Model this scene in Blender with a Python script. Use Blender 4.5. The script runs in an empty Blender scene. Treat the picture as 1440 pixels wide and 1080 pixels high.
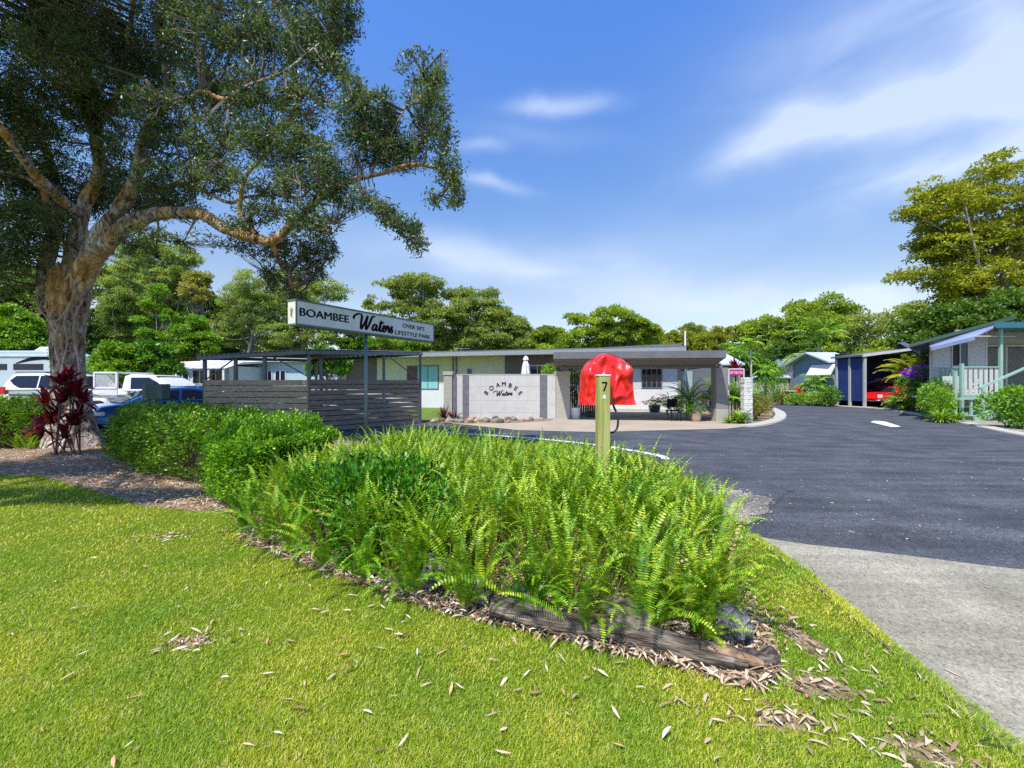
import bpy, math, random
import numpy as np
from mathutils import Vector, Matrix, noise
from math import radians, sin, cos, pi, sqrt, atan2
random.seed(7)
RNG = np.random.default_rng(11)
SC = bpy.context.scene
COL = SC.collection
F, CX, HY, EYE = 620.0, 720.0, 540.0, 1.6

def W(px, py, d):
    return Vector(((px-CX)/F*d, d, EYE+(HY-py)/F*d))
def G(px, py):
    d = EYE*F/(py-HY)
    return ((px-CX)/F*d, d)

# ---------------------------------------------------------------- materials
def nt_new(name):
    m = bpy.data.materials.new(name); m.use_nodes = True
    nt = m.node_tree; nt.nodes.clear()
    return m, nt, nt.nodes, nt.links
def ramp(nodes, cols, pos=None, interp='LINEAR'):
    r = nodes.new('ShaderNodeValToRGB'); cr = r.color_ramp; cr.interpolation = interp
    n = len(cols)
    while len(cr.elements) < n: cr.elements.new(0.5)
    for i, c in enumerate(cols):
        cr.elements[i].position = (pos[i] if pos else i/(n-1))
        cr.elements[i].color = (*c, 1)
    return r
def mat(name, cols, rough=0.7, scale=4.0, detail=6.0, bump=0.0, bscale=None, metal=0.0, spec=0.4,
        stretch=(1, 1, 1), coat=0.0, dist=0.01, pos=None, trans=0.0, scale2=None, cols2=None, mix2=0.5):
    m, nt, N, L = nt_new(name)
    out = N.new('ShaderNodeOutputMaterial'); b = N.new('ShaderNodeBsdfPrincipled')
    L.new(b.outputs[0], out.inputs[0])
    b.inputs['Roughness'].default_value = rough; b.inputs['Metallic'].default_value = metal
    b.inputs['Specular IOR Level'].default_value = spec
    b.inputs['Coat Weight'].default_value = coat
    b.inputs['Coat Roughness'].default_value = 0.05
    if not isinstance(cols[0], (tuple, list)):
        c = cols; cols = [tuple(x*0.88 for x in c), tuple(min(1, x*1.08) for x in c)]
    tc = N.new('ShaderNodeTexCoord'); mp = N.new('ShaderNodeMapping')
    mp.inputs['Scale'].default_value = stretch
    L.new(tc.outputs['Object'], mp.inputs[0])
    nz = N.new('ShaderNodeTexNoise'); nz.inputs['Scale'].default_value = scale; nz.inputs['Detail'].default_value = detail
    nz.inputs['Roughness'].default_value = 0.6
    L.new(mp.outputs[0], nz.inputs[0])
    if pos is None:
        n = len(cols); pos = [0.3+0.4*i/(n-1) for i in range(n)]
    r = ramp(N, cols, pos); L.new(nz.outputs[0], r.inputs[0])
    csock = r.outputs[0]
    if cols2:
        n2 = N.new('ShaderNodeTexNoise'); n2.inputs['Scale'].default_value = scale2; n2.inputs['Detail'].default_value = 4
        L.new(mp.outputs[0], n2.inputs[0])
        r2 = ramp(N, cols2, [0.4, 0.6]); L.new(n2.outputs[0], r2.inputs[0])
        mx = N.new('ShaderNodeMixRGB'); mx.blend_type = 'MULTIPLY'; mx.inputs[0].default_value = mix2
        L.new(csock, mx.inputs[1]); L.new(r2.outputs[0], mx.inputs[2]); csock = mx.outputs[0]
    L.new(csock, b.inputs['Base Color'])
    if bump:
        nb = N.new('ShaderNodeTexNoise'); nb.inputs['Scale'].default_value = bscale or scale*4; nb.inputs['Detail'].default_value = 8
        L.new(mp.outputs[0], nb.inputs[0])
        bp = N.new('ShaderNodeBump'); bp.inputs['Strength'].default_value = bump; bp.inputs['Distance'].default_value = dist
        L.new(nb.outputs[0], bp.inputs['Height']); L.new(bp.outputs[0], b.inputs['Normal'])
    return m
def leafmat(name, cols, rough=0.5, tr=0.35, pos=None, tint=(1.1, 1.15, 0.5), big=0.0, bigc=((0.62, 0.66, 0.6), (1.25, 1.15, 1.0))):
    m, nt, N, L = nt_new(name)
    out = N.new('ShaderNodeOutputMaterial'); b = N.new('ShaderNodeBsdfPrincipled')
    geo = N.new('ShaderNodeNewGeometry')
    r = ramp(N, cols, pos); L.new(geo.outputs['Random Per Island'], r.inputs[0])
    cs = r.outputs[0]
    if big:
        tc = N.new('ShaderNodeTexCoord'); nz = N.new('ShaderNodeTexNoise'); nz.inputs['Scale'].default_value = big
        L.new(tc.outputs['Object'], nz.inputs[0])
        r2 = ramp(N, bigc, [0.36, 0.64]); L.new(nz.outputs[0], r2.inputs[0])
        mx = N.new('ShaderNodeMixRGB'); mx.blend_type = 'MULTIPLY'; mx.inputs[0].default_value = 1
        L.new(cs, mx.inputs[1]); L.new(r2.outputs[0], mx.inputs[2]); cs = mx.outputs[0]
    L.new(cs, b.inputs['Base Color']); b.inputs['Roughness'].default_value = rough
    b.inputs['Specular IOR Level'].default_value = 0.35
    t = N.new('ShaderNodeBsdfTranslucent')
    mt = N.new('ShaderNodeMixRGB'); mt.blend_type = 'MULTIPLY'; mt.inputs[0].default_value = 1
    mt.inputs[2].default_value = (*tint, 1); L.new(cs, mt.inputs[1]); L.new(mt.outputs[0], t.inputs[0])
    mix = N.new('ShaderNodeMixShader'); mix.inputs[0].default_value = tr
    L.new(b.outputs[0], mix.inputs[1]); L.new(t.outputs[0], mix.inputs[2]); L.new(mix.outputs[0], out.inputs[0])
    return m
def glassmat(name, col=(0.02, 0.025, 0.035), rough=0.04):
    m, nt, N, L = nt_new(name)
    out = N.new('ShaderNodeOutputMaterial'); b = N.new('ShaderNodeBsdfPrincipled')
    b.inputs['Base Color'].default_value = (*col, 1); b.inputs['Roughness'].default_value = rough
    b.inputs['Specular IOR Level'].default_value = 0.28
    tc = N.new('ShaderNodeTexCoord'); nz = N.new('ShaderNodeTexNoise'); nz.inputs['Scale'].default_value = 1.5
    L.new(tc.outputs['Object'], nz.inputs[0])
    bp = N.new('ShaderNodeBump'); bp.inputs['Strength'].default_value = 0.08; bp.inputs['Distance'].default_value = 0.05
    L.new(nz.outputs[0], bp.inputs['Height']); L.new(bp.outputs[0], b.inputs['Normal'])
    L.new(b.outputs[0], out.inputs[0])
    return m

# ---------------------------------------------------------------- object helpers
INV = {}
def tagit(o, label=None, cat=None, group=None, kind=None):
    if label: o['label'] = label
    if cat: o['category'] = cat
    if group: o['group'] = group
    if kind: o['kind'] = kind
    return o
def thing(name, label, cat, loc=(0, 0, 0), rz=0.0, group=None):
    o = bpy.data.objects.new(name, None); COL.objects.link(o)
    o.location = loc; o.rotation_euler = (0, 0, rz); o.empty_display_size = 0.2
    tagit(o, label, cat, group)
    INV[o.name] = (Matrix.Translation(Vector(loc)) @ Matrix.Rotation(rz, 4, 'Z')).inverted()
    return o
def link_mesh(name, me, parent=None, world=True):
    o = bpy.data.objects.new(name, me); COL.objects.link(o)
    if parent is not None:
        o.parent = parent
        inv = INV.get(parent.name)
        if inv is not None:
            INV[o.name] = inv
            if world: me.transform(inv)
    return o
class MB:
    def __init__(s): s.v = []; s.f = []
    def add(s, vs, fs):
        n = len(s.v); s.v.extend([tuple(v) for v in vs]); s.f.extend([tuple(i+n for i in f) for f in fs]); return s
    def box(s, x0, y0, z0, x1, y1, z1, M=None):
        vs = [Vector((x, y, z)) for z in (z0, z1) for x, y in ((x0, y0), (x1, y0), (x1, y1), (x0, y1))]
        if M is not None: vs = [M @ v for v in vs]
        return s.add(vs, [(3, 2, 1, 0), (4, 5, 6, 7), (0, 1, 5, 4), (1, 2, 6, 5), (2, 3, 7, 6), (3, 0, 4, 7)])
    def beam(s, a, b, w, h, up=(0, 0, 1)):
        a = Vector(a); b = Vector(b); d = (b-a).normalized(); up = Vector(up)
        if abs(d.dot(up)) > 0.98: up = Vector((0, 1, 0))
        x = d.cross(up).normalized(); z = x.cross(d).normalized()
        vs = [p+x*sx*w/2+z*sz*h/2 for p in (a, b) for sx, sz in ((-1, -1), (1, -1), (1, 1), (-1, 1))]
        return s.add(vs, [(3, 2, 1, 0), (4, 5, 6, 7), (0, 1, 5, 4), (1, 2, 6, 5), (2, 3, 7, 6), (3, 0, 4, 7)])
    def quad(s, *vs): return s.add(vs, [tuple(range(len(vs)))])
    def prism(s, poly, vec):
        n = len(poly); vec = Vector(vec); a = [Vector(p) for p in poly]; b = [p+vec for p in a]
        return s.add(a+b, [tuple(range(n-1, -1, -1)), tuple(range(n, 2*n))]+[(i, (i+1) % n, n+(i+1) % n, n+i) for i in range(n)])
    def tube(s, pts, rad, n=8, cap=True, wob=0.0):
        pts = [Vector(p) for p in pts]; k = len(pts)
        if not isinstance(rad, (list, tuple)): rad = [rad]*k
        t0 = (pts[1]-pts[0]).normalized(); x = t0.orthogonal().normalized(); vs = []; fs = []
        for i, p in enumerate(pts):
            t = (pts[min(i+1, k-1)]-pts[max(i-1, 0)]).normalized()
            x = (x-t*x.dot(t)).normalized(); y = t.cross(x)
            for j in range(n):
                a = 2*pi*j/n; r = rad[i]
                if wob: r *= 1+wob*noise.noise(Vector((p.x*1.3+cos(a)*1.5, p.y*1.3+sin(a)*1.5, p.z*1.1)))
                vs.append(p+(x*cos(a)+y*sin(a))*r)
        for i in range(k-1):
            for j in range(n):
                fs.append((i*n+j, i*n+(j+1) % n, (i+1)*n+(j+1) % n, (i+1)*n+j))
        if cap: fs.append(tuple(range(n-1, -1, -1))); fs.append(tuple((k-1)*n+j for j in range(n)))
        return s.add(vs, fs)
    def lathe(s, c, prof, n=20):
        c = Vector(c); vs = []; fs = []; k = len(prof)
        for r, z in prof:
            for j in range(n): vs.append(c+Vector((r*cos(2*pi*j/n), r*sin(2*pi*j/n), z)))
        for i in range(k-1):
            for j in range(n): fs.append((i*n+j, i*n+(j+1) % n, (i+1)*n+(j+1) % n, (i+1)*n+j))
        fs.append(tuple(range(n-1, -1, -1))); fs.append(tuple((k-1)*n+j for j in range(n)))
        return s.add(vs, fs)
    def build(s, name, m, parent=None, smooth=False, bevel=0, world=True, seg=2):
        me = bpy.data.meshes.new(name); me.from_pydata(s.v, [], s.f); me.update()
        me.materials.append(m)
        if smooth:
            me.polygons.foreach_set('use_smooth', [True]*len(me.polygons))
        o = link_mesh(name, me, parent, world)
        if bevel:
            b = o.modifiers.new('b', 'BEVEL'); b.width = bevel; b.segments = seg; b.limit_method = 'ANGLE'; b.angle_limit = radians(40)
        return o
def npmesh(name, verts, k, m, parent=None, world=True, smooth=False):
    """verts (n*k,3): n faces of k own vertices"""
    verts = np.ascontiguousarray(verts, dtype=np.float32).reshape(-1, 3); n = len(verts)//k
    me = bpy.data.meshes.new(name); me.vertices.add(len(verts)); me.vertices.foreach_set('co', verts.ravel())
    me.loops.add(n*k); me.loops.foreach_set('vertex_index', np.arange(n*k, dtype=np.int32))
    me.polygons.add(n); me.polygons.foreach_set('loop_start', np.arange(0, n*k, k, dtype=np.int32))
    me.update(calc_edges=True); me.materials.append(m)
    return link_mesh(name, me, parent, world)
def gridmesh(name, V, Fc, m, parent=None, world=True, smooth=False):
    V = np.ascontiguousarray(V, dtype=np.float32).reshape(-1, 3); Fc = np.ascontiguousarray(Fc, dtype=np.int32)
    n, k = Fc.shape
    me = bpy.data.meshes.new(name); me.vertices.add(len(V)); me.vertices.foreach_set('co', V.ravel())
    me.loops.add(n*k); me.loops.foreach_set('vertex_index', Fc.ravel())
    me.polygons.add(n); me.polygons.foreach_set('loop_start', np.arange(0, n*k, k, dtype=np.int32))
    if smooth: me.polygons.foreach_set('use_smooth', np.ones(n, dtype=bool))
    me.update(calc_edges=True); me.materials.append(m)
    return link_mesh(name, me, parent, world)
def unit(a): return a/np.maximum(np.linalg.norm(a, axis=-1, keepdims=True), 1e-9)
def rdir(n): return unit(RNG.normal(size=(n, 3)))
def leaf_verts(C, D, Nn, Ln, Wd, mid=0.45):
    C = np.asarray(C, float); D = unit(np.asarray(D, float)); S = unit(np.cross(D, Nn))
    Ln = np.broadcast_to(np.asarray(Ln, float).reshape(-1, 1), (len(C), 1)); Wd = np.broadcast_to(np.asarray(Wd, float).reshape(-1, 1), (len(C), 1))
    a = C; b = C+D*Ln*mid+S*Wd/2; c = C+D*Ln; d = C+D*Ln*mid-S*Wd/2
    return np.stack([a, b, c, d], 1).reshape(-1, 3)
def flat(name, poly, z, m, kind='structure', parent=None, sub=0):
    mb = MB(); mb.quad(*[(p[0], p[1], z) for p in poly]); o = mb.build(name, m, parent)
    if kind: o['kind'] = kind
    return o
def inpoly(P, poly):
    x, y = P[:, 0], P[:, 1]; r = np.zeros(len(P), bool); n = len(poly); j = n-1
    for i in range(n):
        xi, yi = poly[i]; xj, yj = poly[j]
        c = ((yi > y) != (yj > y)) & (x < (xj-xi)*(y-yi)/((yj-yi) or 1e-9)+xi); r ^= c; j = i
    return r
def inrand(poly, n):
    p = np.array(poly); lo = p.min(0); hi = p.max(0); out = np.zeros((0, 2))
    while len(out) < n:
        q = RNG.uniform(lo, hi, size=(n*2, 2)); out = np.vstack([out, q[inpoly(q, poly)]])
    return out[:n]
def edge_dist(P, poly):
    d = np.full(len(P), 1e9)
    for i in range(len(poly)):
        a = np.array(poly[i]); b = np.array(poly[(i+1) % len(poly)]); ab = b-a
        t = np.clip(((P-a)@ab)/(ab@ab), 0, 1); d = np.minimum(d, np.linalg.norm(P-(a+t[:, None]*ab), axis=1))
    return d
def spline(pts, n=6):
    P = [Vector(p) for p in pts]; out = []
    for i in range(len(P)-1):
        p0 = P[max(i-1, 0)]; p1 = P[i]; p2 = P[i+1]; p3 = P[min(i+2, len(P)-1)]
        for k in range(n):
            t = k/n
            out.append(0.5*((2*p1)+(p2-p0)*t+(2*p0-5*p1+4*p2-p3)*t*t+(3*p1-p0-3*p2+p3)*t**3))
    out.append(P[-1]); return out
def lerpn(vals, n):
    k = len(vals)-1; out = []
    for i in range(n):
        t = i/(n-1)*k; j = min(int(t), k-1); out.append(vals[j]*(1-(t-j))+vals[j+1]*(t-j))
    return out
def clone(o, loc=None, rz=None, sc=None, label=None, parent=None):
    c = o.copy(); COL.objects.link(c)
    if parent is not None: c.parent = parent
    for ch in [x for x in KIDS.get(o.name, [])]: clone(ch, parent=c)
    if loc is not None: c.location = loc
    if rz is not None: c.rotation_euler = (0, 0, rz)
    if sc is not None: c.scale = sc if hasattr(sc, '__len__') else (sc, sc, sc)
    if label: c['label'] = label
    return c
KIDS = {}
def regkids(root):
    KIDS[root.name] = [o for o in COL.objects if o.parent == root]
    for k in KIDS[root.name]: KIDS[k.name] = [o for o in COL.objects if o.parent == k]

def text_part(name, s, size, mapf, m, parent, depth=0.006, bold=0.012, align='LEFT', xs=1.0, spacing=1.0, fit=None):
    cu = bpy.data.curves.new(name, 'FONT'); cu.body = s; cu.size = size; cu.extrude = depth/2; cu.offset = 0
    cu.align_x = align; cu.space_character = spacing; cu.resolution_u = 4
    ob = bpy.data.objects.new('tmp', cu); COL.objects.link(ob); bpy.context.view_layer.update()
    me = bpy.data.meshes.new_from_object(ob.evaluated_get(bpy.context.evaluated_depsgraph_get()))
    bpy.data.objects.remove(ob); bpy.data.curves.remove(cu)
    if bold > 0:
        nv = len(me.vertices); co_ = [tuple(v.co) for v in me.vertices]; pf = [tuple(p.vertices) for p in me.polygons]; m2 = bpy.data.meshes.new(name); e_ = bold*size*.8
        m2.from_pydata([(x+e_*s_, y+e_*.5*s_, z+.0004*s_) for s_ in (-1, -.5, 0, .5, 1) for x, y, z in co_], [], [tuple(i+nv*k for i in f) for k in range(5) for f in pf]); me = m2
    if fit:
        lo = min(v.co.x for v in me.vertices); hi = max(v.co.x for v in me.vertices); xs = fit/(hi-lo)
        for v in me.vertices: v.co.x -= lo
    for v in me.vertices: v.co = mapf(v.co.x*xs, v.co.y, v.co.z)
    me.name = name; me.materials.clear(); me.materials.append(m)
    return link_mesh(name, me, parent)
WATERS = [
 [(-0.95, 1.3), (-1.15, 1.45), (-0.9, 1.85), (-0.2, 2.1), (0.25, 1.85), (0.22, 1.0), (0.3, 0.05), (0.75, 0.7), (1.2, 1.7), (1.3, 1.95), (1.15, 1.0), (1.2, 0.05), (1.65, 0.7), (2.0, 1.6), (2.25, 2.0), (2.75, 2.1)],
 [(3.15, 0.85), (2.8, 0.95), (2.45, 0.6), (2.4, 0.15), (2.7, 0.05), (3.05, 0.5), (3.18, 0.9), (3.1, 0.3), (3.3, 0.05), (3.65, 0.4), (4.05, 1.6), (3.85, 0.7), (3.85, 0.12), (4.1, 0.05), (4.45, 0.4), (4.8, 0.6), (4.85, 0.88), (4.6, 0.92), (4.42, 0.5), (4.52, 0.1), (4.8, 0.05), (5.1, 0.45), (5.32, 1.0), (5.35, 0.78), (5.65, 0.85), (5.58, 0.35), (5.7, 0.08), (5.95, 0.35), (6.28, 1.05), (6.2, 0.65), (6.42, 0.3), (6.2, 0.03), (5.9, 0.12)],
 [(3.5, 1.2), (4.0, 1.25), (4.6, 1.4)]]
def script_part(name, mapf, sc, m, parent, w=0.2, depth=0.006, shear=0.1):
    mb = MB()
    for st in WATERS:
        pts = spline([(x+shear*z, z, 0) for x, z in st], 7); k = len(pts); vs = []; fs = []
        for i, p in enumerate(pts):
            t = (pts[min(i+1, k-1)]-pts[max(i-1, 0)]).normalized(); nr = Vector((-t.y, t.x, 0))
            ww = w*(0.55+0.6*abs(t.y))*min(1, 0.35+min(i, k-1-i)*0.25)/2
            for q, dz in ((p+nr*ww, 1), (p-nr*ww, 1), (p-nr*ww, 0), (p+nr*ww, 0)): vs.append(mapf(q.x*sc, q.y*sc, (dz-0.5)*depth))
        for i in range(k-1):
            for j in range(4): fs.append((i*4+j, i*4+(j+1) % 4, i*4+4+(j+1) % 4, i*4+4+j))
        mb.add(vs, fs)
    return mb.build(name, m, parent)

# ---------------------------------------------------------------- camera, light, sky
cam = bpy.data.cameras.new('camera'); co = bpy.data.objects.new('camera', cam); COL.objects.link(co)
co.location = (0, 0, EYE); co.rotation_euler = (radians(90), 0, 0)
cam.lens = 36*F/1440; cam.clip_end = 2000; cam.clip_start = 0.05
SC.camera = co
SUN_EL = radians(60); SUN_D = Vector((0.5, 0.866, 0))
sd = bpy.data.lights.new('sun', 'SUN'); so = bpy.data.objects.new('sun', sd); COL.objects.link(so)
sd.energy = 4.6; sd.angle = radians(0.55); sd.color = (1, 0.955, 0.88)
dvec = Vector((SUN_D.x*cos(SUN_EL), SUN_D.y*cos(SUN_EL), -sin(SUN_EL)))
so.rotation_euler = dvec.to_track_quat('-Z', 'Y').to_euler()
w = bpy.data.worlds.new('World'); SC.world = w; w.use_nodes = True
N = w.node_tree.nodes; L = w.node_tree.links; N.clear()
wo = N.new('ShaderNodeOutputWorld'); bg = N.new('ShaderNodeBackground'); L.new(bg.outputs[0], wo.inputs[0])
sky = N.new('ShaderNodeTexSky'); sky.sky_type = 'NISHITA'; sky.sun_disc = False
sky.sun_elevation = SUN_EL; sky.sun_rotation = atan2(-SUN_D.x, -SUN_D.y)
sky.altitude = 0; sky.air_density = 1.0; sky.dust_density = 0.6; sky.ozone_density = 3.0
bg.inputs[1].default_value = 0.14
hs = N.new('ShaderNodeHueSaturation'); hs.inputs['Saturation'].default_value = 1.0; hs.inputs['Value'].default_value = 1.0
L.new(sky.outputs[0], hs.inputs['Color'])
# clouds: fixed in world directions (azimuth, elevation)
tc = N.new('ShaderNodeTexCoord'); sx = N.new('ShaderNodeSeparateXYZ'); L.new(tc.outputs['Generated'], sx.inputs[0])
def mth(op, a, b=None, c=None):
    n = N.new('ShaderNodeMath'); n.operation = op
    for i, x in enumerate((a, b, c)):
        if x is None: continue
        if isinstance(x, (int, float)): n.inputs[i].default_value = x
        else: L.new(x, n.inputs[i])
    return n.outputs[0]
az = mth('ARCTAN2', sx.outputs[0], sx.outputs[1]); el = mth('ARCSINE', sx.outputs[2])
cv = N.new('ShaderNodeCombineXYZ'); L.new(az, cv.inputs[0]); L.new(el, cv.inputs[1])
def ae(px, py):
    a = atan2(px-CX, F); return a, math.atan((HY-py)/F*cos(a))
# px, py, half width px, half height px, tilt deg, strength
CL = [(790, 143, 66, 11, 0, .7), (760, 190, 100, 14, -4, .12), (1075, 195, 80, 24, 14, .5), (1180, 180, 130, 24, 3, .55), (1330, 150, 130, 40, 12, .62),
      (1425, 95, 60, 90, 20, .62), (1390, 222, 160, 30, 10, .6), (1260, 250, 130, 18, 6, .4), (1250, 60, 260, 110, 10, .42),
      (690, 262, 45, 7, -8, .5), (668, 210, 45, 8, 0, .3), (740, 380, 220, 30, -6, .55), (640, 350, 90, 20, -5, .3), (950, 430, 170, 24, 0, .6), (1220, 428, 80, 22, 0, .95),
      (1105, 440, 60, 14, 10, .8), (1000, 320, 260, 50, 0, .12), (560, 470, 160, 40, 0, .25)]
acc = None
wn = N.new('ShaderNodeTexNoise'); wn.inputs['Scale'].default_value = 5; wn.inputs['Detail'].default_value = 5
L.new(cv.outputs[0], wn.inputs[0])
wsc = N.new('ShaderNodeVectorMath'); wsc.operation = 'MULTIPLY_ADD'; L.new(wn.outputs['Color'], wsc.inputs[0])
wsc.inputs[1].default_value = (0.12, 0.07, 0); L.new(cv.outputs[0], wsc.inputs[2])
for px, py, hw, hh, tl, st in CL:
    a, e = ae(px, py); mp = N.new('ShaderNodeMapping'); mp.vector_type = 'TEXTURE'
    mp.inputs['Location'].default_value = (a+0.06, e+0.035, 0); mp.inputs['Rotation'].default_value = (0, 0, radians(tl))
    k = cos(a)**2/F
    mp.inputs['Scale'].default_value = (hw*k, hh*cos(a)/F*1.0, 1)
    L.new(wsc.outputs[0], mp.inputs[0])
    dt = N.new('ShaderNodeVectorMath'); dt.operation = 'DOT_PRODUCT'; L.new(mp.outputs[0], dt.inputs[0]); L.new(mp.outputs[0], dt.inputs[1])
    g = mth('EXPONENT', mth('MULTIPLY', dt.outputs['Value'], -1.0))
    acc = mth('MULTIPLY', g, st) if acc is None else mth('MULTIPLY_ADD', g, st, acc)
fm = N.new('ShaderNodeMapping'); fm.inputs['Scale'].default_value = (2.2, 7, 1); fm.inputs['Rotation'].default_value = (0, 0, radians(-8)); L.new(cv.outputs[0], fm.inputs[0])
fn = N.new('ShaderNodeTexNoise'); fn.inputs['Scale'].default_value = 1.6; fn.inputs['Detail'].default_value = 9; fn.inputs['Distortion'].default_value = 0.6; L.new(fm.outputs[0], fn.inputs[0])
fr = N.new('ShaderNodeMapRange'); fr.inputs[1].default_value = 0.30; fr.inputs[2].default_value = 0.70; L.new(fn.outputs[0], fr.inputs[0])
cf = mth('MULTIPLY', acc, mth('MULTIPLY_ADD', fr.outputs[0], 0.75, 0.4))
cfm = N.new('ShaderNodeMath'); cfm.operation = 'MINIMUM'; L.new(cf, cfm.inputs[0]); cfm.inputs[1].default_value = 0.66
er = ramp(N, [(1.12, .95, .86), (1.08, .95, .90), (.84, 1.0, 1.18), (.70, 1.08, 1.62), (.78, 1.05, 1.45), (.9, 1.0, 1.2)], [0.0, .13, .24, .43, .7, 1.0]); L.new(mth('DIVIDE', el, pi/2), er.inputs[0])
tn = N.new('ShaderNodeMixRGB'); tn.blend_type = 'MULTIPLY'; tn.inputs[0].default_value = 1; L.new(hs.outputs[0], tn.inputs[1]); L.new(er.outputs[0], tn.inputs[2])
cm = N.new('ShaderNodeMixRGB'); L.new(cfm.outputs[0], cm.inputs[0]); L.new(tn.outputs[0], cm.inputs[1]); cm.inputs[2].default_value = (4.8, 5.4, 6.4, 1)
L.new(cm.outputs[0], bg.inputs[0])
SC.view_settings.view_transform = 'Standard'; SC.view_settings.look = 'None'; SC.view_settings.exposure = 0.42; SC.view_settings.gamma = 1
SC.cycles.max_bounces = 6; SC.cycles.diffuse_bounces = 3; SC.cycles.glossy_bounces = 2; SC.cycles.transmission_bounces = 4; SC.cycles.transparent_max_bounces = 6
SC.cycles.use_denoising = False
def pavemat(name, cols, pos, sc, dist, big, streak):
    m, nt, N, L = nt_new(name); out = N.new('ShaderNodeOutputMaterial'); b = N.new('ShaderNodeBsdfPrincipled'); L.new(b.outputs[0], out.inputs[0])
    b.inputs['Roughness'].default_value = .85; b.inputs['Specular IOR Level'].default_value = .22
    tc = N.new('ShaderNodeTexCoord')
    vo = N.new('ShaderNodeTexVoronoi'); vo.inputs['Scale'].default_value = sc*1.4; L.new(tc.outputs['Object'], vo.inputs[0])
    bw = N.new('ShaderNodeRGBToBW'); L.new(vo.outputs['Color'], bw.inputs[0])
    n1 = N.new('ShaderNodeTexNoise'); n1.inputs['Scale'].default_value = sc*.35; n1.inputs['Detail'].default_value = 8; n1.inputs['Roughness'].default_value = .7; L.new(tc.outputs['Object'], n1.inputs[0])
    mx = N.new('ShaderNodeMixRGB'); mx.inputs[0].default_value = .55; L.new(bw.outputs[0], mx.inputs[1]); L.new(n1.outputs[0], mx.inputs[2])
    r = ramp(N, cols, pos); L.new(mx.outputs[0], r.inputs[0])
    n2 = N.new('ShaderNodeTexNoise'); n2.inputs['Scale'].default_value = 1.1; n2.inputs['Detail'].default_value = 7; n2.inputs['Distortion'].default_value = .4; L.new(tc.outputs['Object'], n2.inputs[0])
    r2 = ramp(N, big, [.36, .62]); L.new(n2.outputs[0], r2.inputs[0])
    mp = N.new('ShaderNodeMapping'); mp.inputs['Rotation'].default_value = (0, 0, radians(-32)); mp.inputs['Scale'].default_value = (.35, 3.2, 1); L.new(tc.outputs['Object'], mp.inputs[0])
    n3 = N.new('ShaderNodeTexNoise'); n3.inputs['Scale'].default_value = 1.2; n3.inputs['Detail'].default_value = 6; L.new(mp.outputs[0], n3.inputs[0])
    r3 = ramp(N, [(streak[0],)*3, (streak[1],)*3], [.4, .6]); L.new(n3.outputs[0], r3.inputs[0])
    a = N.new('ShaderNodeMixRGB'); a.blend_type = 'MULTIPLY'; a.inputs[0].default_value = 1; L.new(r.outputs[0], a.inputs[1]); L.new(r2.outputs[0], a.inputs[2])
    c = N.new('ShaderNodeMixRGB'); c.blend_type = 'MULTIPLY'; c.inputs[0].default_value = 1; L.new(a.outputs[0], c.inputs[1]); L.new(r3.outputs[0], c.inputs[2])
    L.new(c.outputs[0], b.inputs['Base Color'])
    bp = N.new('ShaderNodeBump'); bp.inputs['Strength'].default_value = .9; bp.inputs['Distance'].default_value = dist; L.new(mx.outputs[0], bp.inputs['Height']); L.new(bp.outputs[0], b.inputs['Normal'])
    return m
# ================================================================ ground
M_earth = mat('earth', [(0.05, 0.06, 0.02), (0.10, 0.10, 0.04)], 0.95, scale=0.6, bump=0.3)
M_asph = pavemat('asphalt', [(0.018, 0.019, 0.023), (0.068, 0.073, 0.086), (0.100, 0.107, 0.122), (0.20, 0.208, 0.22)], [.28, .45, .62, .82], 75, .006, ((.74, .74, .76), (1.16, 1.14, 1.12)), (.82, 1.1))
M_conc = pavemat('concrete', [(0.14, 0.125, 0.09), (0.27, 0.25, 0.19), (0.34, 0.318, 0.245), (0.48, 0.455, 0.37)], [.25, .42, .6, .8], 60, .003, ((.76, .75, .72), (1.1, 1.09, 1.08)), (.88, 1.06))
M_gravel_old = mat('old_gravelly_concrete', [(0.09, 0.085, 0.07), (0.27, 0.25, 0.2), (0.42, 0.4, 0.34)], 0.95, scale=26, detail=10, bump=1, bscale=60, dist=0.02, spec=0.2,
               scale2=3, cols2=[(0.6, 0.6, 0.6), (1.1, 1.1, 1.1)], mix2=0.8)
M_gravel = pavemat('old_gravelly_concrete', [(0.05, 0.045, 0.035), (0.2, 0.185, 0.15), (0.33, 0.31, 0.26), (0.52, 0.5, 0.45)], [.25, .42, .6, .75], 34, .02, ((.6, .6, .58), (1.15, 1.12, 1.1)), (.7, 1.2))
M_apron = mat('apron_concrete', [(0.34, 0.275, 0.205), (0.43, 0.36, 0.275)], 0.9, scale=30, bump=0.3, bscale=120, dist=0.004, scale2=0.8, cols2=[(0.8, 0.78, 0.76), (1.05, 1.05, 1.05)])
M_kerb = mat('kerb_concrete', [(0.36, 0.34, 0.29), (0.5, 0.47, 0.4)], 0.9, scale=20, bump=0.4, bscale=90, dist=0.005)
M_paint = mat('road_paint', [(0.62, 0.62, 0.63), (0.82, 0.82, 0.82)], 0.6, scale=35, pos=[0.35, 0.5])
M_lawn = mat('lawn_soil', [(0.11, 0.16, 0.012), (0.22, 0.30, 0.02), (0.36, 0.38, 0.06)], 0.95, scale=55, detail=8, bump=1.0, bscale=180, dist=0.03, spec=0.1,
             scale2=0.9, cols2=[(0.75, 0.82, 0.8), (1.15, 1.05, 0.9)], mix2=0.9)
M_lawn2 = mat('far_lawn', [(0.10, 0.17, 0.015), (0.19, 0.27, 0.03)], 0.95, scale=12, detail=8, bump=1.0, bscale=60, dist=0.05)
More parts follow.
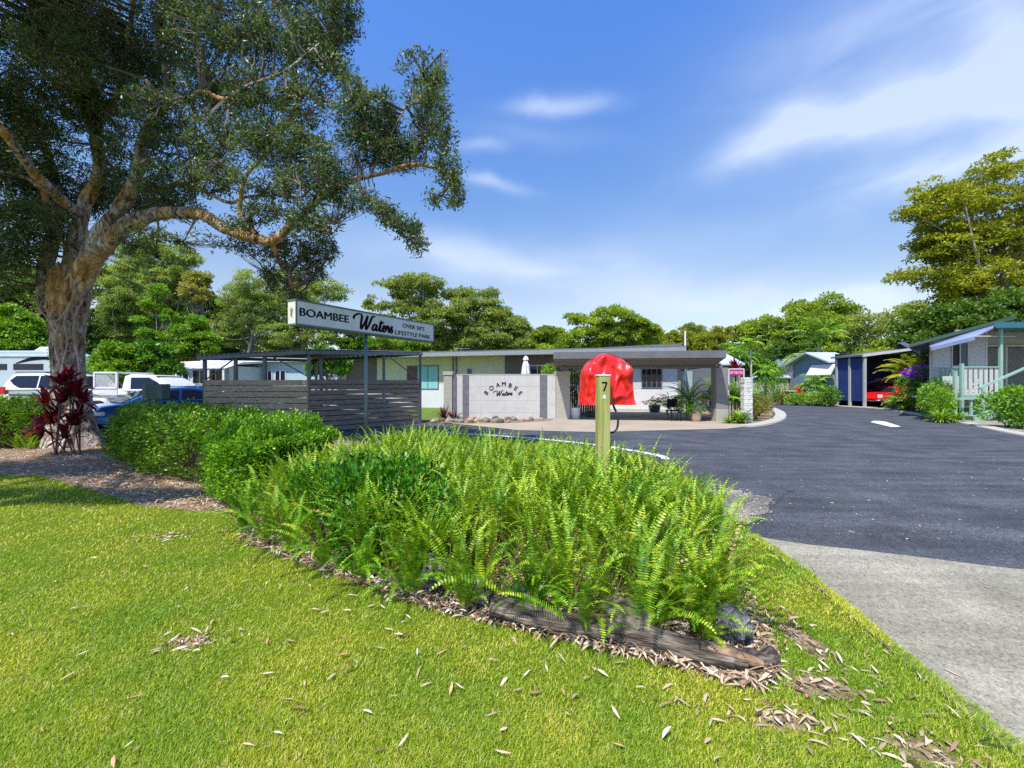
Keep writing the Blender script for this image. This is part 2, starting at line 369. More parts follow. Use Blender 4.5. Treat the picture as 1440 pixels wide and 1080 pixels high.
M_mulch = mat('leafy_soil', [(0.06, 0.038, 0.02), (0.30, 0.20, 0.12), (0.52, 0.38, 0.26)], 0.95, scale=30, detail=8, bump=1, bscale=70, dist=0.03)
flat('ground', [(-500, -500), (500, -500), (500, 600), (-500, 600)], 0.0, M_earth)
LAWN = [(-16, -1.5), (2.13, -1.5), (2.16, 1.45), (2.28, 2.45), (2.41, 3.25), (2.51, 4.0), (2.55, 4.7), (2.9, 6.3), (3.0, 8), (2.95, 9.7), (2.1, 11), (0.8, 12.2), (-1.8, 13.6), (-12, 13.6), (-30, 13), (-30, -1.5)]
flat('lawn', LAWN, 0.004, M_lawn)
LAWN2 = [(-9, 18.2), (-2.6, 18.8), (-2.6, 30), (-12, 33), (-16, 30)]
flat('back_lawn', LAWN2, 0.010, M_lawn2)
ROAD = [(2.5, 4.55), (4.35, 3.74), (10, 1.4), (14, -0.3), (30, -3), (30, 3), (17.5, 6), (15.2, 11.5), (15.6, 13.4), (18.2, 17.9), (20.6, 22.5), (23.0, 27.0), (23.6, 29.2), (23.4, 31.2), (22.6, 34), (22.2, 40), (20.0, 40), (19.8, 34), (17.2, 29.2), (15.1, 24.8), (13.2, 21.5),
        (11.4, 18.9), (9.6, 17.1), (7.6, 15.6), (2.7, 14.5), (.2, 15.1), (-2.4, 17.0), (-3, 18.6), (-9, 18.3), (-10, 21), (-20, 23), (-60, 24), (-60, 15), (-14, 15.3), (-10.3, 13.9), (-6.5, 13.6), (-1.8, 13.9), (.8, 12.2), (2.1, 11), (2.95, 9.7), (3.05, 7.6), (2.95, 6.3)]
flat('road', ROAD, 0.012, M_asph)
rj = []
for i in range(40):
    t = i/39; rj.append((2.35+t*(14-2.35), 4.62-t*4.95+0.04*noise.noise(Vector((t*30, 0, 0))), 0))
DRV = [(2.1, -1.5), (2.13, 1.45), (2.25, 2.45), (2.38, 3.25), (2.48, 4.0), (2.5, 4.62)]
flat('driveway', [(p[0], p[1]) for p in DRV]+[(a[0], a[1]) for a in rj[1:]]+[(16, -1.5)], 0.016, M_conc)
gp = []
for i in range(120):
    a = 2*pi*i/120; r = 1+0.24*noise.noise(Vector((cos(a)*2.2, sin(a)*2.2, 3)))+0.16*noise.noise(Vector((cos(a)*9, sin(a)*9, 1)))
    x = 2.62+0.66*r*cos(a)*(1+.5*max(0, sin(a))); y = 5.75+.85*r*sin(a); gp.append((x+0.45*(y-5.7), y))
flat('worn_gravel_patch', gp, 0.020, M_gravel)
APRON = [(-1.3, 16.6), (.2, 15.1), (2.7, 14.5), (7.6, 15.6), (9.6, 17.1), (9.4, 18.8), (9.9, 26), (3, 27.5), (2.0, 20.4), (-2.6, 20.4), (-2.4, 17.6)]
flat('forecourt_paving', APRON, 0.022, M_apron)
# kerb island by the stone pillar (real step)
def kerb(name, path, w, h, label=None, m=None, z0=0.0):
    mb = MB(); P = spline([(x, y, 0) for x, y in path], 5); vs = []; fs = []; k = len(P)
    for i, p in enumerate(P):
        t = (P[min(i+1, k-1)]-P[max(i-1, 0)]).normalized(); nr = Vector((-t.y, t.x, 0))
        for s_, z in ((-.5, z0), (-.46, z0+h), (.46, z0+h), (.5, z0)): q = p+nr*w*s_; vs.append((q.x, q.y, z))
    for i in range(k-1):
        for j in range(3): fs.append((i*4+j, i*4+j+1, i*4+5+j, i*4+4+j))
    fs += [(0, 1, 2, 3), ((k-1)*4+3, (k-1)*4+2, (k-1)*4+1, (k-1)*4)]
    mb.add(vs, fs); o = mb.build(name, m or M_kerb); o['kind'] = 'structure'; return o
kerb('kerb', [(8.6, 16.4), (9.7, 17.2), (11.3, 18.95), (13.1, 21.5), (15.0, 24.8), (17.1, 29.2), (19.6, 34)], 0.5, 0.07)
flat('garden_bed_soil', [(8.9, 17.0), (9.5, 17.4), (11.1, 19.2), (12.9, 21.8), (14.8, 25.1), (16.9, 29.5), (19.3, 34.5), (10.5, 34), (9.8, 19)], 0.028, M_mulch)
kerb('kerb', [(15.5, 11.2), (15.8, 13.4), (18.45, 17.9), (20.9, 22.5), (23.3, 27.0), (23.9, 29.2), (23.7, 31.2), (22.9, 34), (22.5, 40)], 0.45, 0.05)
flat('footpath', [(16.0, 11), (16.05, 13.3), (18.7, 17.8), (19.6, 19.4), (23, 19.2), (30, 14), (30, 9)], 0.032, M_conc)
flat('garden_bed_soil', [(18.75, 17.9), (21.15, 22.5), (23.5, 27), (24.1, 29.2), (40, 29.4), (40, 19)], 0.024, M_mulch)
flat('garden_bed_soil', [(22.9, 34.2), (23.9, 31.4), (24.15, 30.6), (60, 32), (60, 60), (22.8, 60)], 0.024, M_lawn2)
# painted edge line and dash
mb = MB(); P = spline([(-2.2, 14.35, 0), (-.6, 13.6, 0), (.8, 12.75, 0), (2.2, 11.45, 0), (3.2, 9.9, 0), (3.25, 9.3, 0)], 6)
for i in range(len(P)-1):
    t = (P[i+1]-P[i]).normalized(); n0 = Vector((-t.y, t.x, 0))*0.085
    a, b = P[i], P[i+1]; mb.quad((a.x-n0.x, a.y-n0.y, .018), (b.x-n0.x, b.y-n0.y, .018), (b.x+n0.x, b.y+n0.y, .018), (a.x+n0.x, a.y+n0.y, .018))
mb.build('road_edge_line', M_paint)['kind'] = 'structure'
dp = [G(1224, 594), (G(1230, 592.2)), G(1245, 593.5), G(1267, 600.5), G(1254, 601)]
flat('road_marking', dp, 0.018, M_paint)
# leaf strewn bed strip
MULCH = [(-16, 10.8), (-12, 8.1)]+[G(*q) for q in ((60, 670), (130, 690), (200, 712), (290, 722), (325, 722), (345, 765), (440, 800), (530, 831), (610, 860), (700, 880), (800, 904), (900, 929), (1000, 953), (1065, 972), (1092, 955), (1080, 890), (1055, 850))]+[(1.9, 3.8), (2.25, 5.0), (1.9, 6.6), (1.0, 8.3), (-1.6, 9.8), (-2.5, 13), (-9, 13.2), (-16, 13)]
flat('leaf_litter_soil', MULCH, 0.008, M_mulch)
for bi, (bx_, by_, rx_, ry_) in enumerate([(1.62, 2.32, .20, .12), (1.78, 1.92, .15, .11), (-2.0, 2.72, .13, .07), (1.30, 2.08, .17, .06), (1.88, 1.62, .12, .16), (1.82, 2.75, .09, .25)]):
    q = []
    for i in range(30):
        a = 2*pi*i/30; r = .8+.6*noise.noise(Vector((cos(a)*2.5+bi*5, sin(a)*2.5, 1)))+.4*noise.noise(Vector((cos(a)*7, sin(a)*7+bi, 1))); q.append((bx_+rx_*r*cos(a), by_+ry_*r*sin(a)))
    flat('bare_soil_patch', q, .0065, M_mulch)
SLAB_Y = 15.3
mb = MB(); mb.prism([(-40, 17.2, .005), (-13.2, 17.3, .005), (-12.2, 17.6, .005), (-12.2, 23.2, .005), (-40, 23.2, .005)], (0, 0, .195)); o = mb.build('car_park', M_conc); o['kind'] = 'structure'

# ================================================================ grass
def samp_ground(n, y0, y1, spread, poly, power=1.8, xmin=-1.25, xmax=1.3):
    out = np.zeros((0, 2))
    while len(out) < n:
        u = RNG.uniform(0, 1, n*2); e = 1-power
        y = (y0**e+u*(y1**e-y0**e))**(1/e)
        x = RNG.uniform(xmin, xmax, n*2)*y
        q = np.stack([x, y], 1); out = np.vstack([out, q[inpoly(q, poly)]])
    return out[:n]
MULCHA = np.array(MULCH)
def mulch_mask(P, f=0.0):
    ins = inpoly(P, MULCH); d = edge_dist(P, MULCH); return np.where(ins, d, -d)
P = samp_ground(560000, 1.1, 13.5, 0, LAWN, 2.0)
dd = mulch_mask(P)
nzv = np.array([noise.noise(Vector((x*2.2, y*2.2, 0))) for x, y in P[::10]]).repeat(10)[:len(P)]
# bare patches: earth near the driveway edge and a worn hole in the lawn
bx = [(1.62, 2.32, .20, .12), (1.78, 1.92, .15, .11), (-2.0, 2.72, .13, .07), (1.30, 2.08, .17, .06), (1.88, 1.62, .12, .16), (-3.6, 4.6, .2, .1), (1.82, 2.75, .09, .25)]
keep = (dd < -0.0+0.10*nzv)
for cx_, cy_, rx, ry in bx: keep &= (((P[:, 0]-cx_)/rx)**2+((P[:, 1]-cy_)/ry)**2+RNG.normal(0, .5, len(P)) > .75)
keep |= (dd > 0) & (P[:, 0] > 1.65) & (P[:, 1] > 2.5) & (P[:, 1] < 6.5)
keep |= (dd > 0) & (RNG.random(len(P)) < 0.03) & (P[:, 1] < 8)
P = P[keep]
n = len(P); lod = np.clip(P[:, 1]/2.6, 0.75, 3.2)
az_ = RNG.uniform(0, 2*pi, n); tilt = np.abs(RNG.normal(0.75, 0.35, n))
D = np.stack([np.cos(az_)*np.sin(tilt), np.sin(az_)*np.sin(tilt), np.maximum(np.cos(tilt), .12)], 1)
S_ = RNG.uniform(.014, .036, n)*(0.8+0.25*lod)
Nn = np.stack([np.cos(az_+pi/2+RNG.normal(0, .6, n)), np.sin(az_+pi/2), RNG.normal(0, .4, n)+.4], 1)
C = np.stack([P[:, 0], P[:, 1], np.full(n, .004)], 1)
V = leaf_verts(C, D, np.cross(D, Nn), S_, .0038*lod, .35)
M_grass = leafmat('grass_blades', [(0.15, 0.28, 0.012), (0.30, 0.47, 0.02), (0.49, 0.60, 0.035), (0.68, 0.66, 0.12), (0.85, 0.74, 0.36)], .45, .38, [0, .3, .66, .9, 1], tint=(1.1, 1.1, .5), big=1.4, bigc=((0.66, 0.84, 0.7), (1.28, 1.08, 1.3)))
tagit(npmesh('lawn_grass', V, 4, M_grass), 'short mown green lawn grass with straw coloured blades', 'grass', kind='stuff')

# ================================================================ fallen leaves
def curled_leaves(P, L_, W_, z=0.012, up=.5, stack=0.0):
    n = len(P); a = RNG.uniform(0, 2*pi, n); bend = RNG.normal(0, .45, n); tl = RNG.normal(0, .18*up*2, n); rl = RNG.normal(0, .6*up, n)
    ks = 5; V = np.zeros((n, ks, 2, 3)); ang = a.copy(); pos = np.stack([P[:, 0], P[:, 1], z+RNG.uniform(0, 1, n)*stack], 1)
    for k in range(ks):
        w = W_*[.15, .85, 1, .7, .05][k]*.5
        s = np.stack([-np.sin(ang)*np.cos(rl), np.cos(ang)*np.cos(rl), np.sin(rl)], 1)
        V[:, k, 0] = pos+s*w[:, None]; V[:, k, 1] = pos-s*w[:, None]
        pos = pos+np.stack([np.cos(ang), np.sin(ang), np.sin(tl+(k-1.5)*-.25*up)], 1)*(L_/(ks-1))[:, None]
        ang = ang+bend/ks*1.6
    V[..., 2] = np.maximum(V[..., 2], .006)
    Fc = []
    base = np.arange(n)*ks*2
    for k in range(ks-1): Fc.append(np.stack([base+2*k, base+2*k+1, base+2*k+3, base+2*k+2], 1))
    return V.reshape(-1, 3), np.concatenate(Fc)
M_dead = leafmat('dead_leaves', [(0.06, 0.03, 0.018), (0.30, 0.185, 0.11), (0.50, 0.365, 0.24), (0.66, 0.53, 0.38), (0.78, 0.70, 0.57)], .6, .15, [0, .16, .45, .75, 1], tint=(1, .8, .5))
n = 32000
Q = samp_ground(n, 1.9, 13, 0, MULCH, 1.6, -1.35, 1.0)
V, Fc = curled_leaves(Q, RNG.uniform(.025, .115, n), RNG.uniform(.006, .021, n), .010, .75, .035)
tagit(gridmesh('leaf_litter', V, Fc, M_dead), 'deep pinkish brown drift of dry gum leaves edging the garden bed', 'leaf litter', kind='stuff')
# scattered on lawn near the litter, small crumbs
n = 450
Q = samp_ground(n*3, 1.3, 9, 0, LAWN, 1.8); dq = mulch_mask(Q); Q = Q[(dq < 0) & (dq > -RNG.exponential(.35, len(Q)))]; n = len(Q)
V, Fc = curled_leaves(Q, RNG.uniform(.035, .10, n), RNG.uniform(.009, .018, n), .022, .5, .012)
tagit(gridmesh('loose_leaf_scatter', V, Fc, M_dead), 'thin scatter of dry leaves thinning out from the litter into lawn', 'leaf litter', kind='stuff')
cl_ = np.vstack([np.column_stack([RNG.normal(a, c*.7, 60), RNG.normal(b, d*.7, 60)]) for a, b, c, d in bx]); cl_ = cl_[inpoly(cl_, LAWN)]; n = len(cl_)
V, Fc = curled_leaves(cl_, RNG.uniform(.02, .09, n), RNG.uniform(.006, .018, n), .012, .7, .01)
tagit(gridmesh('leaf_drift', V, Fc, M_dead), 'small drifts of broken dry leaves on the bare earth patches of the lawn', 'leaf litter', kind='stuff')
# grass and dirt creeping over the driveway edge
e_ = np.array(DRV); t = RNG.uniform(0, 1, 15000); tl = np.cumsum(np.r_[0, np.linalg.norm(np.diff(e_, axis=0), axis=1)]); yy = np.interp(t*tl[-1], tl, e_[:, 1]); xx = np.interp(t*tl[-1], tl, e_[:, 0])
wv = np.array([.035+.05*noise.noise(Vector((0, y*3.1, 2)))+.035*noise.noise(Vector((0, y*11, 5))) for y in yy]); n = len(xx); az_ = RNG.normal(0, .9, n); tl_ = RNG.uniform(.5, 1.4, n)
D = np.column_stack([np.cos(az_)*np.sin(tl_), np.sin(az_)*np.sin(tl_), np.maximum(np.cos(tl_), .1)]); C = np.column_stack([xx+wv*RNG.uniform(-1.2, 1, n), yy, np.full(n, .012)])
lod = np.clip(yy/2.6, .75, 2)
tagit(npmesh('verge_grass', leaf_verts(C, D, rdir(n), RNG.uniform(.02, .06, n), .0042*lod, .35), 4, M_grass), 'longer ragged grass creeping over the edge of the concrete driveway', 'grass', kind='stuff')
P1 = [(np.interp(k/90*tl[-1], tl, e_[:, 0]), np.interp(k/90*tl[-1], tl, e_[:, 1])) for k in range(91)]
mb = MB()
for k in range(90):
    w0 = .03+.05*abs(noise.noise(Vector((0, P1[k][1]*4, 2)))); w1 = .03+.05*abs(noise.noise(Vector((0, P1[k+1][1]*4, 2))))
    mb.quad((P1[k][0]-.03, P1[k][1], .019), (P1[k][0]+w0, P1[k][1], .019), (P1[k+1][0]+w1, P1[k+1][1], .019), (P1[k+1][0]-.03, P1[k+1][1], .019))
mb.build('edge_soil', mat('edge_dirt', [(0.05, 0.045, 0.03), (0.16, 0.145, 0.11), (0.28, 0.26, 0.2)], .95, scale=25, bump=.8, bscale=60))['kind'] = 'structure'
# countable single leaves on lawn and paving
protos = []
for i in range(6):
    V, Fc = curled_leaves(np.zeros((1, 2)), np.array([.09]), np.array([.016]), 0.004, .8)
    mi = mat('fallen_leaf_skin_%d' % i, [[(0.5, 0.34, 0.22), (0.62, 0.46, 0.33)], [(0.62, 0.5, 0.38), (0.75, 0.65, 0.52)], [(0.42, 0.2, 0.1), (0.55, 0.3, 0.16)], [(0.33, 0.2, 0.13), (0.5, 0.34, 0.24)], [(0.6, 0.42, 0.3), (0.7, 0.55, 0.42)], [(0.55, 0.3, 0.14), (0.66, 0.42, 0.22)]][i], .6, scale=20)
    me = gridmesh('fallen_leaf', V, Fc, mi); protos.append(me)
spots = [(75, 822), (127, 789), (70, 872), (135, 830), (228, 918), (106, 930), (108, 951), (300, 915), (330, 890), (350, 897), (375, 905), (385, 895), (400, 905), (385, 953), (428, 973), (432, 968), (437, 862), (483, 864), (472, 870), (453, 886), (525, 916), (587, 918), (615, 927), (590, 952), (592, 974), (510, 1007), (60, 1037), (165, 1066), (185, 1068), (188, 1050), (160, 1072), (243, 1025), (340, 1055), (385, 1038), (475, 928), (465, 960), (720, 980), (640, 968), (632, 985), (820, 1020), (700, 935), (705, 945), (790, 975), (770, 905), (905, 998), (560, 1060), (880, 1060), (660, 1040), (1000, 1020), (955, 990), (1010, 950), (1290, 1035), (1195, 1020), (1235, 955), (1255, 997), (1200, 985), (1165, 965), (1185, 940), (1215, 925), (1290, 893), (1325, 940), (1325, 945), (1355, 1000), (1365, 912), (1385, 828), (1352, 1020), (1260, 730), (1297, 747), (1320, 762), (1100, 700), (1160, 690), (1290, 660), (1350, 655), (1220, 650), (1105, 905), (1130, 880), (1150, 915), (1090, 860), (1075, 848), (1110, 930), (1240, 920), (1160, 935), (1135, 990), (1060, 1000), (700, 1010), (250, 860), (200, 800), (50, 780), (20, 900), (310, 960), (180, 990), (30, 1050), (110, 860), (265, 830), (350, 820), (420, 930), (540, 890), (520, 870), (560, 985), (640, 930), (830, 960), (860, 1000), (1245, 700), (1000, 640), (1010, 655), (930, 650), (1150, 640), (1180, 620), (1080, 630)]
spots = [q for k_, q in enumerate(spots) if k_ % 4 != 3]
for i, (px, py) in enumerate(spots):
    x, y = G(px, py); pr = protos[i % 6]
    o = pr if i < 6 else pr.copy()
    if i >= 6: COL.objects.link(o)
    zz = .026 if px < 1060+max(0, (py-760)*1.13) else .018
    s = random.uniform(.45, 1.05); o.location = (x, y, zz); o.scale = (s, s, s); o.rotation_euler = (random.uniform(-.15, .15), random.uniform(-.1, .1), random.uniform(0, 6.28))
    if px > 1060+max(0, (py-760)*1.13): tagit(o, 'single dry gum leaf lying loose on the paving or road', 'leaf', 'single gum leaves on the paving')
    else: tagit(o, 'single dry curved gum leaf lying loose on the grass', 'leaf', 'single gum leaves on the lawn')
# cracks and joints in the paving, ragged concrete edge, bits on the road
def crack(pts, w, z, seed, nm):
    P = spline([(x, y, 0) for x, y in pts], 14); mb = MB()
    P = [p+Vector((.03*noise.noise(p*5+Vector((seed, 0, 0))), .03*noise.noise(p*5+Vector((0, seed, 3))), 0)) for p in P]
    for i in range(len(P)-1):
        t = (P[i+1]-P[i]).normalized(); n0 = Vector((-t.y, t.x, 0)); w0 = w*(.6+.6*abs(noise.noise(P[i]*9))); w1 = w*(.6+.6*abs(noise.noise(P[i+1]*9)))
        mb.quad(*[(q.x, q.y, z) for q in (P[i]-n0*w0, P[i+1]-n0*w1, P[i+1]+n0*w1, P[i]+n0*w0)])
    o = mb.build(nm, mat('crack_dark', (0.035, 0.033, 0.03), .95)); o['kind'] = 'structure'  # one even dark colour for cracks and joints
crack([G(1388, 1042), G(1440, 1056), (4.0, 1.7)], .006, .020, 1, 'paving_joint')
crack([G(1140, 800), G(1165, 850), G(1190, 868)], .0018, .020, 2, 'paving_crack')
crack([G(1010, 742), G(1060, 738), G(1100, 700), G(1118, 690)], .004, .024, 5, 'paving_crack')
n = 600; Q = samp_ground(n, 4.5, 34, 0, ROAD, 1.5, -1, 1.2); V, Fc = curled_leaves(Q, RNG.uniform(.012, .05, n), RNG.uniform(.006, .02, n), .016, .3)
tagit(gridmesh('road_debris', V, Fc, M_dead), 'tiny dry leaf bits and grit scattered over the asphalt', 'debris', kind='stuff')
n = 1300; a = RNG.uniform(0, 6.283, n); rr = RNG.uniform(0, 1.2, n)**.7; Q = np.column_stack([2.62+.72*rr*np.cos(a), 5.75+.95*rr*np.sin(a)]); Q[:, 0] += .45*(Q[:, 1]-5.7)
Q = Q[~inpoly(Q, LAWN)]; n = len(Q); s_ = RNG.uniform(.006, .024, n)
tagit(npmesh('loose_gravel', leaf_verts(np.column_stack([Q, np.full(n, .024)]), np.column_stack([RNG.normal(size=n), RNG.normal(size=n), RNG.uniform(0, .7, n)]), rdir(n)+np.array([0, 0, 1.5]), s_, s_*.9, .5), 4, leafmat('gravel_bits', [(0.12, 0.11, 0.09), (0.38, 0.35, 0.3), (0.6, 0.57, 0.5)], .9, .0)), 'loose grey gravel and grit around the worn patch beside the fern bed', 'gravel', kind='stuff')
# ================================================================ hedges
M_twig = mat('twigs', [(0.03, 0.025, 0.015), (0.07, 0.05, 0.03)], 0.9, scale=12)
def hedge(name, label, poly, h, nleaf, lm, ll=.05, lw=.028, z0=.1, bulge=.12, group=None, core=True, cat='hedge', rough=.06):
    cx_ = sum(p[0] for p in poly)/len(poly); cy_ = sum(p[1] for p in poly)/len(poly)
    root = thing(name, label, cat, (cx_, cy_, 0), 0, group)
    n = len(poly); P = np.array(poly)
    segs = [np.linalg.norm(P[(i+1) % n]-P[i]) for i in range(n)]
    area_top = abs(sum(P[i][0]*P[(i+1) % n][1]-P[(i+1) % n][0]*P[i][1] for i in range(n))/2)
    ars = [s*h for s in segs]+[area_top]; tot = sum(ars)
    Cs = []; Ns = []
    for i in range(n):
        k = int(nleaf*ars[i]/tot); a, b = P[i], P[(i+1) % n]
        t = RNG.uniform(0, 1, k); z = z0+(h-z0)*RNG.uniform(0, 1, k)**.85
        q = a+(b-a)*t[:, None]; e = b-a; nn = np.array([e[1], -e[0]])/np.linalg.norm(e)
        if ((a+b)/2-np.array([cx_, cy_]))@nn < 0: nn = -nn
        Cs.append(np.column_stack([q, z])); Ns.append(np.tile([nn[0], nn[1], .15], (k, 1)))
    k = int(nleaf*area_top/tot); q = inrand(poly, k); Cs.append(np.column_stack([q, np.full(k, h)])); Ns.append(np.tile([0, 0, 1.], (k, 1)))
    C = np.vstack(Cs); Nn = np.vstack(Ns)
    # round edges: pull toward centre near the top rim
    ed = edge_dist(C[:, :2], poly); top = np.clip((C[:, 2]-(h-.28))/.28, 0, 1)
    pull = (1-np.clip(ed/.25, 0, 1))
    C[:, 2] -= .13*pull*(top > 0)*top
    ctr = np.array([cx_, cy_]); v = ctr-C[:, :2]; C[:, :2] += unit(v)*(.14*top**2*pull)[:, None]
    nz = np.array([noise.noise(Vector((x*1.7, y*1.7, z*1.7)))+.6*noise.noise(Vector((x*4.5, y*4.5, z*4.5+9))) for x, y, z in C])
    C += Nn*(bulge*nz)[:, None]+Nn*RNG.normal(-rough*.5, rough, len(C))[:, None]
    C -= Nn*(np.clip(-nz-.12, 0, 1)*.35)[:, None]; stray = RNG.random(len(C)) < .02; C += Nn*(stray*RNG.uniform(0, .16, len(C)))[:, None]
    D = unit(Nn*.9+rdir(len(C))*.9+np.array([0, 0, .35])); NN = unit(Nn+rdir(len(C))*.8)
    s = RNG.uniform(.7, 1.25, len(C))
    V = leaf_verts(C, D, np.cross(np.cross(D, NN), D), ll*s, lw*s)
    npmesh('foliage', V, 4, lm, root)
    if core:
        mb = MB(); ins = [(ctr+(p-ctr)*(1-.26/max(.3, np.linalg.norm(p-ctr)))) for p in P]
        mb.prism([(p[0], p[1], .02) for p in ins], (0, 0, h-.24)); mb.build('dark_core', M_twig, root)  # solid dark core blocks the view through; inner shade put into its colour
        mb = MB()
        for i in range(26):
            a = random.choice(range(n)); t = random.random(); q = P[a]*(1-t)+P[(a+1) % n]*t; q = ctr+(q-ctr)*random.uniform(.6, .92)
            mb.tube([(q[0], q[1], 0), (q[0]+random.uniform(-.1, .1), q[1]+random.uniform(-.1, .1), h*.6)], [.014, .008], 5)
        mb.build('stem', M_twig, root)
    return root
M_hA = leafmat('hedge_leaf_mid', [(0.06, 0.16, 0.008), (0.13, 0.30, 0.010), (0.22, 0.40, 0.018), (0.36, 0.48, 0.05)], .4, .3, [0, .4, .8, 1], big=2.5, bigc=((.45, .52, .5), (1.15, 1.1, 1.0)))
M_hB = leafmat('hedge_leaf_bright', [(0.06, 0.20, 0.007), (0.14, 0.36, 0.010), (0.26, 0.52, 0.018), (0.40, 0.58, 0.05)], .4, .34, [0, .35, .75, 1], big=2.8, bigc=((.6, .68, .6), (1.2, 1.1, 1.0)))
M_hV = leafmat('hedge_leaf_variegated', [(0.08, 0.14, 0.02), (0.2, 0.26, 0.05), (0.42, 0.42, 0.22), (0.5, 0.38, 0.3)], .5, .3)
hedge('hedge', 'long clipped hedge partly in tree shade between the thick trunk and the rounded hedge', [(-8.6, 9.4), (-6.6, 7.75), (-4.7, 6.75), (-4.4, 8.4), (-6.2, 9.8), (-8.0, 10.9)], 1.05, 42000, M_hA, .052, .03, bulge=.16)
hedge('hedge', 'bright green rounded clipped hedge standing against the fern bed in front of the slatted enclosure', [(-3.85, 5.75), (-3.25, 5.45), (-3.1, 6.3), (-3.12, 7.6), (-4.4, 8.3), (-4.9, 7.2)], .99, 52000, M_hB, .042, .025, bulge=.10)
hedge('hedge', 'low green hedge left of the thick trunk behind the red cordyline', [(-14.2, 11.4), (-12.6, 10.6), (-11.9, 10.9), (-11.9, 12.2), (-14.2, 12.6)], 1.12, 16000, M_hA, .065, .035, bulge=.2)
hedge('variegated_shrub', 'pale variegated leggy shrub at the left edge of the photo', [(-15.6, 11.6), (-14, 10.7), (-12.9, 10.75), (-13.4, 11.6), (-15, 12.4)], 1.05, 9000, M_hV, .06, .03, bulge=.3, cat='shrub')

# ================================================================ fern bed
FERN = [(-2.95, 4.85), (-2.85, 6), (-2.65, 8.3), (-1.6, 8.9), (-.2, 7.7), (1.3, 6.9), (2.12, 5.7), (2.1, 4.9), (1.85, 4.0), (1.62, 3.3), (1.35, 2.78), (.75, 2.85), (0.05, 3.1), (-.6, 3.32), (-1.35, 3.8)]
def frond_batch(bases, L_, az, lean, W_, pairs=30, droop=1.0, k=None, roll=.3):
    """fronds: bases (n,3) ; returns quads"""
    n = len(bases); out = []
    pos = bases.astype(float).copy(); th = lean.copy(); st = L_/pairs
    side = np.stack([-np.sin(az), np.cos(az), np.zeros(n)], 1)
    rl = RNG.normal(0, roll, n)
    for i in range(pairs):
        t = (i+.5)/pairs
        d = np.stack([np.cos(az)*np.sin(th), np.sin(az)*np.sin(th), np.cos(th)], 1)
        up = np.cross(side, d)
        sd = side*np.cos(rl)[:, None]+up*np.sin(rl)[:, None]
        new = pos+d*st[:, None]
        if t > .08:
            wl = W_*(min(1, t*4)*(1-t**2.2)**.7+.08)/2
            jit = RNG.uniform(.8, 1.1, n)
            pw = st*.82
            for sg in (1, -1):
                tip = pos+sd*(sg*wl*jit)[:, None]+d*(pw*.55)[:, None]+up*(-wl*.18)[:, None]
                a = pos; b = pos+d*pw[:, None]*.95
                c = tip+d*(pw*.25)[:, None]; e = tip-d*(pw*.15)[:, None]
                out.append(np.stack([a, b, c, e], 1))
        pos = new; th = th+droop*(t**2)*(2.6/pairs)
    return np.stack(out, 1), pos     # (n, pairs*2, 4, 3)
M_fern = leafmat('fern_fronds', [(0.075, 0.20, 0.010), (0.18, 0.37, 0.014), (0.35, 0.51, 0.025), (0.52, 0.60, 0.06)], .4, .26, [0, .3, .75, 1], big=3.2, bigc=((.5, .68, .7), (1.35, 1.15, 1.0)))
M_fernd = leafmat('fern_fronds_deep', [(0.06, 0.20, 0.010), (0.15, 0.37, 0.014), (0.30, 0.53, 0.02)], .4, .25, big=2)
M_fdead = leafmat('fern_old', [(0.2, 0.13, 0.06), (0.36, 0.25, 0.12)], .7, .2)
def fern_h(x, y):
    return .90-.10*max(0, x-1.0)+.12*math.exp(-((x-1.0)/.6)**2-((y-4.7)/.6)**2)
Qb = inrand(FERN, 560)
bases = []; azs = []; leans = []; Ls = []; Ws = []
for x, y in Qb:
    e = edge_dist(np.array([[x, y]]), FERN)[0]; k = random.randint(10, 17); hk = random.uniform(.72, 1.08)
    for _ in range(k):
        a = random.uniform(0, 2*pi); bases.append((x+random.gauss(0, .03), y+random.gauss(0, .03), .02))
        azs.append(a); leans.append(abs(random.gauss(.26, .2))); Ls.append(fern_h(x, y)*hk*random.choice((random.uniform(.45, .8), random.uniform(.8, 1.08), random.uniform(.85, 1.12)))*(.85 if e < .25 else 1)); Ws.append(random.uniform(.05, .095))
fb = np.array(bases); ok = ~((fb[:, 0] > -.55) & (fb[:, 0] < .35) & (fb[:, 1] > 5.4) & (fb[:, 1] < 6.6) & (RNG.random(len(fb)) < .75))
ok &= ~(((fb[:, 0]+1.4)/.75)**2+((fb[:, 1]-4.5)/.6)**2 < 1) | (RNG.random(len(fb)) < .35)
V, _ = frond_batch(fb[ok], np.array(Ls)[ok], np.array(azs)[ok], np.array(leans)[ok], np.array(Ws)[ok]*.9, 36, RNG.uniform(.4, 2.2, ok.sum()))
n = len(V)
tagit(npmesh('sword_ferns', V.reshape(-1, 3), 4, M_fern), 'dense yellow green sword ferns filling the garden bed island', 'ferns', kind='stuff')
q = inrand(FERN, 420); nq = len(q)
V, _ = frond_batch(np.column_stack([q, np.full(nq, .02)]), RNG.uniform(.3, .8, nq), RNG.uniform(0, 6.28, nq), np.abs(RNG.normal(.45, .35, nq)), RNG.uniform(.03, .06, nq), 22, RNG.uniform(.6, 2.6, nq))
tagit(npmesh('withered_fronds', V.reshape(-1, 3), 4, leafmat('withered_frond', [(0.14, 0.085, 0.035), (0.34, 0.23, 0.1), (0.5, 0.4, 0.2), (0.5, 0.5, 0.12)], .7, .25, tint=(1, .9, .5))), 'withered tan and brown fronds tangled among the green ferns', 'ferns', kind='stuff')
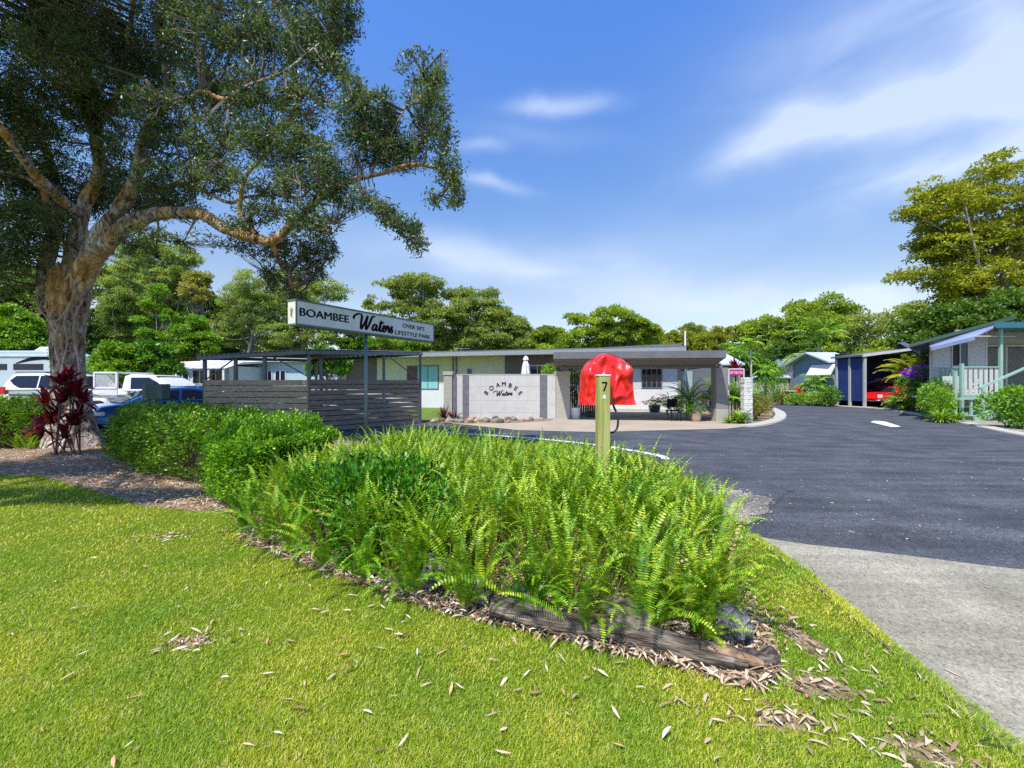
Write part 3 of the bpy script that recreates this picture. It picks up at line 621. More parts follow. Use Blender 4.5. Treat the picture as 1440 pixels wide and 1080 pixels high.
# dry stalks and dark soil between the ferns
k = 5000; q = inrand(FERN, k); a = RNG.uniform(0, 6.28, k); C = np.column_stack([q, np.full(k, .02)])
D = np.stack([np.cos(a)*.35, np.sin(a)*.35, np.full(k, 1.)], 1); V = leaf_verts(C, D, rdir(k), RNG.uniform(.15, .6, k), .009, .5)
tagit(npmesh('dry_fern_stalks', V, 4, M_fdead), 'dry brown stalks standing among the sword ferns', 'ferns', kind='stuff')
# arching edge clumps, things of their own
def fern_clump(label, x, y, dirs, L0, m, group='arching sword fern clumps along the bed edge'):
    root = thing('fern_clump', label, 'fern', (x, y, .01), 0, group)
    az, le, Ls, Ws = [], [], [], []
    for d0, sp, cnt, lean in dirs:
        for _ in range(cnt):
            az.append(radians(d0+random.uniform(-sp, sp))); le.append(max(.05, random.gauss(lean, .16))); Ls.append(L0*random.uniform(.65, 1.1)); Ws.append(random.uniform(.06, .085))
    n = len(az); b = np.column_stack([np.full(n, x)+RNG.normal(0, .04, n), np.full(n, y)+RNG.normal(0, .04, n), np.full(n, .03)])
    V, tip = frond_batch(b, np.array(Ls), np.array(az), np.array(le), np.array(Ws), 40, RNG.uniform(.6, 2.4, n))
    npmesh('frond', V.reshape(-1, 3), 4, m, root)
    return root
edge = [(-2.85, 4.75, .62), (-2.45, 4.4, .62), (-2.05, 4.12, .6), (-1.6, 3.8, .6), (-1.2, 3.55, .58), (-.75, 3.3, .55), (-.3, 3.12, .6), (.1, 3.0, .55), (.5, 2.86, .62), (.85, 2.78, .58), (1.15, 2.72, .5), (1.45, 2.95, .6), (1.72, 3.6, .62), (1.85, 4.3, .6)]
lab = ['at the left corner of the fern bed', 'second from the left corner of the bed, below the bright hedge', 'leaning over the pale litter left of the leafy shrub', 'arching in front of the leafy green shrub', 'just right of the leafy green shrub', 'left of the round black rock', 'spreading over the round black rock', 'above the left end of the log', 'with fronds hanging over the middle of the log', 'behind the mossy boulder on the log', 'between the mossy boulder and the grey corner rock', 'behind the grey corner rock', 'on the right side of the bed facing the driveway', 'at the rear right side of the bed beside the gravel patch']
for (x, y, L0), lb in zip(edge, lab):
    fern_clump('arching sword fern clump '+lb, x, y, [(-95 if x < 1.4 else -20, 85, 13, .62), (0, 180, 8, .2)], L0, M_fern if x > .3 or random.random() < .4 else M_fernd)
# broad leafy shrub inside the fern bed
root = thing('leafy_shrub', 'glossy broad leafed green shrub growing out of the left part of the fern bed', 'shrub', (-1.3, 4.45, 0))
cen = np.array([(-1.05, 4.1, .40), (-1.5, 4.35, .44), (-1.8, 4.6, .40), (-1.2, 4.6, .50), (-.75, 4.0, .34), (-1.25, 3.95, .30), (-2.05, 4.8, .38), (-1.0, 4.5, .50), (-1.6, 4.9, .48)])
n = 11000; ci = RNG.integers(0, len(cen), n); d = rdir(n); C = cen[ci]+d*np.array([.36, .32, .34])*RNG.uniform(.75, 1.05, (n, 1)); C[:, 2] = np.maximum(C[:, 2], .05)
Dd = unit(d+rdir(n)*.7+np.array([0, -.1, .2])); V = leaf_verts(C, Dd, unit(np.cross(np.cross(Dd, d+np.array([0, 0, 1.])), Dd)+rdir(n)*.3), RNG.uniform(.04, .075, n), RNG.uniform(.022, .038, n), .5)
M_lush = leafmat('lush_leaf', [(0.025, 0.11, 0.008), (0.06, 0.24, 0.012), (0.15, 0.40, 0.02)], .3, .3, big=3)
npmesh('foliage', V, 4, M_lush, root)
mb = MB()
for c in cen:
    mb.tube([(-1.35+random.uniform(-.2, .2), 4.5, 0), tuple(c)], [.02, .008], 5)
mb.build('stem', M_twig, root)

# ================================================================ rocks and log edging
M_rock = mat('dark_basalt', [(0.012, 0.012, 0.014), (0.06, 0.062, 0.068), (0.17, 0.172, 0.175), (0.33, 0.33, 0.32)], 0.7, scale=11, detail=12, bump=1, bscale=22, dist=0.04)
M_rock2 = mat('mossy_rock', [(0.05, 0.05, 0.03), (0.13, 0.12, 0.08), (0.24, 0.22, 0.17)], 0.9, scale=8, detail=10, bump=1, bscale=20, dist=0.03)
def rock(name, label, c, r, m, seed, group=None, sub=4, chunk=.35, cat='rock'):
    import bmesh
    bm = bmesh.new(); bmesh.ops.create_icosphere(bm, subdivisions=sub, radius=1)
    for v in bm.verts:
        p = v.co.copy(); q = p*1.6+Vector((seed*3.1, 0, seed))
        vor = noise.voronoi(q, distance_metric='DISTANCE', exponent=2)[0]
        s = 1+chunk*(vor[1]-vor[0]-.25)+.12*noise.noise(p*5+Vector((seed, 0, 0)))
        v.co = Vector((p.x*r[0]*s, p.y*r[1]*s, p.z*r[2]*s))
    me = bpy.data.meshes.new(name); bm.to_mesh(me); bm.free(); me.materials.append(m)
    o = bpy.data.objects.new(name, me); COL.objects.link(o); o.location = c; o.rotation_euler = (0, 0, seed)
    return tagit(o, label, cat, group)
rock('rock', 'round cracked black rock half hidden in ferns at the front left of the bed', (-.60, 3.40, .15), (.12, .11, .15), M_rock, 1.2)
rock('rock', 'mossy grey brown boulder resting behind the middle of the log', (.72, 2.80, .13), (.18, .12, .10), M_rock2, 2.3)
rock('rock', 'blue grey rock at the right corner of the bed above the log end', (1.36, 2.72, .11), (.11, .11, .13), M_rock, 3.7)
rock('rock', 'small dark rock under the fronds behind the left end of the log', (.05, 3.08, .10), (.14, .1, .09), M_rock, 4.1)
rock('rock', 'dark flat rock under ferns right of the round black rock', (-.25, 3.2, .1), (.14, .1, .1), M_rock, 5.4)
M_log = mat('weathered_log', [(0.010, 0.008, 0.007), (0.055, 0.042, 0.033), (0.17, 0.135, 0.105), (0.38, 0.32, 0.26)], 0.85, scale=6, detail=12, bump=1, bscale=11, dist=0.05, stretch=(.7, 5, 5))
M_logcut = mat('split_orange_timber', [(0.05, 0.035, 0.025), (0.24, 0.15, 0.09), (0.40, 0.27, 0.16)], 0.8, scale=14, bump=.8, bscale=20)
def logobj(name, label, a, b, r, m, seed):
    a = Vector(a); b = Vector(b); n = 40; R = 28; root = thing(name, label, 'log', tuple(a), atan2(b.y-a.y, b.x-a.x)); vs = []; fs = []
    t = (b-a).normalized(); x = t.cross(Vector((0, 0, 1))).normalized(); y = x.cross(t)
    for i in range(n+1):
        p = a+(b-a)*(i/n); p = p+Vector((0, 0, .012*sin(i*.3+seed)))+x*.015*sin(i*.17+seed)
        for j in range(R):
            an = 2*pi*j/R; g = noise.noise(Vector((cos(an)*3+seed, sin(an)*3, i*.035)))+.6*noise.noise(Vector((cos(an)*8+seed, sin(an)*8, i*.06)))
            rr = r*(1+.14*g)*(1-.25*(i/n > .97)+0)
            vs.append(p+(x*cos(an)+y*sin(an))*rr)
    for i in range(n):
        for j in range(R): fs.append((i*R+j, i*R+(j+1) % R, (i+1)*R+(j+1) % R, (i+1)*R+j))
    fs.append(tuple(range(R-1, -1, -1))); fs.append(tuple(n*R+j for j in range(R)))
    mb = MB(); mb.add(vs, fs); mb.build('bark', m, root, smooth=True); return root
lg = logobj('log', 'long dark weathered log edging the front of the fern bed', (-.12, 3.02, .07), (1.3, 2.44, .065), .075, M_log, 1)
mb = MB(); mb.tube(spline([(1.10, 2.49, .11), (1.22, 2.43, .105), (1.36, 2.39, .085)], 5), [.012, .02, .028, .03, .03, .03, .03, .028, .025, .02, .015], 9, wob=.6); mb.build('split_end', M_logcut, lg, smooth=False)
lg2 = logobj('log', 'short black charred log stub at the right front corner of the bed', (1.28, 2.45, .05), (1.50, 2.50, .045), .055, M_log, 4)
# ================================================================ entrance sign
M_signface = mat('sign_face', (0.60, 0.66, 0.66), 0.35, scale=2, spec=.4, scale2=6, cols2=[(0.93, 0.93, 0.92), (1, 1, 1)])
M_signend = mat('sign_end', (0.70, 0.72, 0.62), 0.5, scale=4)
M_signtrim = mat('sign_trim_green', (0.10, 0.16, 0.14), 0.5, scale=8)
M_black = mat('black_lettering', (0.010, 0.010, 0.011), 0.8, spec=.1)
M_pole = mat('galvanised_pole', [(0.12, 0.19, 0.19), (0.2, 0.29, 0.29)], 0.45, scale=8, metal=.3, stretch=(1, 1, .3))
sA = Vector((-4.96, 10.1, 0)); sB = Vector((-2.55, 14.4, 0)); su = (sB-sA).normalized(); sn = Vector((su.y, -su.x, 0)); SL = (sB-sA).length
mid = sA+su*SL*.448-sn*.15
root = thing('entrance_sign', 'long pale horizontal sign board with black lettering on a single grey green pole', 'sign', (mid.x, mid.y, 0))
Z0, Z1 = 2.955, 3.555
def sp(u, z, o=0.0): return sA+su*u+sn*o+Vector((0, 0, z))
mb = MB(); mb.prism([sp(.012, Z0+.02, -.004), sp(SL-.012, Z0+.02, -.004), sp(SL-.012, Z1-.02, -.004), sp(.012, Z1-.02, -.004)], -sn*.292); mb.build('sign_box', M_signend, root)
mb = MB(); mb.prism([sp(.03, Z0+.03, 0.002), sp(SL-.03, Z0+.03, 0.002), sp(SL-.03, Z1-.03, .002), sp(.03, Z1-.03, .002)], -sn*.004); mb.build('face_panel', M_signface, root)
mb = MB()
for z0, z1 in ((Z0, Z0+.04), (Z1-.04, Z1)): mb.prism([sp(0, z0, .014), sp(SL, z0, .014), sp(SL, z1, .014), sp(0, z1, .014)], -sn*.328)
for u0, u1 in ((0, .035), (SL-.035, SL)): mb.prism([sp(u0, Z0+.04, .014), sp(u1, Z0+.04, .014), sp(u1, Z1-.04, .014), sp(u0, Z1-.04, .014)], -sn*.02)
mb.build('frame', M_signtrim, root)
mb = MB(); mb.tube([(mid.x, mid.y, 0), (mid.x, mid.y, Z0)], .048, 16); mb.build('pole', M_pole, root, smooth=True)
def su_of(px):   # distance along the board for a pixel column
    k = (px-CX)/F; return (k*sA.y-sA.x)/(su.x-k*su.y)
def mapsign(u0, z0):
    return lambda x, y, z: sp(u0+x, z0+y, .006+z)
u0 = su_of(421); u1 = su_of(490.5)
text_part('lettering', 'BOAMBEE', .26, mapsign(u0, 3.185), M_black, root, bold=.03, fit=(u1-u0))
u0 = su_of(495.5); u1 = su_of(555); scl = (u1-u0)/8.15
script_part('lettering', mapsign(u0+1.2*scl, 3.07), scl, M_black, root, w=.34, shear=.12)
t0 = su_of(566); t1 = su_of(596.5)
text_part('lettering', "OVER 50'S", .17, mapsign(t0, 3.285), M_black, root, bold=.016, fit=t1-t0)
t0 = su_of(555.5); t1 = su_of(605)
text_part('lettering', 'LIFESTYLE PARK', .17, mapsign(t0, 3.055), M_black, root, bold=.016, fit=t1-t0)
mb = MB()   # small emblem on the end face
ec = sA-sn*.145-su*.001+Vector((0, 0, 3.255)); ex = -sn
ring = [ec+ex*(.028*cos(a))+Vector((0, 0, .05+.05*sin(a)))-su*.004 for a in [2*pi*i/14 for i in range(15)]]
mb.tube(ring, .006, 6); mb.tube([ec+ex*x+Vector((0, 0, z))-su*.004 for x, z in ((.02, 0), (-.0, -.012), (.022, -.05), (.015, -.085), (-.02, -.08))], .008, 6); mb.build('emblem', M_black, root)

# ================================================================ numbered post with covered hose reel
M_post = mat('treated_pine', [(0.30, 0.34, 0.08), (0.42, 0.43, 0.13), (0.50, 0.48, 0.2)], 0.8, scale=5, stretch=(6, 6, .35), bump=.9, bscale=9, dist=.008, scale2=3, cols2=[(.6, .6, .5), (1.05, 1.05, 1.0)], mix2=.7)
M_red = mat('red_vinyl', [(0.74, 0.012, 0.008), (0.84, 0.02, 0.012)], 0.36, scale=3, spec=.5, coat=.25, bump=.5, bscale=14, dist=.012)
M_white = mat('white_cap', (0.75, 0.75, 0.74), 0.5)
M_rubber = mat('black_rubber', (0.015, 0.015, 0.017), 0.4)
pd = 5.0; pc = W(847.5, 600, pd); r_ = radians(4)
root = thing('hose_reel_post', 'green treated timber post numbered 7 with a hose reel under a shiny red vinyl cover', 'hose reel', (pc.x, pd, 0), r_)
zt = 1.6+12.5/F*pd
mb = MB(); mb.box(-.068, -.068, 0, .068, .068, zt-.012); mb.build('post', M_post, root, bevel=.005, world=False)
mb = MB(); mb.box(-.073, -.073, zt-.011, .073, .073, zt+.006); mb.build('cap', M_white, root, bevel=.003, world=False)
mb = MB(); mb.tube([(0.0, -.02, zt+.006), (.0, -.02, zt+.022)], .007, 8); mb.build('screw', M_white, root, world=False)
mb = MB()
for a, b in (((-.028, zt-.085), (.028, zt-.085)), ((.028, zt-.082), (-.006, zt-.18))):
    mb.beam((a[0], -.0695, a[1]), (b[0], -.0695, b[1]), .017, .003, up=(0, 1, 0))
for v in range(len(mb.v)): pass
mb.build('number', M_black, root, world=False)
mb = MB(); mb.box(-.018, -.0705, zt-.265, .018, -.069, zt-.225); mb.build('tag', M_signend, root, world=False)
# red cover: domed sack, flat front & back, wrinkled
vs = []; fs = []; A_, B_ = 64, 40; hwid = .315; zb = 1.6-29/F*(pd+.2); ztop = 1.6+43.5/F*(pd+.2); hh = ztop-zb
prof = []
for i in range(A_+1):   # outline from bottom left up over to bottom right
    t = i/A_; s_ = t*2-1
    if abs(s_) > .5:
        q = (1-abs(s_))/.5; x = (1 if s_ > 0 else -1)*hwid*(1.05-.10*q); z = zb+q*(hh-hwid*.95)
    else:
        an = s_/.5*pi/2; x = hwid*.95*sin(an); z = zb+hh-hwid*.95+hwid*.95*cos(an)
    prof.append((x, z))
cz = zb
def wr(x, y, z):
    p = Vector((x*4.2+z*1.2, y*3, z*3.0-x*1.5)); r = noise.ridged_multi_fractal(p+Vector((4, 2, 1)), 1.0, 2.1, 3, 1.0, 2.0)
    return (r-1.1)*.026+.016*noise.noise(Vector((x*6, y*6, z*4)))
yd = .15
for k in range(B_+1):   # rings: front centre -> rim -> back centre
    t = k/B_
    for (x, z) in prof:
        if t < .4: f_ = t/.4; X = x*f_*.93; Z = cz+(z-cz)*f_*.95; y = -yd-.035*(1-f_**2)
        elif t <= .6: f_ = (t-.4)/.2; X = x*(.93+.07*sin(f_*pi)); Z = cz+(z-cz)*(.95+.05*sin(f_*pi)); y = -yd+2*yd*f_
        else: f_ = (1-t)/.4; X = x*f_*.93; Z = cz+(z-cz)*f_*.95; y = yd
        d_ = wr(X, y, Z); out = Vector((X, 0, Z-cz)); out = out.normalized() if out.length > .01 else Vector((0, 0, 1))
        if .38 < t < .62: X += out.x*d_*.5; Z += out.z*d_*.5
        y -= d_*(2.1 if t < .5 else -2.1)
        if t < .42:   # deep sagging folds hanging from the top right, hollow under the crown
            rr_ = sqrt((X-.03)**2+(Z-(zb+.36))**2); y += .016*math.exp(-((rr_-.14)/.05)**2)*(1 if X > -.02 else .25)*(Z > zb+.2)
            y += .026*math.exp(-((X-.06-.5*(zb+.42-Z))/.03)**2)*(Z < zb+.44); y -= .02*math.exp(-((X-.17-.2*(zb+.4-Z))/.03)**2); y += .018*math.exp(-((X+.09+.3*(zb+.4-Z))/.025)**2)
            y -= .018*math.exp(-((X+.16+.15*(zb+.3-Z))/.03)**2)
        vs.append((X+.115, y+.235, max(Z, zb-.012+.014*sin(X*18)*(1 if t < .5 else .4))))
W_ = A_+1
for k in range(B_):
    for i in range(A_): fs.append((k*W_+i, k*W_+i+1, (k+1)*W_+i+1, (k+1)*W_+i))
mb = MB(); mb.add(vs, fs); o = mb.build('cover', M_red, root, smooth=True, world=False)
ss = o.modifiers.new('s', 'SUBSURF'); ss.levels = 1; ss.render_levels = 1
mb = MB(); mb.tube(spline([(.16, .22, zb+.15), (.175, .18, zb), (.205, .1, zb-.13), (.19, .07, zb-.26), (.13, .06, zb-.315), (.085, .075, zb-.28), (.075, .09, zb-.1), (.08, .12, zb+.12)], 6), .0125, 10); mb.build('hose', M_rubber, root, smooth=True, world=False)
mb = MB(); mb.tube([(0, .05, zb+.32), (0, .25, zb+.32)], .03, 10); mb.build('bracket', M_rubber, root, world=False)

# ================================================================ slatted bin enclosure with tin roof
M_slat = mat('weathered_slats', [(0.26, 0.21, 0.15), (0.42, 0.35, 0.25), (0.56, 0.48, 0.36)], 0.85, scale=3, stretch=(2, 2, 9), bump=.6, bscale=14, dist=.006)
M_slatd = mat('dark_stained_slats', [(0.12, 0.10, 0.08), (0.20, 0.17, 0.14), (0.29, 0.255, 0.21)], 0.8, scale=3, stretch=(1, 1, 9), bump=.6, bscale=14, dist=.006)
M_steel = mat('grey_steel_post', [(0.10, 0.13, 0.16), (0.17, 0.20, 0.24)], 0.5, scale=6, metal=.3)
M_tin = mat('old_corrugated_tin', [(0.10, 0.09, 0.08), (0.28, 0.26, 0.24)], 0.6, scale=3, metal=.4, bump=.3)
A0 = Vector((-10.05, 14.35, 0)); B0 = Vector((-6.53, 14.1, 0)); C0 = Vector((-3.72, 17.8, 0)); D0 = Vector((-8.6, 19.3, 0))
root = thing('bin_enclosure', 'slatted timber enclosure with grey steel posts and a thin corrugated roof behind the sign pole', 'enclosure', tuple((A0+C0)/2))
def slats(a, b, h, n, gap, m, th=.035, off=0):
    mb = MB(); d = (b-a).normalized(); nn = Vector((d.y, -d.x, 0)); sh = (h-.03-gap*n)/n
    for i in range(n):
        z = .03+i*(sh+gap); j = random.uniform(-.004, .004)
        mb.prism([a+nn*(off+j)+Vector((0, 0, z)), b+nn*(off+j)+Vector((0, 0, z+random.uniform(-.005, .005))), b+nn*(off+j)+Vector((0, 0, z+sh)), a+nn*(off+j)+Vector((0, 0, z+sh+random.uniform(-.004, .004)))], -nn*th)
    mb.build('slat_panel', m, root, bevel=.004, seg=1)
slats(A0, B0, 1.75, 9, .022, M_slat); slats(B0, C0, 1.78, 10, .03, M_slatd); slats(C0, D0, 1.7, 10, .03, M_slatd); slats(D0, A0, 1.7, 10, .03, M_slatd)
TR = [A0+Vector((-.12, -.1, 2.50)), B0+Vector((0, -.14, 2.67)), C0+Vector((.1, 0, 2.88)), D0+Vector((-.1, .1, 2.70))]
def rz_(p):   # roof height plane-ish
    a, b, c, d = TR; return 2.5+.17*((p.x+10)/3.5)*.6+.05*(p.y-14.1)
for p in (A0, A0+(B0-A0)*.30, A0+(B0-A0)*.58, B0, B0+(C0-B0)*.03+Vector((.0, .6, 0)), B0+(C0-B0)*.62, C0, D0):
    top = TR[0].z+(TR[1].z-TR[0].z)*min(1, max(0, (p-A0).dot((B0-A0).normalized())/(B0-A0).length))-.1 if abs(p.y-14.2) < .9 else (TR[2].z-.12 if p != D0 else 2.6)
    if p == B0+(C0-B0)*.62: top = TR[1].z+(TR[2].z-TR[1].z)*.62-.12
    q = p+Vector((.0, .075, 0)); mb = MB(); mb.box(q.x-.045, q.y-.045, 0, q.x+.045, q.y+.045, top); mb.build('post', M_steel, root)
for a, b in ((0, 1), (1, 2), (2, 3), (3, 0)):
    mb = MB(); mb.beam(TR[a]-Vector((0, 0, .065)), TR[b]-Vector((0, 0, .065)), .05, .12); mb.build('roof_beam', M_steel, root)
for a, b in ((A0+Vector((.05, .07, 1.75)), A0+(B0-A0)*.3+Vector((0, .07, 2.45))), (B0+Vector((-.05, .07, 1.85)), B0+(A0-B0)*.38+Vector((0, .07, 2.55))), (B0+(C0-B0)*.99+Vector((-.04, .05, 1.8)), B0+(C0-B0)*.66+Vector((-.04, .05, 2.7)))):
    mb = MB(); mb.beam(a, b, .035, .035); mb.build('brace', M_steel, root)
mb = MB(); nc = 90; vs = []; fs = []
for i in range(nc+1):
    t = i/nc; dz = .018*sin(t*nc*pi/2)
    a = TR[0]*(1-t)+TR[1]*t; b = TR[3]*(1-t)+TR[2]*t
    for q in (a, b, ): vs.append((q.x, q.y-.03 if q is a else q.y, q.z+.02+dz)); vs.append((q.x, q.y-.03 if q is a else q.y, q.z+.014+dz))
for i in range(nc):
    k = i*4; fs += [(k, k+4, k+6, k+2), (k+1, k+3, k+7, k+5), (k, k+1, k+5, k+4), (k+2, k+6, k+7, k+3)]
mb.add(vs, fs); mb.build('roof_sheet', M_tin, root)

# ================================================================ feature entry wall
M_tile = mat('pale_stone_tile', [(0.50, 0.495, 0.475), (0.60, 0.59, 0.565)], 0.5, scale=3, spec=.4)
M_tiled = mat('slate_strip_tile', [(0.13, 0.13, 0.155), (0.19, 0.19, 0.22)], 0.4, scale=6)
M_block = mat('cream_block', [(0.38, 0.36, 0.31), (0.47, 0.45, 0.39)], 0.9, scale=10, bump=.4, bscale=60, dist=.006)
M_grout = mat('grout', (0.50, 0.50, 0.48), 0.9)
wy = 20.0
root = thing('entry_wall', 'pale tiled feature wall with curved black lettering and two dark vertical tile strips', 'wall', (-.3, wy, 0))
x0, x1, zt = -2.52, 1.98, 2.05
mb = MB(); mb.box(x0, wy, 0, x1, wy+.18, zt-.03); mb.build('wall_core', M_grout, root)
def tilegrid(xa, xb, zs, nx, m, name, proud=.006, g=.004):
    mb = MB()
    for k in range(len(zs)-1):
        for i in range(nx):
            a = xa+(xb-xa)*i/nx+g; b = xa+(xb-xa)*(i+1)/nx-g; mb.box(a, wy-proud, zs[k]+g, b, wy-.001, zs[k+1]-g)
    mb.build(name, m, root)
zs = [.03, .42, .95, 1.5, 2.04]
tilegrid(x0, -2.24, [.03, .3, 1.5, 2.04], 1, M_tile, 'tile_panel')
tilegrid(-2.24, -1.95, [.03, .66, 1.38, 2.04], 1, M_tiled, 'dark_tile_strip', .016)
tilegrid(-1.95, 1.26, [.03, .30, .85, 1.48, 2.04], 6, M_tile, 'tile_panel')
tilegrid(1.26, 1.60, [.03, .6, 1.34, 2.04], 1, M_tiled, 'dark_tile_strip', .016)
tilegrid(1.60, 1.98, [.03, .66, 1.3, 2.04], 1, M_tile, 'tile_panel')
mb = MB(); mb.box(x0-.002, wy-.02, zt-.028, x1+.002, wy+.2, zt); mb.build('coping', M_grout, root)
def brickpier(name, xa, xb, ya, yb, h, cap=.03, ch=.16):
    mb = MB(); z = 0; k = 0
    while z < h-ch-.01:
        z1 = min(z+.098, h-ch); mb.box(xa, ya, z+.002, xb, yb, z1-.004); z = z+.1; k += 1
    mb.build(name, M_block, root, bevel=.006, seg=1)
    mb = MB(); mb.box(xa-cap, ya-cap, h-ch, xb+cap, yb+cap, h); mb.build('pier_cap', M_block, root, bevel=.012)
    mb = MB(); mb.box(xa+.01, ya+.01, 0, xb-.01, yb-.01, h-ch); mb.build('pier_core', M_grout, root)
brickpier('pier', -3.08, -2.70, wy-.12, wy+.35, 2.16)
mb = MB(); mb.box(-2.69, wy-.06, 0, -2.53, wy+.16, 2.0); mb.build('recess_shade_block', M_tiled, root)  # solid dark block; shade of the gap is put in by its colour
brickpier('pier', 1.99, 2.62, wy-.10, wy+.6, 2.18)
for ch, (px, py), adeg in zip('BOAMBEE', ((683.5, 552), (691, 545.5), (700, 541), (708.5, 539.5), (717.5, 541.5), (725.5, 546), (732, 552.5)), (52, 36, 18, 0, -18, -36, -52)):
    a = radians(adeg*.95); ox = (px-CX)/F*wy; oz = EYE+(HY-py)/F*wy
    mf = (lambda ox, oz, a: (lambda x, y, z: Vector((ox+x*cos(a)-(y-.105)*sin(a), wy-.018-z, oz+x*sin(a)+(y-.105)*cos(a)))))(ox, oz, a)
    text_part('letter', ch, .275, mf, M_black, root, bold=.02, align='CENTER')
script_part('lettering', lambda x, y, z: Vector((-.72+x, wy-.018-z, 1.06+y+.06*x)), .113, M_black, root, w=.27)
# rocks along the wall foot
ms = [M_rock2, mat('pink_garden_rock', [(0.3, 0.2, 0.14), (0.5, 0.36, 0.28)], .9, scale=8, bump=.6), mat('grey_garden_rock', [(0.14, 0.13, 0.12), (0.32, 0.3, 0.27)], .9, scale=8, bump=.6)]
pro = [rock('garden_rock', 'garden rock in the row along the foot of the tiled feature wall', (0, 0, -5), (1, .8, .7), ms[i % 3], i+.5, 'garden rocks along the feature wall', 2, .3) for i in range(6)]
for i in range(52):
    o = pro[i] if i < 6 else pro[i % 6].copy()
    if i >= 6: COL.objects.link(o)
    x = random.uniform(-3.3, 1.35); y = random.uniform(17.9, 19.6) if x < 0 else random.uniform(18.7, 19.6)
    s = random.uniform(.07, .17); o.location = (x, y, .03+s*.35); o.scale = (s*1.2, s, s); o.rotation_euler = (0, 0, random.uniform(0, 6))
flat('garden_bed_soil', [(-3.6, 19.9), (-3.6, 18.4), (-2.2, 17.6), (.2, 18.0), (1.6, 18.9), (1.9, 19.9)], .030, M_mulch)

# ================================================================ main park building
WO = Vector((-12.5, 31.8, 0)); wu = Vector((21.9, -6.4, 0)).normalized(); wn = Vector((wu.y, -wu.x, 0)); 
def wl(px):  # distance along the wall line
    k = (px-CX)/F; return (k*WO.y-WO.x)/(wu.x-k*wu.y)
def wz(px, py): s = wl(px); return EYE+(HY-py)/F*(WO+wu*s).y
def wp(s, z, o=0.0): return WO+wu*s+wn*o+Vector((0, 0, z))
M_cream = mat('cream_render', [(0.50, 0.50, 0.33), (0.56, 0.56, 0.38)], 0.85, scale=2, bump=.1, bscale=80)
M_wwhite = mat('white_render', [(0.60, 0.60, 0.61), (0.68, 0.68, 0.68)], 0.8, scale=2, bump=.1, bscale=80)
M_brown = mat('brown_grey_panel', (0.13, 0.115, 0.105), 0.8, scale=2)
M_greyp = mat('pale_grey_panel', (0.50, 0.56, 0.57), 0.8, scale=2)
M_fasc = mat('grey_fascia', [(0.12, 0.125, 0.135), (0.16, 0.165, 0.175)], 0.5, scale=3)
M_fascd = mat('charcoal_fascia', [(0.10, 0.105, 0.11), (0.15, 0.155, 0.16)], 0.5, scale=3)
M_glass = glassmat('window_glass'); M_teal = mat('teal_curtain', [(0.17, 0.42, 0.42), (0.3, 0.6, 0.6)], .8, scale=1, stretch=(14, 14, .3))
M_alu = mat('aluminium_frame', (0.45, 0.47, 0.48), 0.4, metal=.5); M_dkframe = mat('dark_frame', (0.12, 0.13, 0.14), .5)
bc = wp(13, 0)
root = thing('park_office', 'low flat roofed cream and white building with grey fascia running behind the feature wall', 'building', tuple(bc))
sE = wl(953)
def wbox(s0, s1, z0, z1, o0, o1, name, m, par=None, bevel=0):
    mb = MB(); mb.prism([wp(s0, z0, o1), wp(s1, z0, o1), wp(s1, z1, o1), wp(s0, z1, o1)], -wn*(o1-o0)); return mb.build(name, m, par or root, bevel=bevel)
s_mid = wl(806); ZE = 3.42
wbox(wl(476), s_mid, 1.58, ZE, -.22, 0, 'upper_wall', M_cream); wbox(wl(476)+.01, s_mid, 0, 1.575, -.22, .012, 'lower_wall', M_wwhite)
wbox(s_mid+.003, sE, 1.31, ZE, -.22, -.001, 'upper_wall', M_greyp); wbox(s_mid+.003, sE, 0, 1.30, -.22, .010, 'lower_wall', M_wwhite)
wbox(s_mid+.01, sE+.02, .0, .12, -.2, .02, 'plinth', M_block)
wbox(wl(476), wl(476)+.2, 0, ZE, -6, -.23, 'side_wall', M_cream)
mb = MB(); mb.prism([wp(.02, 0, -6.2), wp(sE, 0, -6.2), wp(sE, ZE, -6.2), wp(.02, ZE, -6.2)], -wn*.2); mb.build('rear_wall', M_cream, root)
def window(px0, px1, py0, py1, fm, glassm, panes=2, curtain=None, off=.0):
    s0, s1 = wl(px0), wl(px1); pm = (px0+px1)/2; z1, z0 = wz(pm, py0), wz(pm, py1); t = .06
    mb = MB()
    for a, b, c, d in ((s0, s1, z0, z0+t), (s0, s1, z1-t, z1), (s0, s0+t, z0+t, z1-t), (s1-t, s1, z0+t, z1-t)):
        mb.prism([wp(a, c, .045+off), wp(b, c, .045+off), wp(b, d, .045+off), wp(a, d, .045+off)], -wn*.05)
    for i in range(1, panes):
        sm = s0+(s1-s0)*i/panes; mb.prism([wp(sm-.025, z0+t, .04+off), wp(sm+.025, z0+t, .04+off), wp(sm+.025, z1-t, .04+off), wp(sm-.025, z1-t, .04+off)], -wn*.04)
    fr = mb.build('window', fm, root)
    for i in range(panes):
        a = s0+t+(s1-s0-2*t)*i/panes; b = s0+t+(s1-s0-2*t)*(i+1)/panes
        mt = curtain[i] if curtain and curtain[i] else glassm
        mb = MB(); mb.prism([wp(a, z0+t, .022+off), wp(b, z0+t, .022+off), wp(b, z1-t, .022+off), wp(a, z1-t, .022+off)], -wn*.01); o = mb.build('pane', mt, fr)
    return fr
wbox(wl(487), wl(530), 1.62, ZE-.01, .002, .02, 'brown_panel', M_brown)
wbox(wl(710), s_mid-.05, 1.62, ZE-.01, .002, .02, 'brown_panel', M_brown)
window(572.5, 617, 514, 547.5, M_dkframe, M_glass, 3, [None, M_teal, M_teal])
window(656, 665, 517, 531, M_alu, glassmat('blue_glass', (.03, .08, .16)), 1)
window(743, 796, 513, 531, M_alu, M_glass, 4, off=.02)
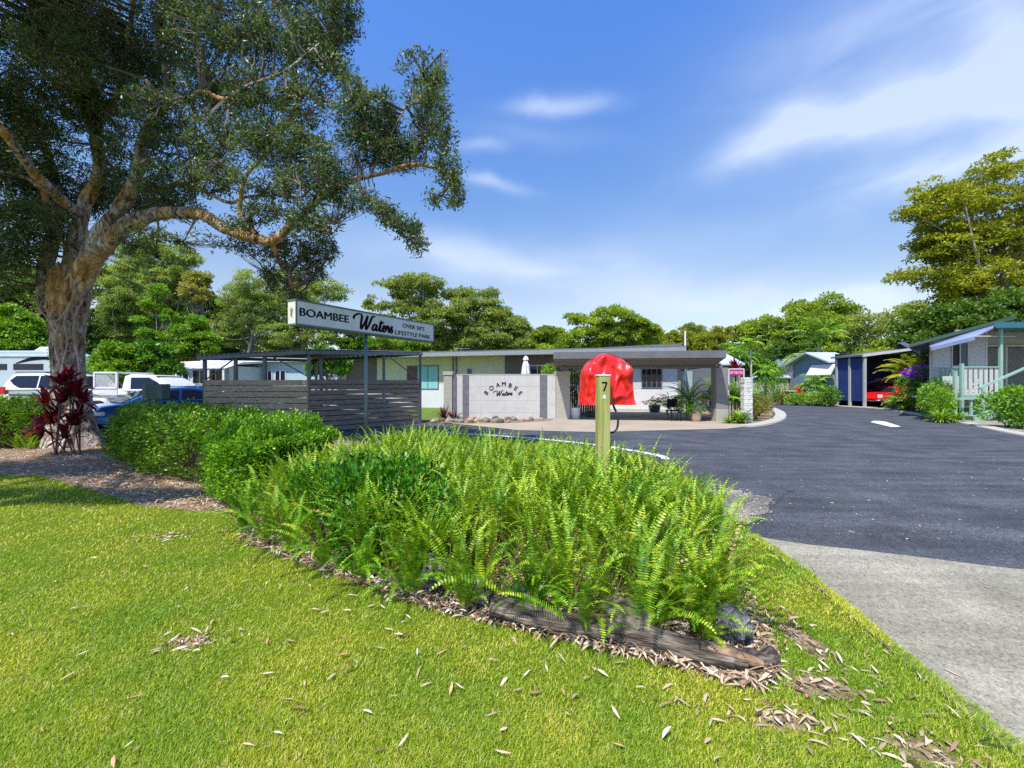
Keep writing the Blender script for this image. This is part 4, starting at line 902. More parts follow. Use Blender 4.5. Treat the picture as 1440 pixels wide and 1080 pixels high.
window(902, 931, 512, 546, M_dkframe, M_glass, 4)
for px in (637.5, 642): 
    mb = MB(); mb.tube([wp(wl(px), 1.6, .06), wp(wl(px), ZE, .06)], .04, 8); mb.build('downpipe', M_brown, root)
# eave slab with gutter
OV = .95
sL = wl(476)-1.0; sR = wl(962)
mb = MB(); mb.prism([wp(sL, ZE, OV-.08), wp(sR, ZE, OV-.08), wp(sR, ZE, -6.6), wp(sL, ZE, -6.6)], Vector((0, 0, .12))); mb.build('soffit', M_wwhite, root)
mb = MB(); mb.prism([wp(sL, ZE-.03, OV), wp(sR, ZE-.03, OV), wp(sR, ZE+.20, OV+.03), wp(sL, ZE+.20, OV+.03)], -wn*.075); mb.build('gutter', mat('pale_gutter', (0.34, 0.37, 0.39), .5), root, bevel=.01)
mb = MB(); mb.prism([wp(sL, ZE+.205, OV-.02), wp(sR, ZE+.205, OV-.02), wp(sR, ZE+.30, OV-.02), wp(sL, ZE+.30, OV-.02)], -wn*7); mb.build('roof', M_fasc, root)
# raised rear roof tier over the right half
mb = MB(); mb.prism([wp(wl(850), ZE+.31, .3), wp(wl(958), ZE+.31, .3), wp(wl(958), ZE+.50, .3), wp(wl(850), ZE+.36, .3)], -wn*5.5); mb.build('raised_roof', M_fascd, root)
mb = MB(); mb.tube([wp(wl(965), 0, -.6), wp(wl(965), 4.7, -.6)], .05, 8); mb.build('vent_pipe', M_white, root)
mb = MB()
ap = wp(wl(640), ZE+.3, -1); mb.tube([ap, ap+Vector((0, 0, .35))], .015, 6); mb.tube([ap+Vector((-.5, 0, .3)), ap+Vector((.6, 0, .3))], .012, 6)
for i in range(7): mb.tube([ap+Vector((-.45+i*.17, -.25, .3)), ap+Vector((-.45+i*.17, .25, .3))], .008, 5)
mb.build('tv_aerial', M_alu, root)
# entrance recess at the right end
wbox(sE+.003, sE+.16, 0, ZE, -.3, .05, 'corner_post', mat('olive_trim', (0.23, 0.25, 0.17), .7))
dr = wbox(sE+.16, sE+.85, .05, 2.35, -.62, -.56, 'door', mat('sage_door', (0.30, 0.38, 0.36), .6))
wbox(sE+.16, sE+2.2, 0, ZE, -.9, -.70, 'recess_wall', M_dkframe)
wbox(sE+.30, sE+.38, .3, 2.2, -.55, -.53, 'door_handle', M_alu, dr)

# ================================================================ carport / porte cochere
root = thing('carport', 'wide low grey carport with deep fascia on a square column in front of the building', 'carport', (5, 19, 0))
fl = Vector((1.72, 18.3, 0)); fr_ = Vector((8.46, 17.4, 0)); fu = (fr_-fl).normalized(); fn_ = Vector((-fu.y, fu.x, 0)); FL = (fr_-fl).length
def fp(s, z, o): return fl+fu*s+fn_*o+Vector((0, 0, z))
mb = MB(); mb.prism([fp(0, 2.64, 0), fp(FL, 2.64, 0), fp(FL, 2.93, 0), fp(0, 2.93, 0)], fn_*.06); mb.build('fascia', M_fasc, root, bevel=.006)
mb = MB(); mb.prism([fp(0, 2.93, .02), fp(0, 3.0, 5.6), fp(0, 2.86, 5.6), fp(0, 2.80, .06)], fu*FL); mb.build('roof', M_fascd, root)
M_soff = mat('taupe_roof_underside', (0.20, 0.185, 0.17), .7)
mb = MB(); mb.prism([fp(0.02, 2.66, .065), fp(.02, 2.36, 1.55), fp(.02, 2.42, 1.55), fp(.02, 2.72, .065)], fu*(FL-.04))
for i in range(6):
    t = (i+.5)/6; z = 2.66-.30*t; o = .065+1.485*t; mb.prism([fp(0.03, z-.03, o), fp(.03, z-.045, o+.04), fp(.03, z+.01, o+.05), fp(.03, z+.02, o)], fu*(FL-.06))
mb.build('soffit', M_soff, root)
mb = MB(); mb.prism([fp(0.03, 2.38, 1.56), fp(FL-.03, 2.38, 1.56), fp(FL-.03, 2.38, 5.5), fp(.03, 2.38, 5.5)], Vector((0, 0, .06))); mb.build('ceiling', M_soff, root)
for s0 in (0, FL-.06):
    mb = MB(); mb.prism([fp(s0, 2.64, .06), fp(s0, 2.34, 1.6), fp(s0, 2.34, 5.6), fp(s0, 2.85, 5.6), fp(s0, 2.92, .06)], fu*.06); mb.build('side_fascia', M_fascd, root)
mb = MB(); mb.prism([fp(.4, 2.28, 1.2), fp(FL+.25, 2.28, 1.2), fp(FL+.25, 2.375, 1.2), fp(.4, 2.375, 1.2)], fn_*.3); mb.build('beam', M_fascd, root)
M_col_shaded = mat('column_shaded', [(0.21, 0.20, 0.185), (0.26, 0.245, 0.23)], .85, scale=4, bump=.2, bscale=60)  # upper column: the roof's cast shade is put into this colour
M_col_lit = mat('column_lit_foot', [(0.36, 0.345, 0.30), (0.42, 0.40, 0.35)], .85, scale=4, bump=.2, bscale=60)  # same column below the shadow edge, sunlight painted in as a lighter tone
mb = MB(); mb.box(8.52, 18.38, .551, 9.02, 18.88, 2.28); mb.build('column', M_col_shaded, root, bevel=.008)
mb = MB(); mb.box(8.515, 18.375, 0, 9.025, 18.885, .55); mb.build('column_lit_foot', M_col_lit, root, bevel=.008)
mb = MB(); mb.box(2.25, 19.35, 2.18, 2.41, 19.5, 2.4); mb.build('post', M_fascd, root)
# ceiling fixtures
for s in (2.2, 3.0): 
    mb = MB(); mb.lathe(fp(s, 2.50, .45), [(.04, 0), (.05, .02), (.03, .05)], 10); mb.build('downlight', M_black, root)

# screen wall and lattice behind the pier, planters, pots, umbrella
M_lat = mat('dark_timber_screen', (0.14, 0.12, 0.09), .9)
root = thing('timber_screen', 'dark brown paling screen in the shade right of the feature wall', 'screen', (3.2, 21.4, 0))
mb = MB()
for i in range(14): mb.box(2.66+i*.11, 21.4, .05, 2.66+i*.11+.095, 21.43, 1.95)
mb.box(2.6, 21.43, 1.6, 4.25, 21.48, 1.7); mb.build('paling', M_lat, root)
def foliage_blobs(name, blobs, n, ll, lw, m, parent, up=.3, shell=.7, flatk=None):
    b = np.array(blobs); vol = b[:, 3]*b[:, 4]*b[:, 5]; p = vol**.7; p /= p.sum(); ci = RNG.choice(len(b), n, p=p); d = rdir(n)
    C = b[ci, :3]+d*b[ci, 3:6]*RNG.uniform(shell, 1.05, (n, 1)); C[:, 2] = np.maximum(C[:, 2], .03)
    D = unit(d+rdir(n)*.8+np.array([0, 0, up])); s = RNG.uniform(.7, 1.2, n)
    return npmesh(name, leaf_verts(C, D, rdir(n), ll*s, lw*s, .5), 4, m, parent)
M_lime = leafmat('lime_leaf', [(0.14, 0.3, 0.02), (0.28, 0.48, 0.04)], .4, .3)
M_mid = leafmat('mid_leaf', [(0.05, 0.15, 0.012), (0.11, 0.27, 0.02), (0.2, 0.38, 0.03)], .4, .3)
M_darkl = leafmat('dark_leaf', [(0.015, 0.035, 0.012), (0.04, 0.08, 0.025), (0.07, 0.1, 0.04)], .4, .2)
def pot(name, label, x, y, r, h, m, group=None):
    root = thing(name, label, 'pot', (x, y, .02), 0, group)
    mb = MB(); mb.lathe((x, y, .02), [(r*.78, 0), (r*.95, h*.35), (r, h*.8), (r*1.06, h*.92), (r*1.06, h), (r*.92, h), (r*.9, h*.9)], 24); mb.build('pot_body', m, root, smooth=False); return root
def W0(px, py): x, y = G(px, py); return x, y
M_terr = mat('terracotta', (0.42, 0.27, 0.22), .8); M_potw = mat('white_glaze', (0.76, 0.76, 0.74), .35); M_potd = mat('charcoal_pot', (0.05, 0.055, 0.06), .5)
x, y = 2.88, 20.2
r1 = pot('plant_pot', 'large white glazed pot with a dark shrub beside the feature wall pier', x, y, .25, .5, M_potw)
foliage_blobs('foliage', [(x, y, .95, .3, .3, .28), (x-.15, y-.05, 1.15, .22, .2, .25), (x+.2, y, 1.1, .2, .2, .2)], 420, .12, .05, M_darkl, r1)
mb = MB()
for i in range(5): mb.tube([(x, y, .45), (x+random.uniform(-.2, .2), y+random.uniform(-.1, .1), 1.2)], .012, 5)
mb.build('stem', M_twig, r1)
x, y = 3.75, 20.9
r1 = pot('plant_pot', 'small dark pot in the shade behind the white glazed pot', x, y, .19, .3, M_potd)
foliage_blobs('foliage', [(x, y, .45, .2, .2, .16)], 120, .1, .04, M_darkl, r1)
x, y = W0(918, 579.5); y -= .3; 
r1 = pot('plant_pot', 'wide dark planter with a sparse flowering plant against the white lower wall', x, y, .32, .4, M_potd)
mb = MB(); tips = []
for i in range(22):
    a = random.uniform(-1.3, 1.3); tx = x+sin(a)*random.uniform(.2, .9); tz = .42+abs(cos(a))*random.uniform(.15, .55); mb.tube(spline([(x, y, .38), (x+(tx-x)*.5, y, .4+(tz-.4)*.8), (tx, y+random.uniform(-.15, .15), tz)], 3), .008, 4); tips.append((tx, y, tz))
mb.build('stem', M_twig, r1)
M_pink = leafmat('pink_tan_leaf', [(0.1, 0.14, 0.05), (0.35, 0.26, 0.15), (0.6, 0.3, 0.22)], .5, .2)
tp = np.array(tips)[RNG.integers(0, 22, 260)]+RNG.normal(0, .05, (260, 3)); npmesh('foliage', leaf_verts(tp, rdir(260), rdir(260), .09, .05, .5), 4, M_pink, r1)
x2 = x+1.15
r1 = thing('potted_plant', 'leggy plant with orange tinted leaves leaning on the white wall right of the wide planter', 'plant', (x2, y, .02))
mb = MB()
for i in range(6): mb.tube([(x2, y, 0.02), (x2+random.uniform(-.3, .35), y, random.uniform(.4, .8))], .012, 5)
mb.build('stem', M_twig, r1); foliage_blobs('foliage', [(x2-.1, y, .35, .2, .15, .3), (x2+.25, y, .55, .15, .12, .2)], 240, .1, .05, M_pink, r1)
# greenery above the wall
for lb, px, py, dd_, rx, rz__ in (('lime green shrub showing over the right end of the feature wall', 774, 521, 20.7, .42, .3), ('lime foliage trailing over the dark paling screen', 808, 524, 21.9, .32, .25)):
    c = W(px, py, dd_); r1 = thing('shrub', lb, 'shrub', (c.x, c.y, 0))
    foliage_blobs('foliage', [(c.x, c.y, c.z, rx, .3, rz__), (c.x-.1, c.y, c.z-.4, rx*.8, .3, .5)], 900, .09, .05, M_lime, r1)
    mb = MB(); mb.tube([(c.x, c.y, 0), (c.x, c.y, c.z)], .03, 6); mb.build('stem', M_twig, r1)
# folded umbrella
c = W(739.5, 515, 23); x, y = c.x, c.y
r1 = thing('patio_umbrella', 'folded white patio umbrella standing behind the feature wall', 'umbrella', (x, y, 0))
mb = MB(); mb.tube([(x, y, 0), (x, y, 3.0)], .025, 8); mb.build('pole', M_alu, r1)
vs = []; fs = []; pr = [(.02, 3.07), (.10, 2.98), (.13, 2.86), (.09, 2.80), (.15, 2.6), (.2, 2.2), (.23, 1.75), (.2, 1.72)]
for rr, z in pr:
    for j in range(24): a = 2*pi*j/24; q = rr*(1+.16*cos(a*8)); vs.append((x+q*cos(a), y+q*sin(a), z))
for i in range(len(pr)-1):
    for j in range(24): fs.append((i*24+j, i*24+(j+1) % 24, (i+1)*24+(j+1) % 24, (i+1)*24+j))
mb = MB(); mb.add(vs, fs); mb.build('canopy', mat('white_canvas', (0.78, 0.78, 0.8), .8), r1)
# red leaved rosette at the left pier
def straps(name, label, x, y, z, n, L_, wd, m, cat='plant', lean=(.3, 1.0), group=None, parent=None, seg=6, droop=1.2, azr=(0, 6.283), vfold=.0):
    root = parent or thing(name, label, cat, (x, y, z), 0, group)
    a = RNG.uniform(*azr, n); th = RNG.uniform(*lean, n); Ls = L_*RNG.uniform(.65, 1.1, n); st = Ls/seg
    pos = np.column_stack([x+RNG.normal(0, .03, n), y+RNG.normal(0, .03, n), np.full(n, z)]); side = np.stack([-np.sin(a), np.cos(a), np.zeros(n)], 1)
    V = np.zeros((n, seg+1, 2, 3))
    for i in range(seg+1):
        t = i/seg; w_ = wd*.5*(min(1, .35+2.2*t) if t < .5 else max(.03, 1-(2*t-1)**2))
        V[:, i, 0] = pos+side*w_; V[:, i, 1] = pos-side*w_
        d = np.stack([np.cos(a)*np.sin(th), np.sin(a)*np.sin(th), np.cos(th)], 1); pos = pos+d*st[:, None]; th = th+droop/seg*(.4+t)
    Fc = []; b = np.arange(n)*(seg+1)*2
    for i in range(seg): Fc.append(np.stack([b+2*i, b+2*i+1, b+2*i+3, b+2*i+2], 1))
    gridmesh('leaves', V.reshape(-1, 3), np.concatenate(Fc), m, root); return root
M_redl = leafmat('red_leaf', [(0.05, 0.008, 0.014), (0.14, 0.012, 0.024), (0.36, 0.03, 0.045)], .35, .35, tint=(1.4, .5, .5))
M_bronze = leafmat('bronze_leaf', [(0.09, 0.04, 0.035), (0.2, 0.09, 0.07)], .5, .2, tint=(1.2, .6, .5))
straps('bronze_rosette', 'spiky bronze leaved plant at the foot of the left pier', -2.95, 19.2, .03, 34, .75, .06, M_bronze, lean=(.1, 1.1), droop=.5)
straps('bronze_rosette', 'second spiky bronze plant just right of the left pier foot', -2.55, 19.3, .03, 24, .6, .055, M_bronze, lean=(.1, 1.1), droop=.5)
# palms: areca style
M_palm = leafmat('palm_leaf', [(0.13, 0.3, 0.02), (0.26, 0.46, 0.03), (0.42, 0.6, 0.06)], .4, .35)
M_palmy = leafmat('palm_leaf_golden', [(0.55, 0.40, 0.04), (0.5, 0.52, 0.05), (0.26, 0.42, 0.04)], .45, .35)
def fronds_pinnate(parent, c, n, L_, leafl, m, lean=(.2, 1.3), droop=1.4, pairs=18, azr=(0, 6.283), stemm=None, wd=.03, drp=.5):
    out = []; mb = MB()
    for _ in range(n):
        a = random.uniform(*azr); th = random.uniform(*lean); L1 = L_*random.uniform(.75, 1.1); pos = Vector(c); st = L1/pairs; pts = [pos.copy()]
        side = Vector((-sin(a), cos(a), 0))
        for i in range(pairs):
            t = (i+1)/pairs; d = Vector((cos(a)*sin(th), sin(a)*sin(th), cos(th))); up = side.cross(d); pos = pos+d*st; th += droop/pairs*(.3+1.3*t); pts.append(pos.copy())
            if t > .15:
                ll = leafl*(sin(min(1, t*1.15)*pi*.85+.35))*random.uniform(.85, 1.1)
                for sg in (1, -1):
                    dd = (side*sg+d*.75-up*(-.15)+Vector((0, 0, -drp*random.uniform(.3, 1)))).normalized(); out.append((pos.copy(), dd, ll))
        mb.tube(pts[::3]+[pts[-1]], [.012]*(len(pts[::3])+1), 4)
    mb.build('frond_stem', stemm or m, parent)
    C = np.array([tuple(o[0]) for o in out]); D = np.array([tuple(o[1]) for o in out]); Ll = np.array([o[2] for o in out])
    npmesh('fronds', leaf_verts(C, D, np.tile([0, 0, 1.], (len(C), 1))+rdir(len(C))*.3, Ll, wd, .4), 4, m, parent)
def palm_bush(name, label, x, y, h, L_, n, m=M_palm, leafl=.35, z=0, lean=(.1, 1.0), wd=.035, pairs=18):
    root = thing(name, label, 'palm', (x, y, z))
    mb = MB()
    for i in range(6):
        q = (x+random.uniform(-.15, .15), y+random.uniform(-.15, .15)); mb.tube([(q[0], q[1], z), (q[0], q[1], z+h)], [.03, .022], 6)
    mb.build('trunk', M_pole if False else mat('cane', (0.28, 0.32, 0.12), .6), root)
    fronds_pinnate(root, (x, y, z+h), n, L_, leafl, m, lean, 1.5, pairs, wd=wd); return root
r1 = pot('plant_pot', 'pale terracotta pot holding a bushy palm at the carport edge', 7.75, 18.55, .20, .34, M_terr)
foliage_blobs('foliage', [(7.75, 18.6, .55, .35, .25, .22), (7.4, 18.9, .6, .3, .25, .3)], 900, .12, .04, M_mid, r1)
palm_bush('potted_palm', 'bushy green palm standing under the carport left of the column', 7.9, 19.6, .7, 1.5, 34, leafl=.35)
palm_bush('potted_palm', 'smaller arching palm leaning out in front of the bushy palm', 7.1, 19.9, .45, 1.1, 22, leafl=.3)
palm_bush('garden_palm', 'yellow green clumping palm behind the column and the stone pillar', 9.75, 19.4, .75, 1.3, 60, leafl=.4, wd=.05, lean=(.0, 1.2))
palm_bush('garden_palm', 'tall thin palm fronds rising behind the yellow green clumping palm', 9.9, 21.6, 1.4, 1.1, 16, leafl=.3)
# chair
c0 = (6.95, 18.9); root = thing('chair', 'dark metal chair just visible beside the potted palm under the carport', 'chair', (c0[0], c0[1], .02))
mb = MB(); mb.box(c0[0]-.22, c0[1]-.22, .44, c0[0]+.22, c0[1]+.22, .48); mb.build('seat', M_black, root)
mb = MB(); mb.box(c0[0]-.22, c0[1]+.2, .6, c0[0]+.22, c0[1]+.23, .95); mb.build('backrest', M_black, root)
for sx_, sy_ in ((-1, -1), (1, -1), (1, 1), (-1, 1)):
    mb = MB(); mb.tube([(c0[0]+sx_*.2, c0[1]+sy_*.2, .02), (c0[0]+sx_*.2, c0[1]+sy_*.2, .45 if sy_ < 0 else .95)], .013, 6); mb.build('leg', M_black, root)
M_agap = leafmat('agapanthus', [(0.14, 0.28, 0.03), (0.26, 0.44, 0.05), (0.42, 0.55, 0.1)], .35, .3)
straps('strappy_clump', 'bright green strappy clump at the foot of the stone pillar', 9.2, 17.75, .03, 150, .75, .045, M_agap, lean=(.1, 1.1), droop=1.5)
straps('strappy_clump', 'smaller strappy clump between the column base and the stone pillar', 8.75, 17.75, .03, 70, .5, .04, M_agap, lean=(.2, 1.2), droop=1.5)
# whitewashed stone pillar
M_stone = mat('whitewashed_stone', [(0.35, 0.32, 0.28), (0.66, 0.64, 0.6), (0.78, 0.77, 0.74)], .9, scale=6, bump=.8, bscale=20, dist=.02)
root = thing('stone_pillar', 'narrow pillar of stacked whitewashed stone right of the carport column', 'pillar', (9.5, 17.85, 0))
mb = MB(); z = 0; ix = 0
while z < 1.84:
    h = random.uniform(.07, .17); j = random.uniform(-.015, .015); k = random.uniform(-.06, .06)
    mb.box(9.33+j, 17.7, z+.004, 9.50+k, 18.0, z+h); mb.box(9.507+k, 17.7+j*.5, z+.006, 9.67+j, 18.0, z+h-.003); z += h
mb.build('stonework', M_stone, root, bevel=.012)
# pink sign on posts
root = thing('small_sign', 'small magenta sign board in a white frame above the palms beside the pillar', 'sign', (9.5, 19, 0))
yb_ = 19.05; X0 = (1025.5-CX)/F*yb_; X1 = (1045.5-CX)/F*yb_; zt_ = 1.6+20.5/F*yb_; zb_ = 1.6+12/F*yb_
M_mag = mat('magenta_board', (0.42, 0.03, 0.16), .5)
mb = MB(); mb.box(X0, yb_, zb_, X1, yb_+.02, zt_); mb.build('board', M_mag, root)
mb = MB(); mb.box(X0-.03, yb_-.01, zt_, X1+.03, yb_+.03, zt_+.04)
for xx in (X0-.035, X1): mb.box(xx, yb_-.012, .0, xx+.035, yb_+.028, zt_)
mb.build('frame', M_white, root)
text_part('lettering', 'AT NOTS', .16, lambda x, y, z: Vector((X0+.03+x, yb_-.006-z, zb_+.07+y)), M_white, root, bold=.014, fit=X1-X0-.08)
# shrubs on the kerb island
M_olive = leafmat('olive_red_leaf', [(0.12, 0.14, 0.02), (0.24, 0.24, 0.04), (0.34, 0.2, 0.06), (0.2, 0.3, 0.05)], .5, .3)
def shrub(name, label, x, y, r, h, n, m, ll=.08, lw=.04, group=None):
    root = thing(name, label, 'shrub', (x, y, 0), 0, group)
    bl = [(x+random.uniform(-.45, .45)*r, y+random.uniform(-.45, .45)*r, h*random.uniform(.4, .68), r*random.uniform(.45, .65), r*random.uniform(.45, .65), h*random.uniform(.3, .42)) for _ in range(6)]
    foliage_blobs('foliage', bl, n, ll, lw, m, root)
    mb = MB()
    for b in bl: mb.tube([(x, y, 0), (b[0], b[1], b[2])], [.025, .01], 5)
    mb.build('stem', M_twig, root); return root
shrub('shrub', 'rounded olive and reddish shrub on the kerb island right of the stone pillar', 11.0, 19.9, .75, 1.15, 2600, M_olive)
shrub('shrub', 'second olive shrub spilling toward the curved kerb', 12.1, 21.6, .7, .9, 2000, M_olive)
shrub('shrub', 'loose yellowish shrub hiding the base of the stone pillar', 10.1, 18.8, .5, 1.1, 1200, M_olive)
shrub('shrub', 'dark bushy shrub in shade behind the carport column', 9.5, 20.6, .6, 1.7, 1600, M_darkl, .12, .06)
# ================================================================ weatherboard house on the right
M_wb = mat('pale_weatherboard', [(0.50, 0.50, 0.50), (0.60, 0.60, 0.60)], .7, scale=3, stretch=(1, 1, 6))
M_dgreen = mat('dark_green_trim', (0.06, 0.10, 0.075), .5); M_teal2 = mat('teal_gutter', (0.035, 0.15, 0.18), .45)
M_sage = mat('sage_paint', [(0.24, 0.40, 0.32), (0.30, 0.46, 0.38)], .55, scale=3)
M_lgreen = mat('light_green_roof', (0.25, 0.45, 0.28), .5); M_awn = mat('blue_white_awning', [(0.17, 0.21, 0.34), (0.22, 0.27, 0.41)], .6, scale=2)
M_slatw = mat('off_white_batten', (0.5, 0.5, 0.46), .7); M_mesh = mat('dark_screen', (0.02, 0.02, 0.022), .5)
root = thing('weatherboard_house', 'raised pale weatherboard house with blue awnings, veranda and sage green steps', 'house', (21.5, 20.5, 0))
yw = 20.5; xl = (1313-CX)/F*yw; xr = 22.0; zb0 = .75
def boards(mb, xa, xb, za, zb, y, rise=None, bh=.16):
    z = za
    while z < zb-.01:
        z1 = min(z+bh, zb); mb.add([(xa, y, z), (xb, y, z), (xb, y-.0, z1), (xa, y-.0, z1), (xa, y-.028, z), (xb, y-.028, z)], [(4, 5, 2, 3), (0, 1, 5, 4), (0, 4, 3), (1, 2, 5)]); z = z1
zr = lambda x: 3.35+(x-18.2)*.27
wx0, wx1 = (1337-CX)/F*yw, (1361-CX)/F*yw; wz0, wz1 = 1.6+23.5/F*yw, 1.6+59/F*yw
mb = MB(); boards(mb, xl, wx0, zb0, 3.7, yw); boards(mb, wx1, xr, zb0, 3.9, yw); boards(mb, wx0, wx1, zb0, wz0, yw); boards(mb, wx0, wx1, wz1, 3.75, yw)
mb.build('wall', M_wb, root)
mb = MB(); mb.prism([(xl-.05, yw+.03, zb0), (xr, yw+.03, zb0), (xr, yw+.03, zr(xr)-.1), (xl-.05, yw+.03, zr(xl)-.1)], (0, .12, 0)); mb.build('wall_frame', M_wb, root)
mb = MB(); mb.prism([(xl-.06, yw+.16, zb0), (xl+5.2, yw+5.16, zb0), (xl+5.2, yw+5.16, 3.3), (xl-.06, yw+.16, 3.3)], (.12, 0, 0)); mb.build('side_wall', M_wb, root)
mb = MB(); mb.box(xl-.06, yw-.04, zb0, xl+.03, yw+.05, 3.62); mb.build('corner_board', M_slatw, root)
mb = MB(); mb.box(xr, yw-.03, zb0, xr+.08, 21.9, 4.2); mb.build('recess_side', M_wb, root)
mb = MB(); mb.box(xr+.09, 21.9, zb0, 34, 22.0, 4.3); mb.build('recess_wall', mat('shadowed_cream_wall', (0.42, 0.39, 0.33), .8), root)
# window
mb = MB(); t = .05
for a, b, c, d in ((wx0, wx1, wz0, wz0+t), (wx0, wx1, wz1-t, wz1), (wx0, wx0+t, wz0+t, wz1-t), (wx1-t, wx1, wz0+t, wz1-t), ((wx0+wx1)/2-.03, (wx0+wx1)/2+.03, wz0+t, wz1-t)): mb.box(a, yw-.05, c, b, yw+.01, d)
wf = mb.build('window', M_alu, root)
mb = MB(); mb.box(wx0+t, yw-.02, wz0+t, (wx0+wx1)/2-.03, yw, wz1-t); mb.build('pane', M_mesh, wf)
mb = MB(); mb.box((wx0+wx1)/2+.03, yw-.02, wz0+t, wx1-t, yw, wz1-t); mb.build('pane', glassmat('reflective_pane', (.06, .09, .14)), wf)
mb = MB(); mb.box(wx0, yw-.045, 2.12+.3, wx0+.5, yw-.035, 2.16+.3); mb.build('glazing_bar', M_alu, wf)
# doors in recess
for xa, xb in ((23.35, 24.15), (24.55, 25.6), (26.2, 27.4)):
    mb = MB(); mb.box(xa-.09, 21.84, 1.05, xa, 21.899, 3.45); mb.box(xb, 21.84, 1.05, xb+.09, 21.899, 3.45); mb.box(xa-.09, 21.84, 3.45, xb+.09, 21.899, 3.54); d = mb.build('door', M_slatw, root)
    mb = MB(); mb.box(xa, 21.86, 1.05, xb, 21.89, 3.45); mb.build('door_leaf', M_mesh, d)
    mb = MB(); k = 0
    for i in range(int((xb-xa)/.11)+22):
        x = xa+i*.11
        for sg in (1, -1):
            z0 = 1.1; x1 = x; x2 = x-sg*2.3
            # clip diagonal to door
            pts = []
            for tt in (0, 1):
                pass
            lo, hi = 0.0, 1.0; A = x if sg > 0 else x-2.3; dx = -2.3 if sg > 0 else 2.3
            for bnd, s2 in ((xa, 1), (xb, -1)):
                f0 = (A-bnd)*s2; f1 = (A+dx-bnd)*s2
                if f0 < 0 and f1 < 0: lo, hi = 1, 0; break
                if f0 < 0: lo = max(lo, f0/(f0-f1))
                elif f1 < 0: hi = min(hi, f0/(f0-f1))
            if hi-lo > .02: mb.beam((A+dx*lo, 21.85, z0+2.3*lo), (A+dx*hi, 21.85, z0+2.3*hi), .012, .006, up=(0, 1, 0))
    mb.build('security_grille', M_alu, d)
# gable roof edge and light green roof
mb = MB(); mb.prism([(18.15, yw-.35, 3.28), (23.0, yw-.35, zr(23.0)-.08), (23.0, yw-.35, zr(23.0)+.10), (18.15, yw-.35, 3.42)], (7.4, 7.6, 0)); mb.build('roof', M_dgreen, root)
mb = MB(); mb.prism([(23.05, yw-1.0, zr(23)-.1), (30, yw-1.0, 4.5), (30, yw-1.0, 4.65), (23.05, yw-1.0, zr(23)+.14)], (7.4, 7.6, 0)); mb.build('roof', M_lgreen, root)
# teal veranda roof
mb = MB(); mb.prism([((1400-CX)/F*19.0, 19.0, 4.02), (32, 19.0, 4.10), (32, 19.0, 4.34), ((1398-CX)/F*19.0, 19.0, 4.26)], (3.3, 2.9, .15)); mb.build('veranda_roof', M_teal2, root)
# awnings
def awn(name, pts, th=.05, m=None):
    mb = MB(); mb.prism(pts, (0, 0, -th)); return mb.build(name, m or M_awn, root)
a1 = W(1309, 488, 19.3); a2 = W(1371, 473, 19.3); a3 = W(1405, 457, 19.5); b1 = (xl-.3, yw-.06, 3.38); b2 = (22.9, yw-.1, 4.5); 
awn('awning', [tuple(a1), tuple(a2), tuple(a3), b2, (21.2, yw-.06, 4.02), b1])
mb = MB(); mb.prism([a1+Vector((0, -.01, -.16)), a2+Vector((0, -.01, -.16)), a2+Vector((0, -.01, -.0)), a1+Vector((0, -.01, 0))], (0, .02, 0)); mb.build('awning_valance', M_awn, root)
mb = MB(); mb.tube([a2, (22.4, 19.6, 3.72)], .025, 6); mb.tube([(22.4, 19.6, 3.72), (23.4, 20.2, 4.4)], .02, 6); mb.build('awning_arm', M_slatw, root)
c1 = W(1284, 490, 21.5); c2 = W(1292, 496, 21.5); awn('awning', [tuple(c2+Vector((-.5, -.6, -.12))), tuple(c1+Vector((-.1, .3, .35))), (xl-.1, 22.3, 3.7), (xl-.1, 21.0, 3.35)])
# deck, rails, steps
yd0 = 19.4; xd = (1352.5-CX)/F*yd0
mb = MB(); mb.box(xd+.05, yd0, .93, 34, 21.88, 1.03); mb.build('deck', M_sage, root)
def battens(p0, p1, z0, z1, sp_=.17, w=.1, m=M_slatw):
    p0 = Vector(p0); p1 = Vector(p1); L0 = (p1-p0).length; n = int(L0/sp_); d = (p1-p0).normalized(); mb = MB()
    for i in range(n): c = p0+d*(i+.5)*L0/n; mb.prism([c-d*w/2+Vector((0, 0, z0)), c+d*w/2+Vector((0, 0, z0)), c+d*w/2+Vector((0, 0, z1)), c-d*w/2+Vector((0, 0, z1))], Vector((-d.y, d.x, 0))*.02)
    mb.build('balustrade', m, root)
    mb = MB(); mb.beam(p0+Vector((0, 0, z1+.03)), p1+Vector((0, 0, z1+.03)), .09, .05); mb.beam(p0+Vector((0, 0, z0-.02)), p1+Vector((0, 0, z0-.02)), .06, .05); mb.build('rail', M_sage, root)
xe = (1407-CX)/F*yd0
battens((xd+.1, yd0+.05, 0), (xe, yd0+.05, 0), 1.16, 2.32, .22, .15); battens((xd+.05, yd0+.1, 0), (xd-.02, yw-.1, 0), 1.16, 2.3, .16, .10, M_sage)
mb = MB(); mb.prism([(xd-.45, yd0+.4, 1.12), (xd+.02, yd0+.05, 1.12), (xd+.02, yd0+.05, 1.95), (xd-.45, yd0+.4, 1.95)], (0, .02, 0)); mb.build('balustrade', M_slatw, root)
for x, y, h in ((xd, yd0, 2.5), (xe, yd0, 4.1), (xe+1.05, yd0-.1, 4.1), (xd+.01, yd0+.5, 1.0)):
    mb = MB(); mb.box(x-.055, y-.055, 0, x+.055, y+.055, h); mb.build('post', M_sage, root, bevel=.006)
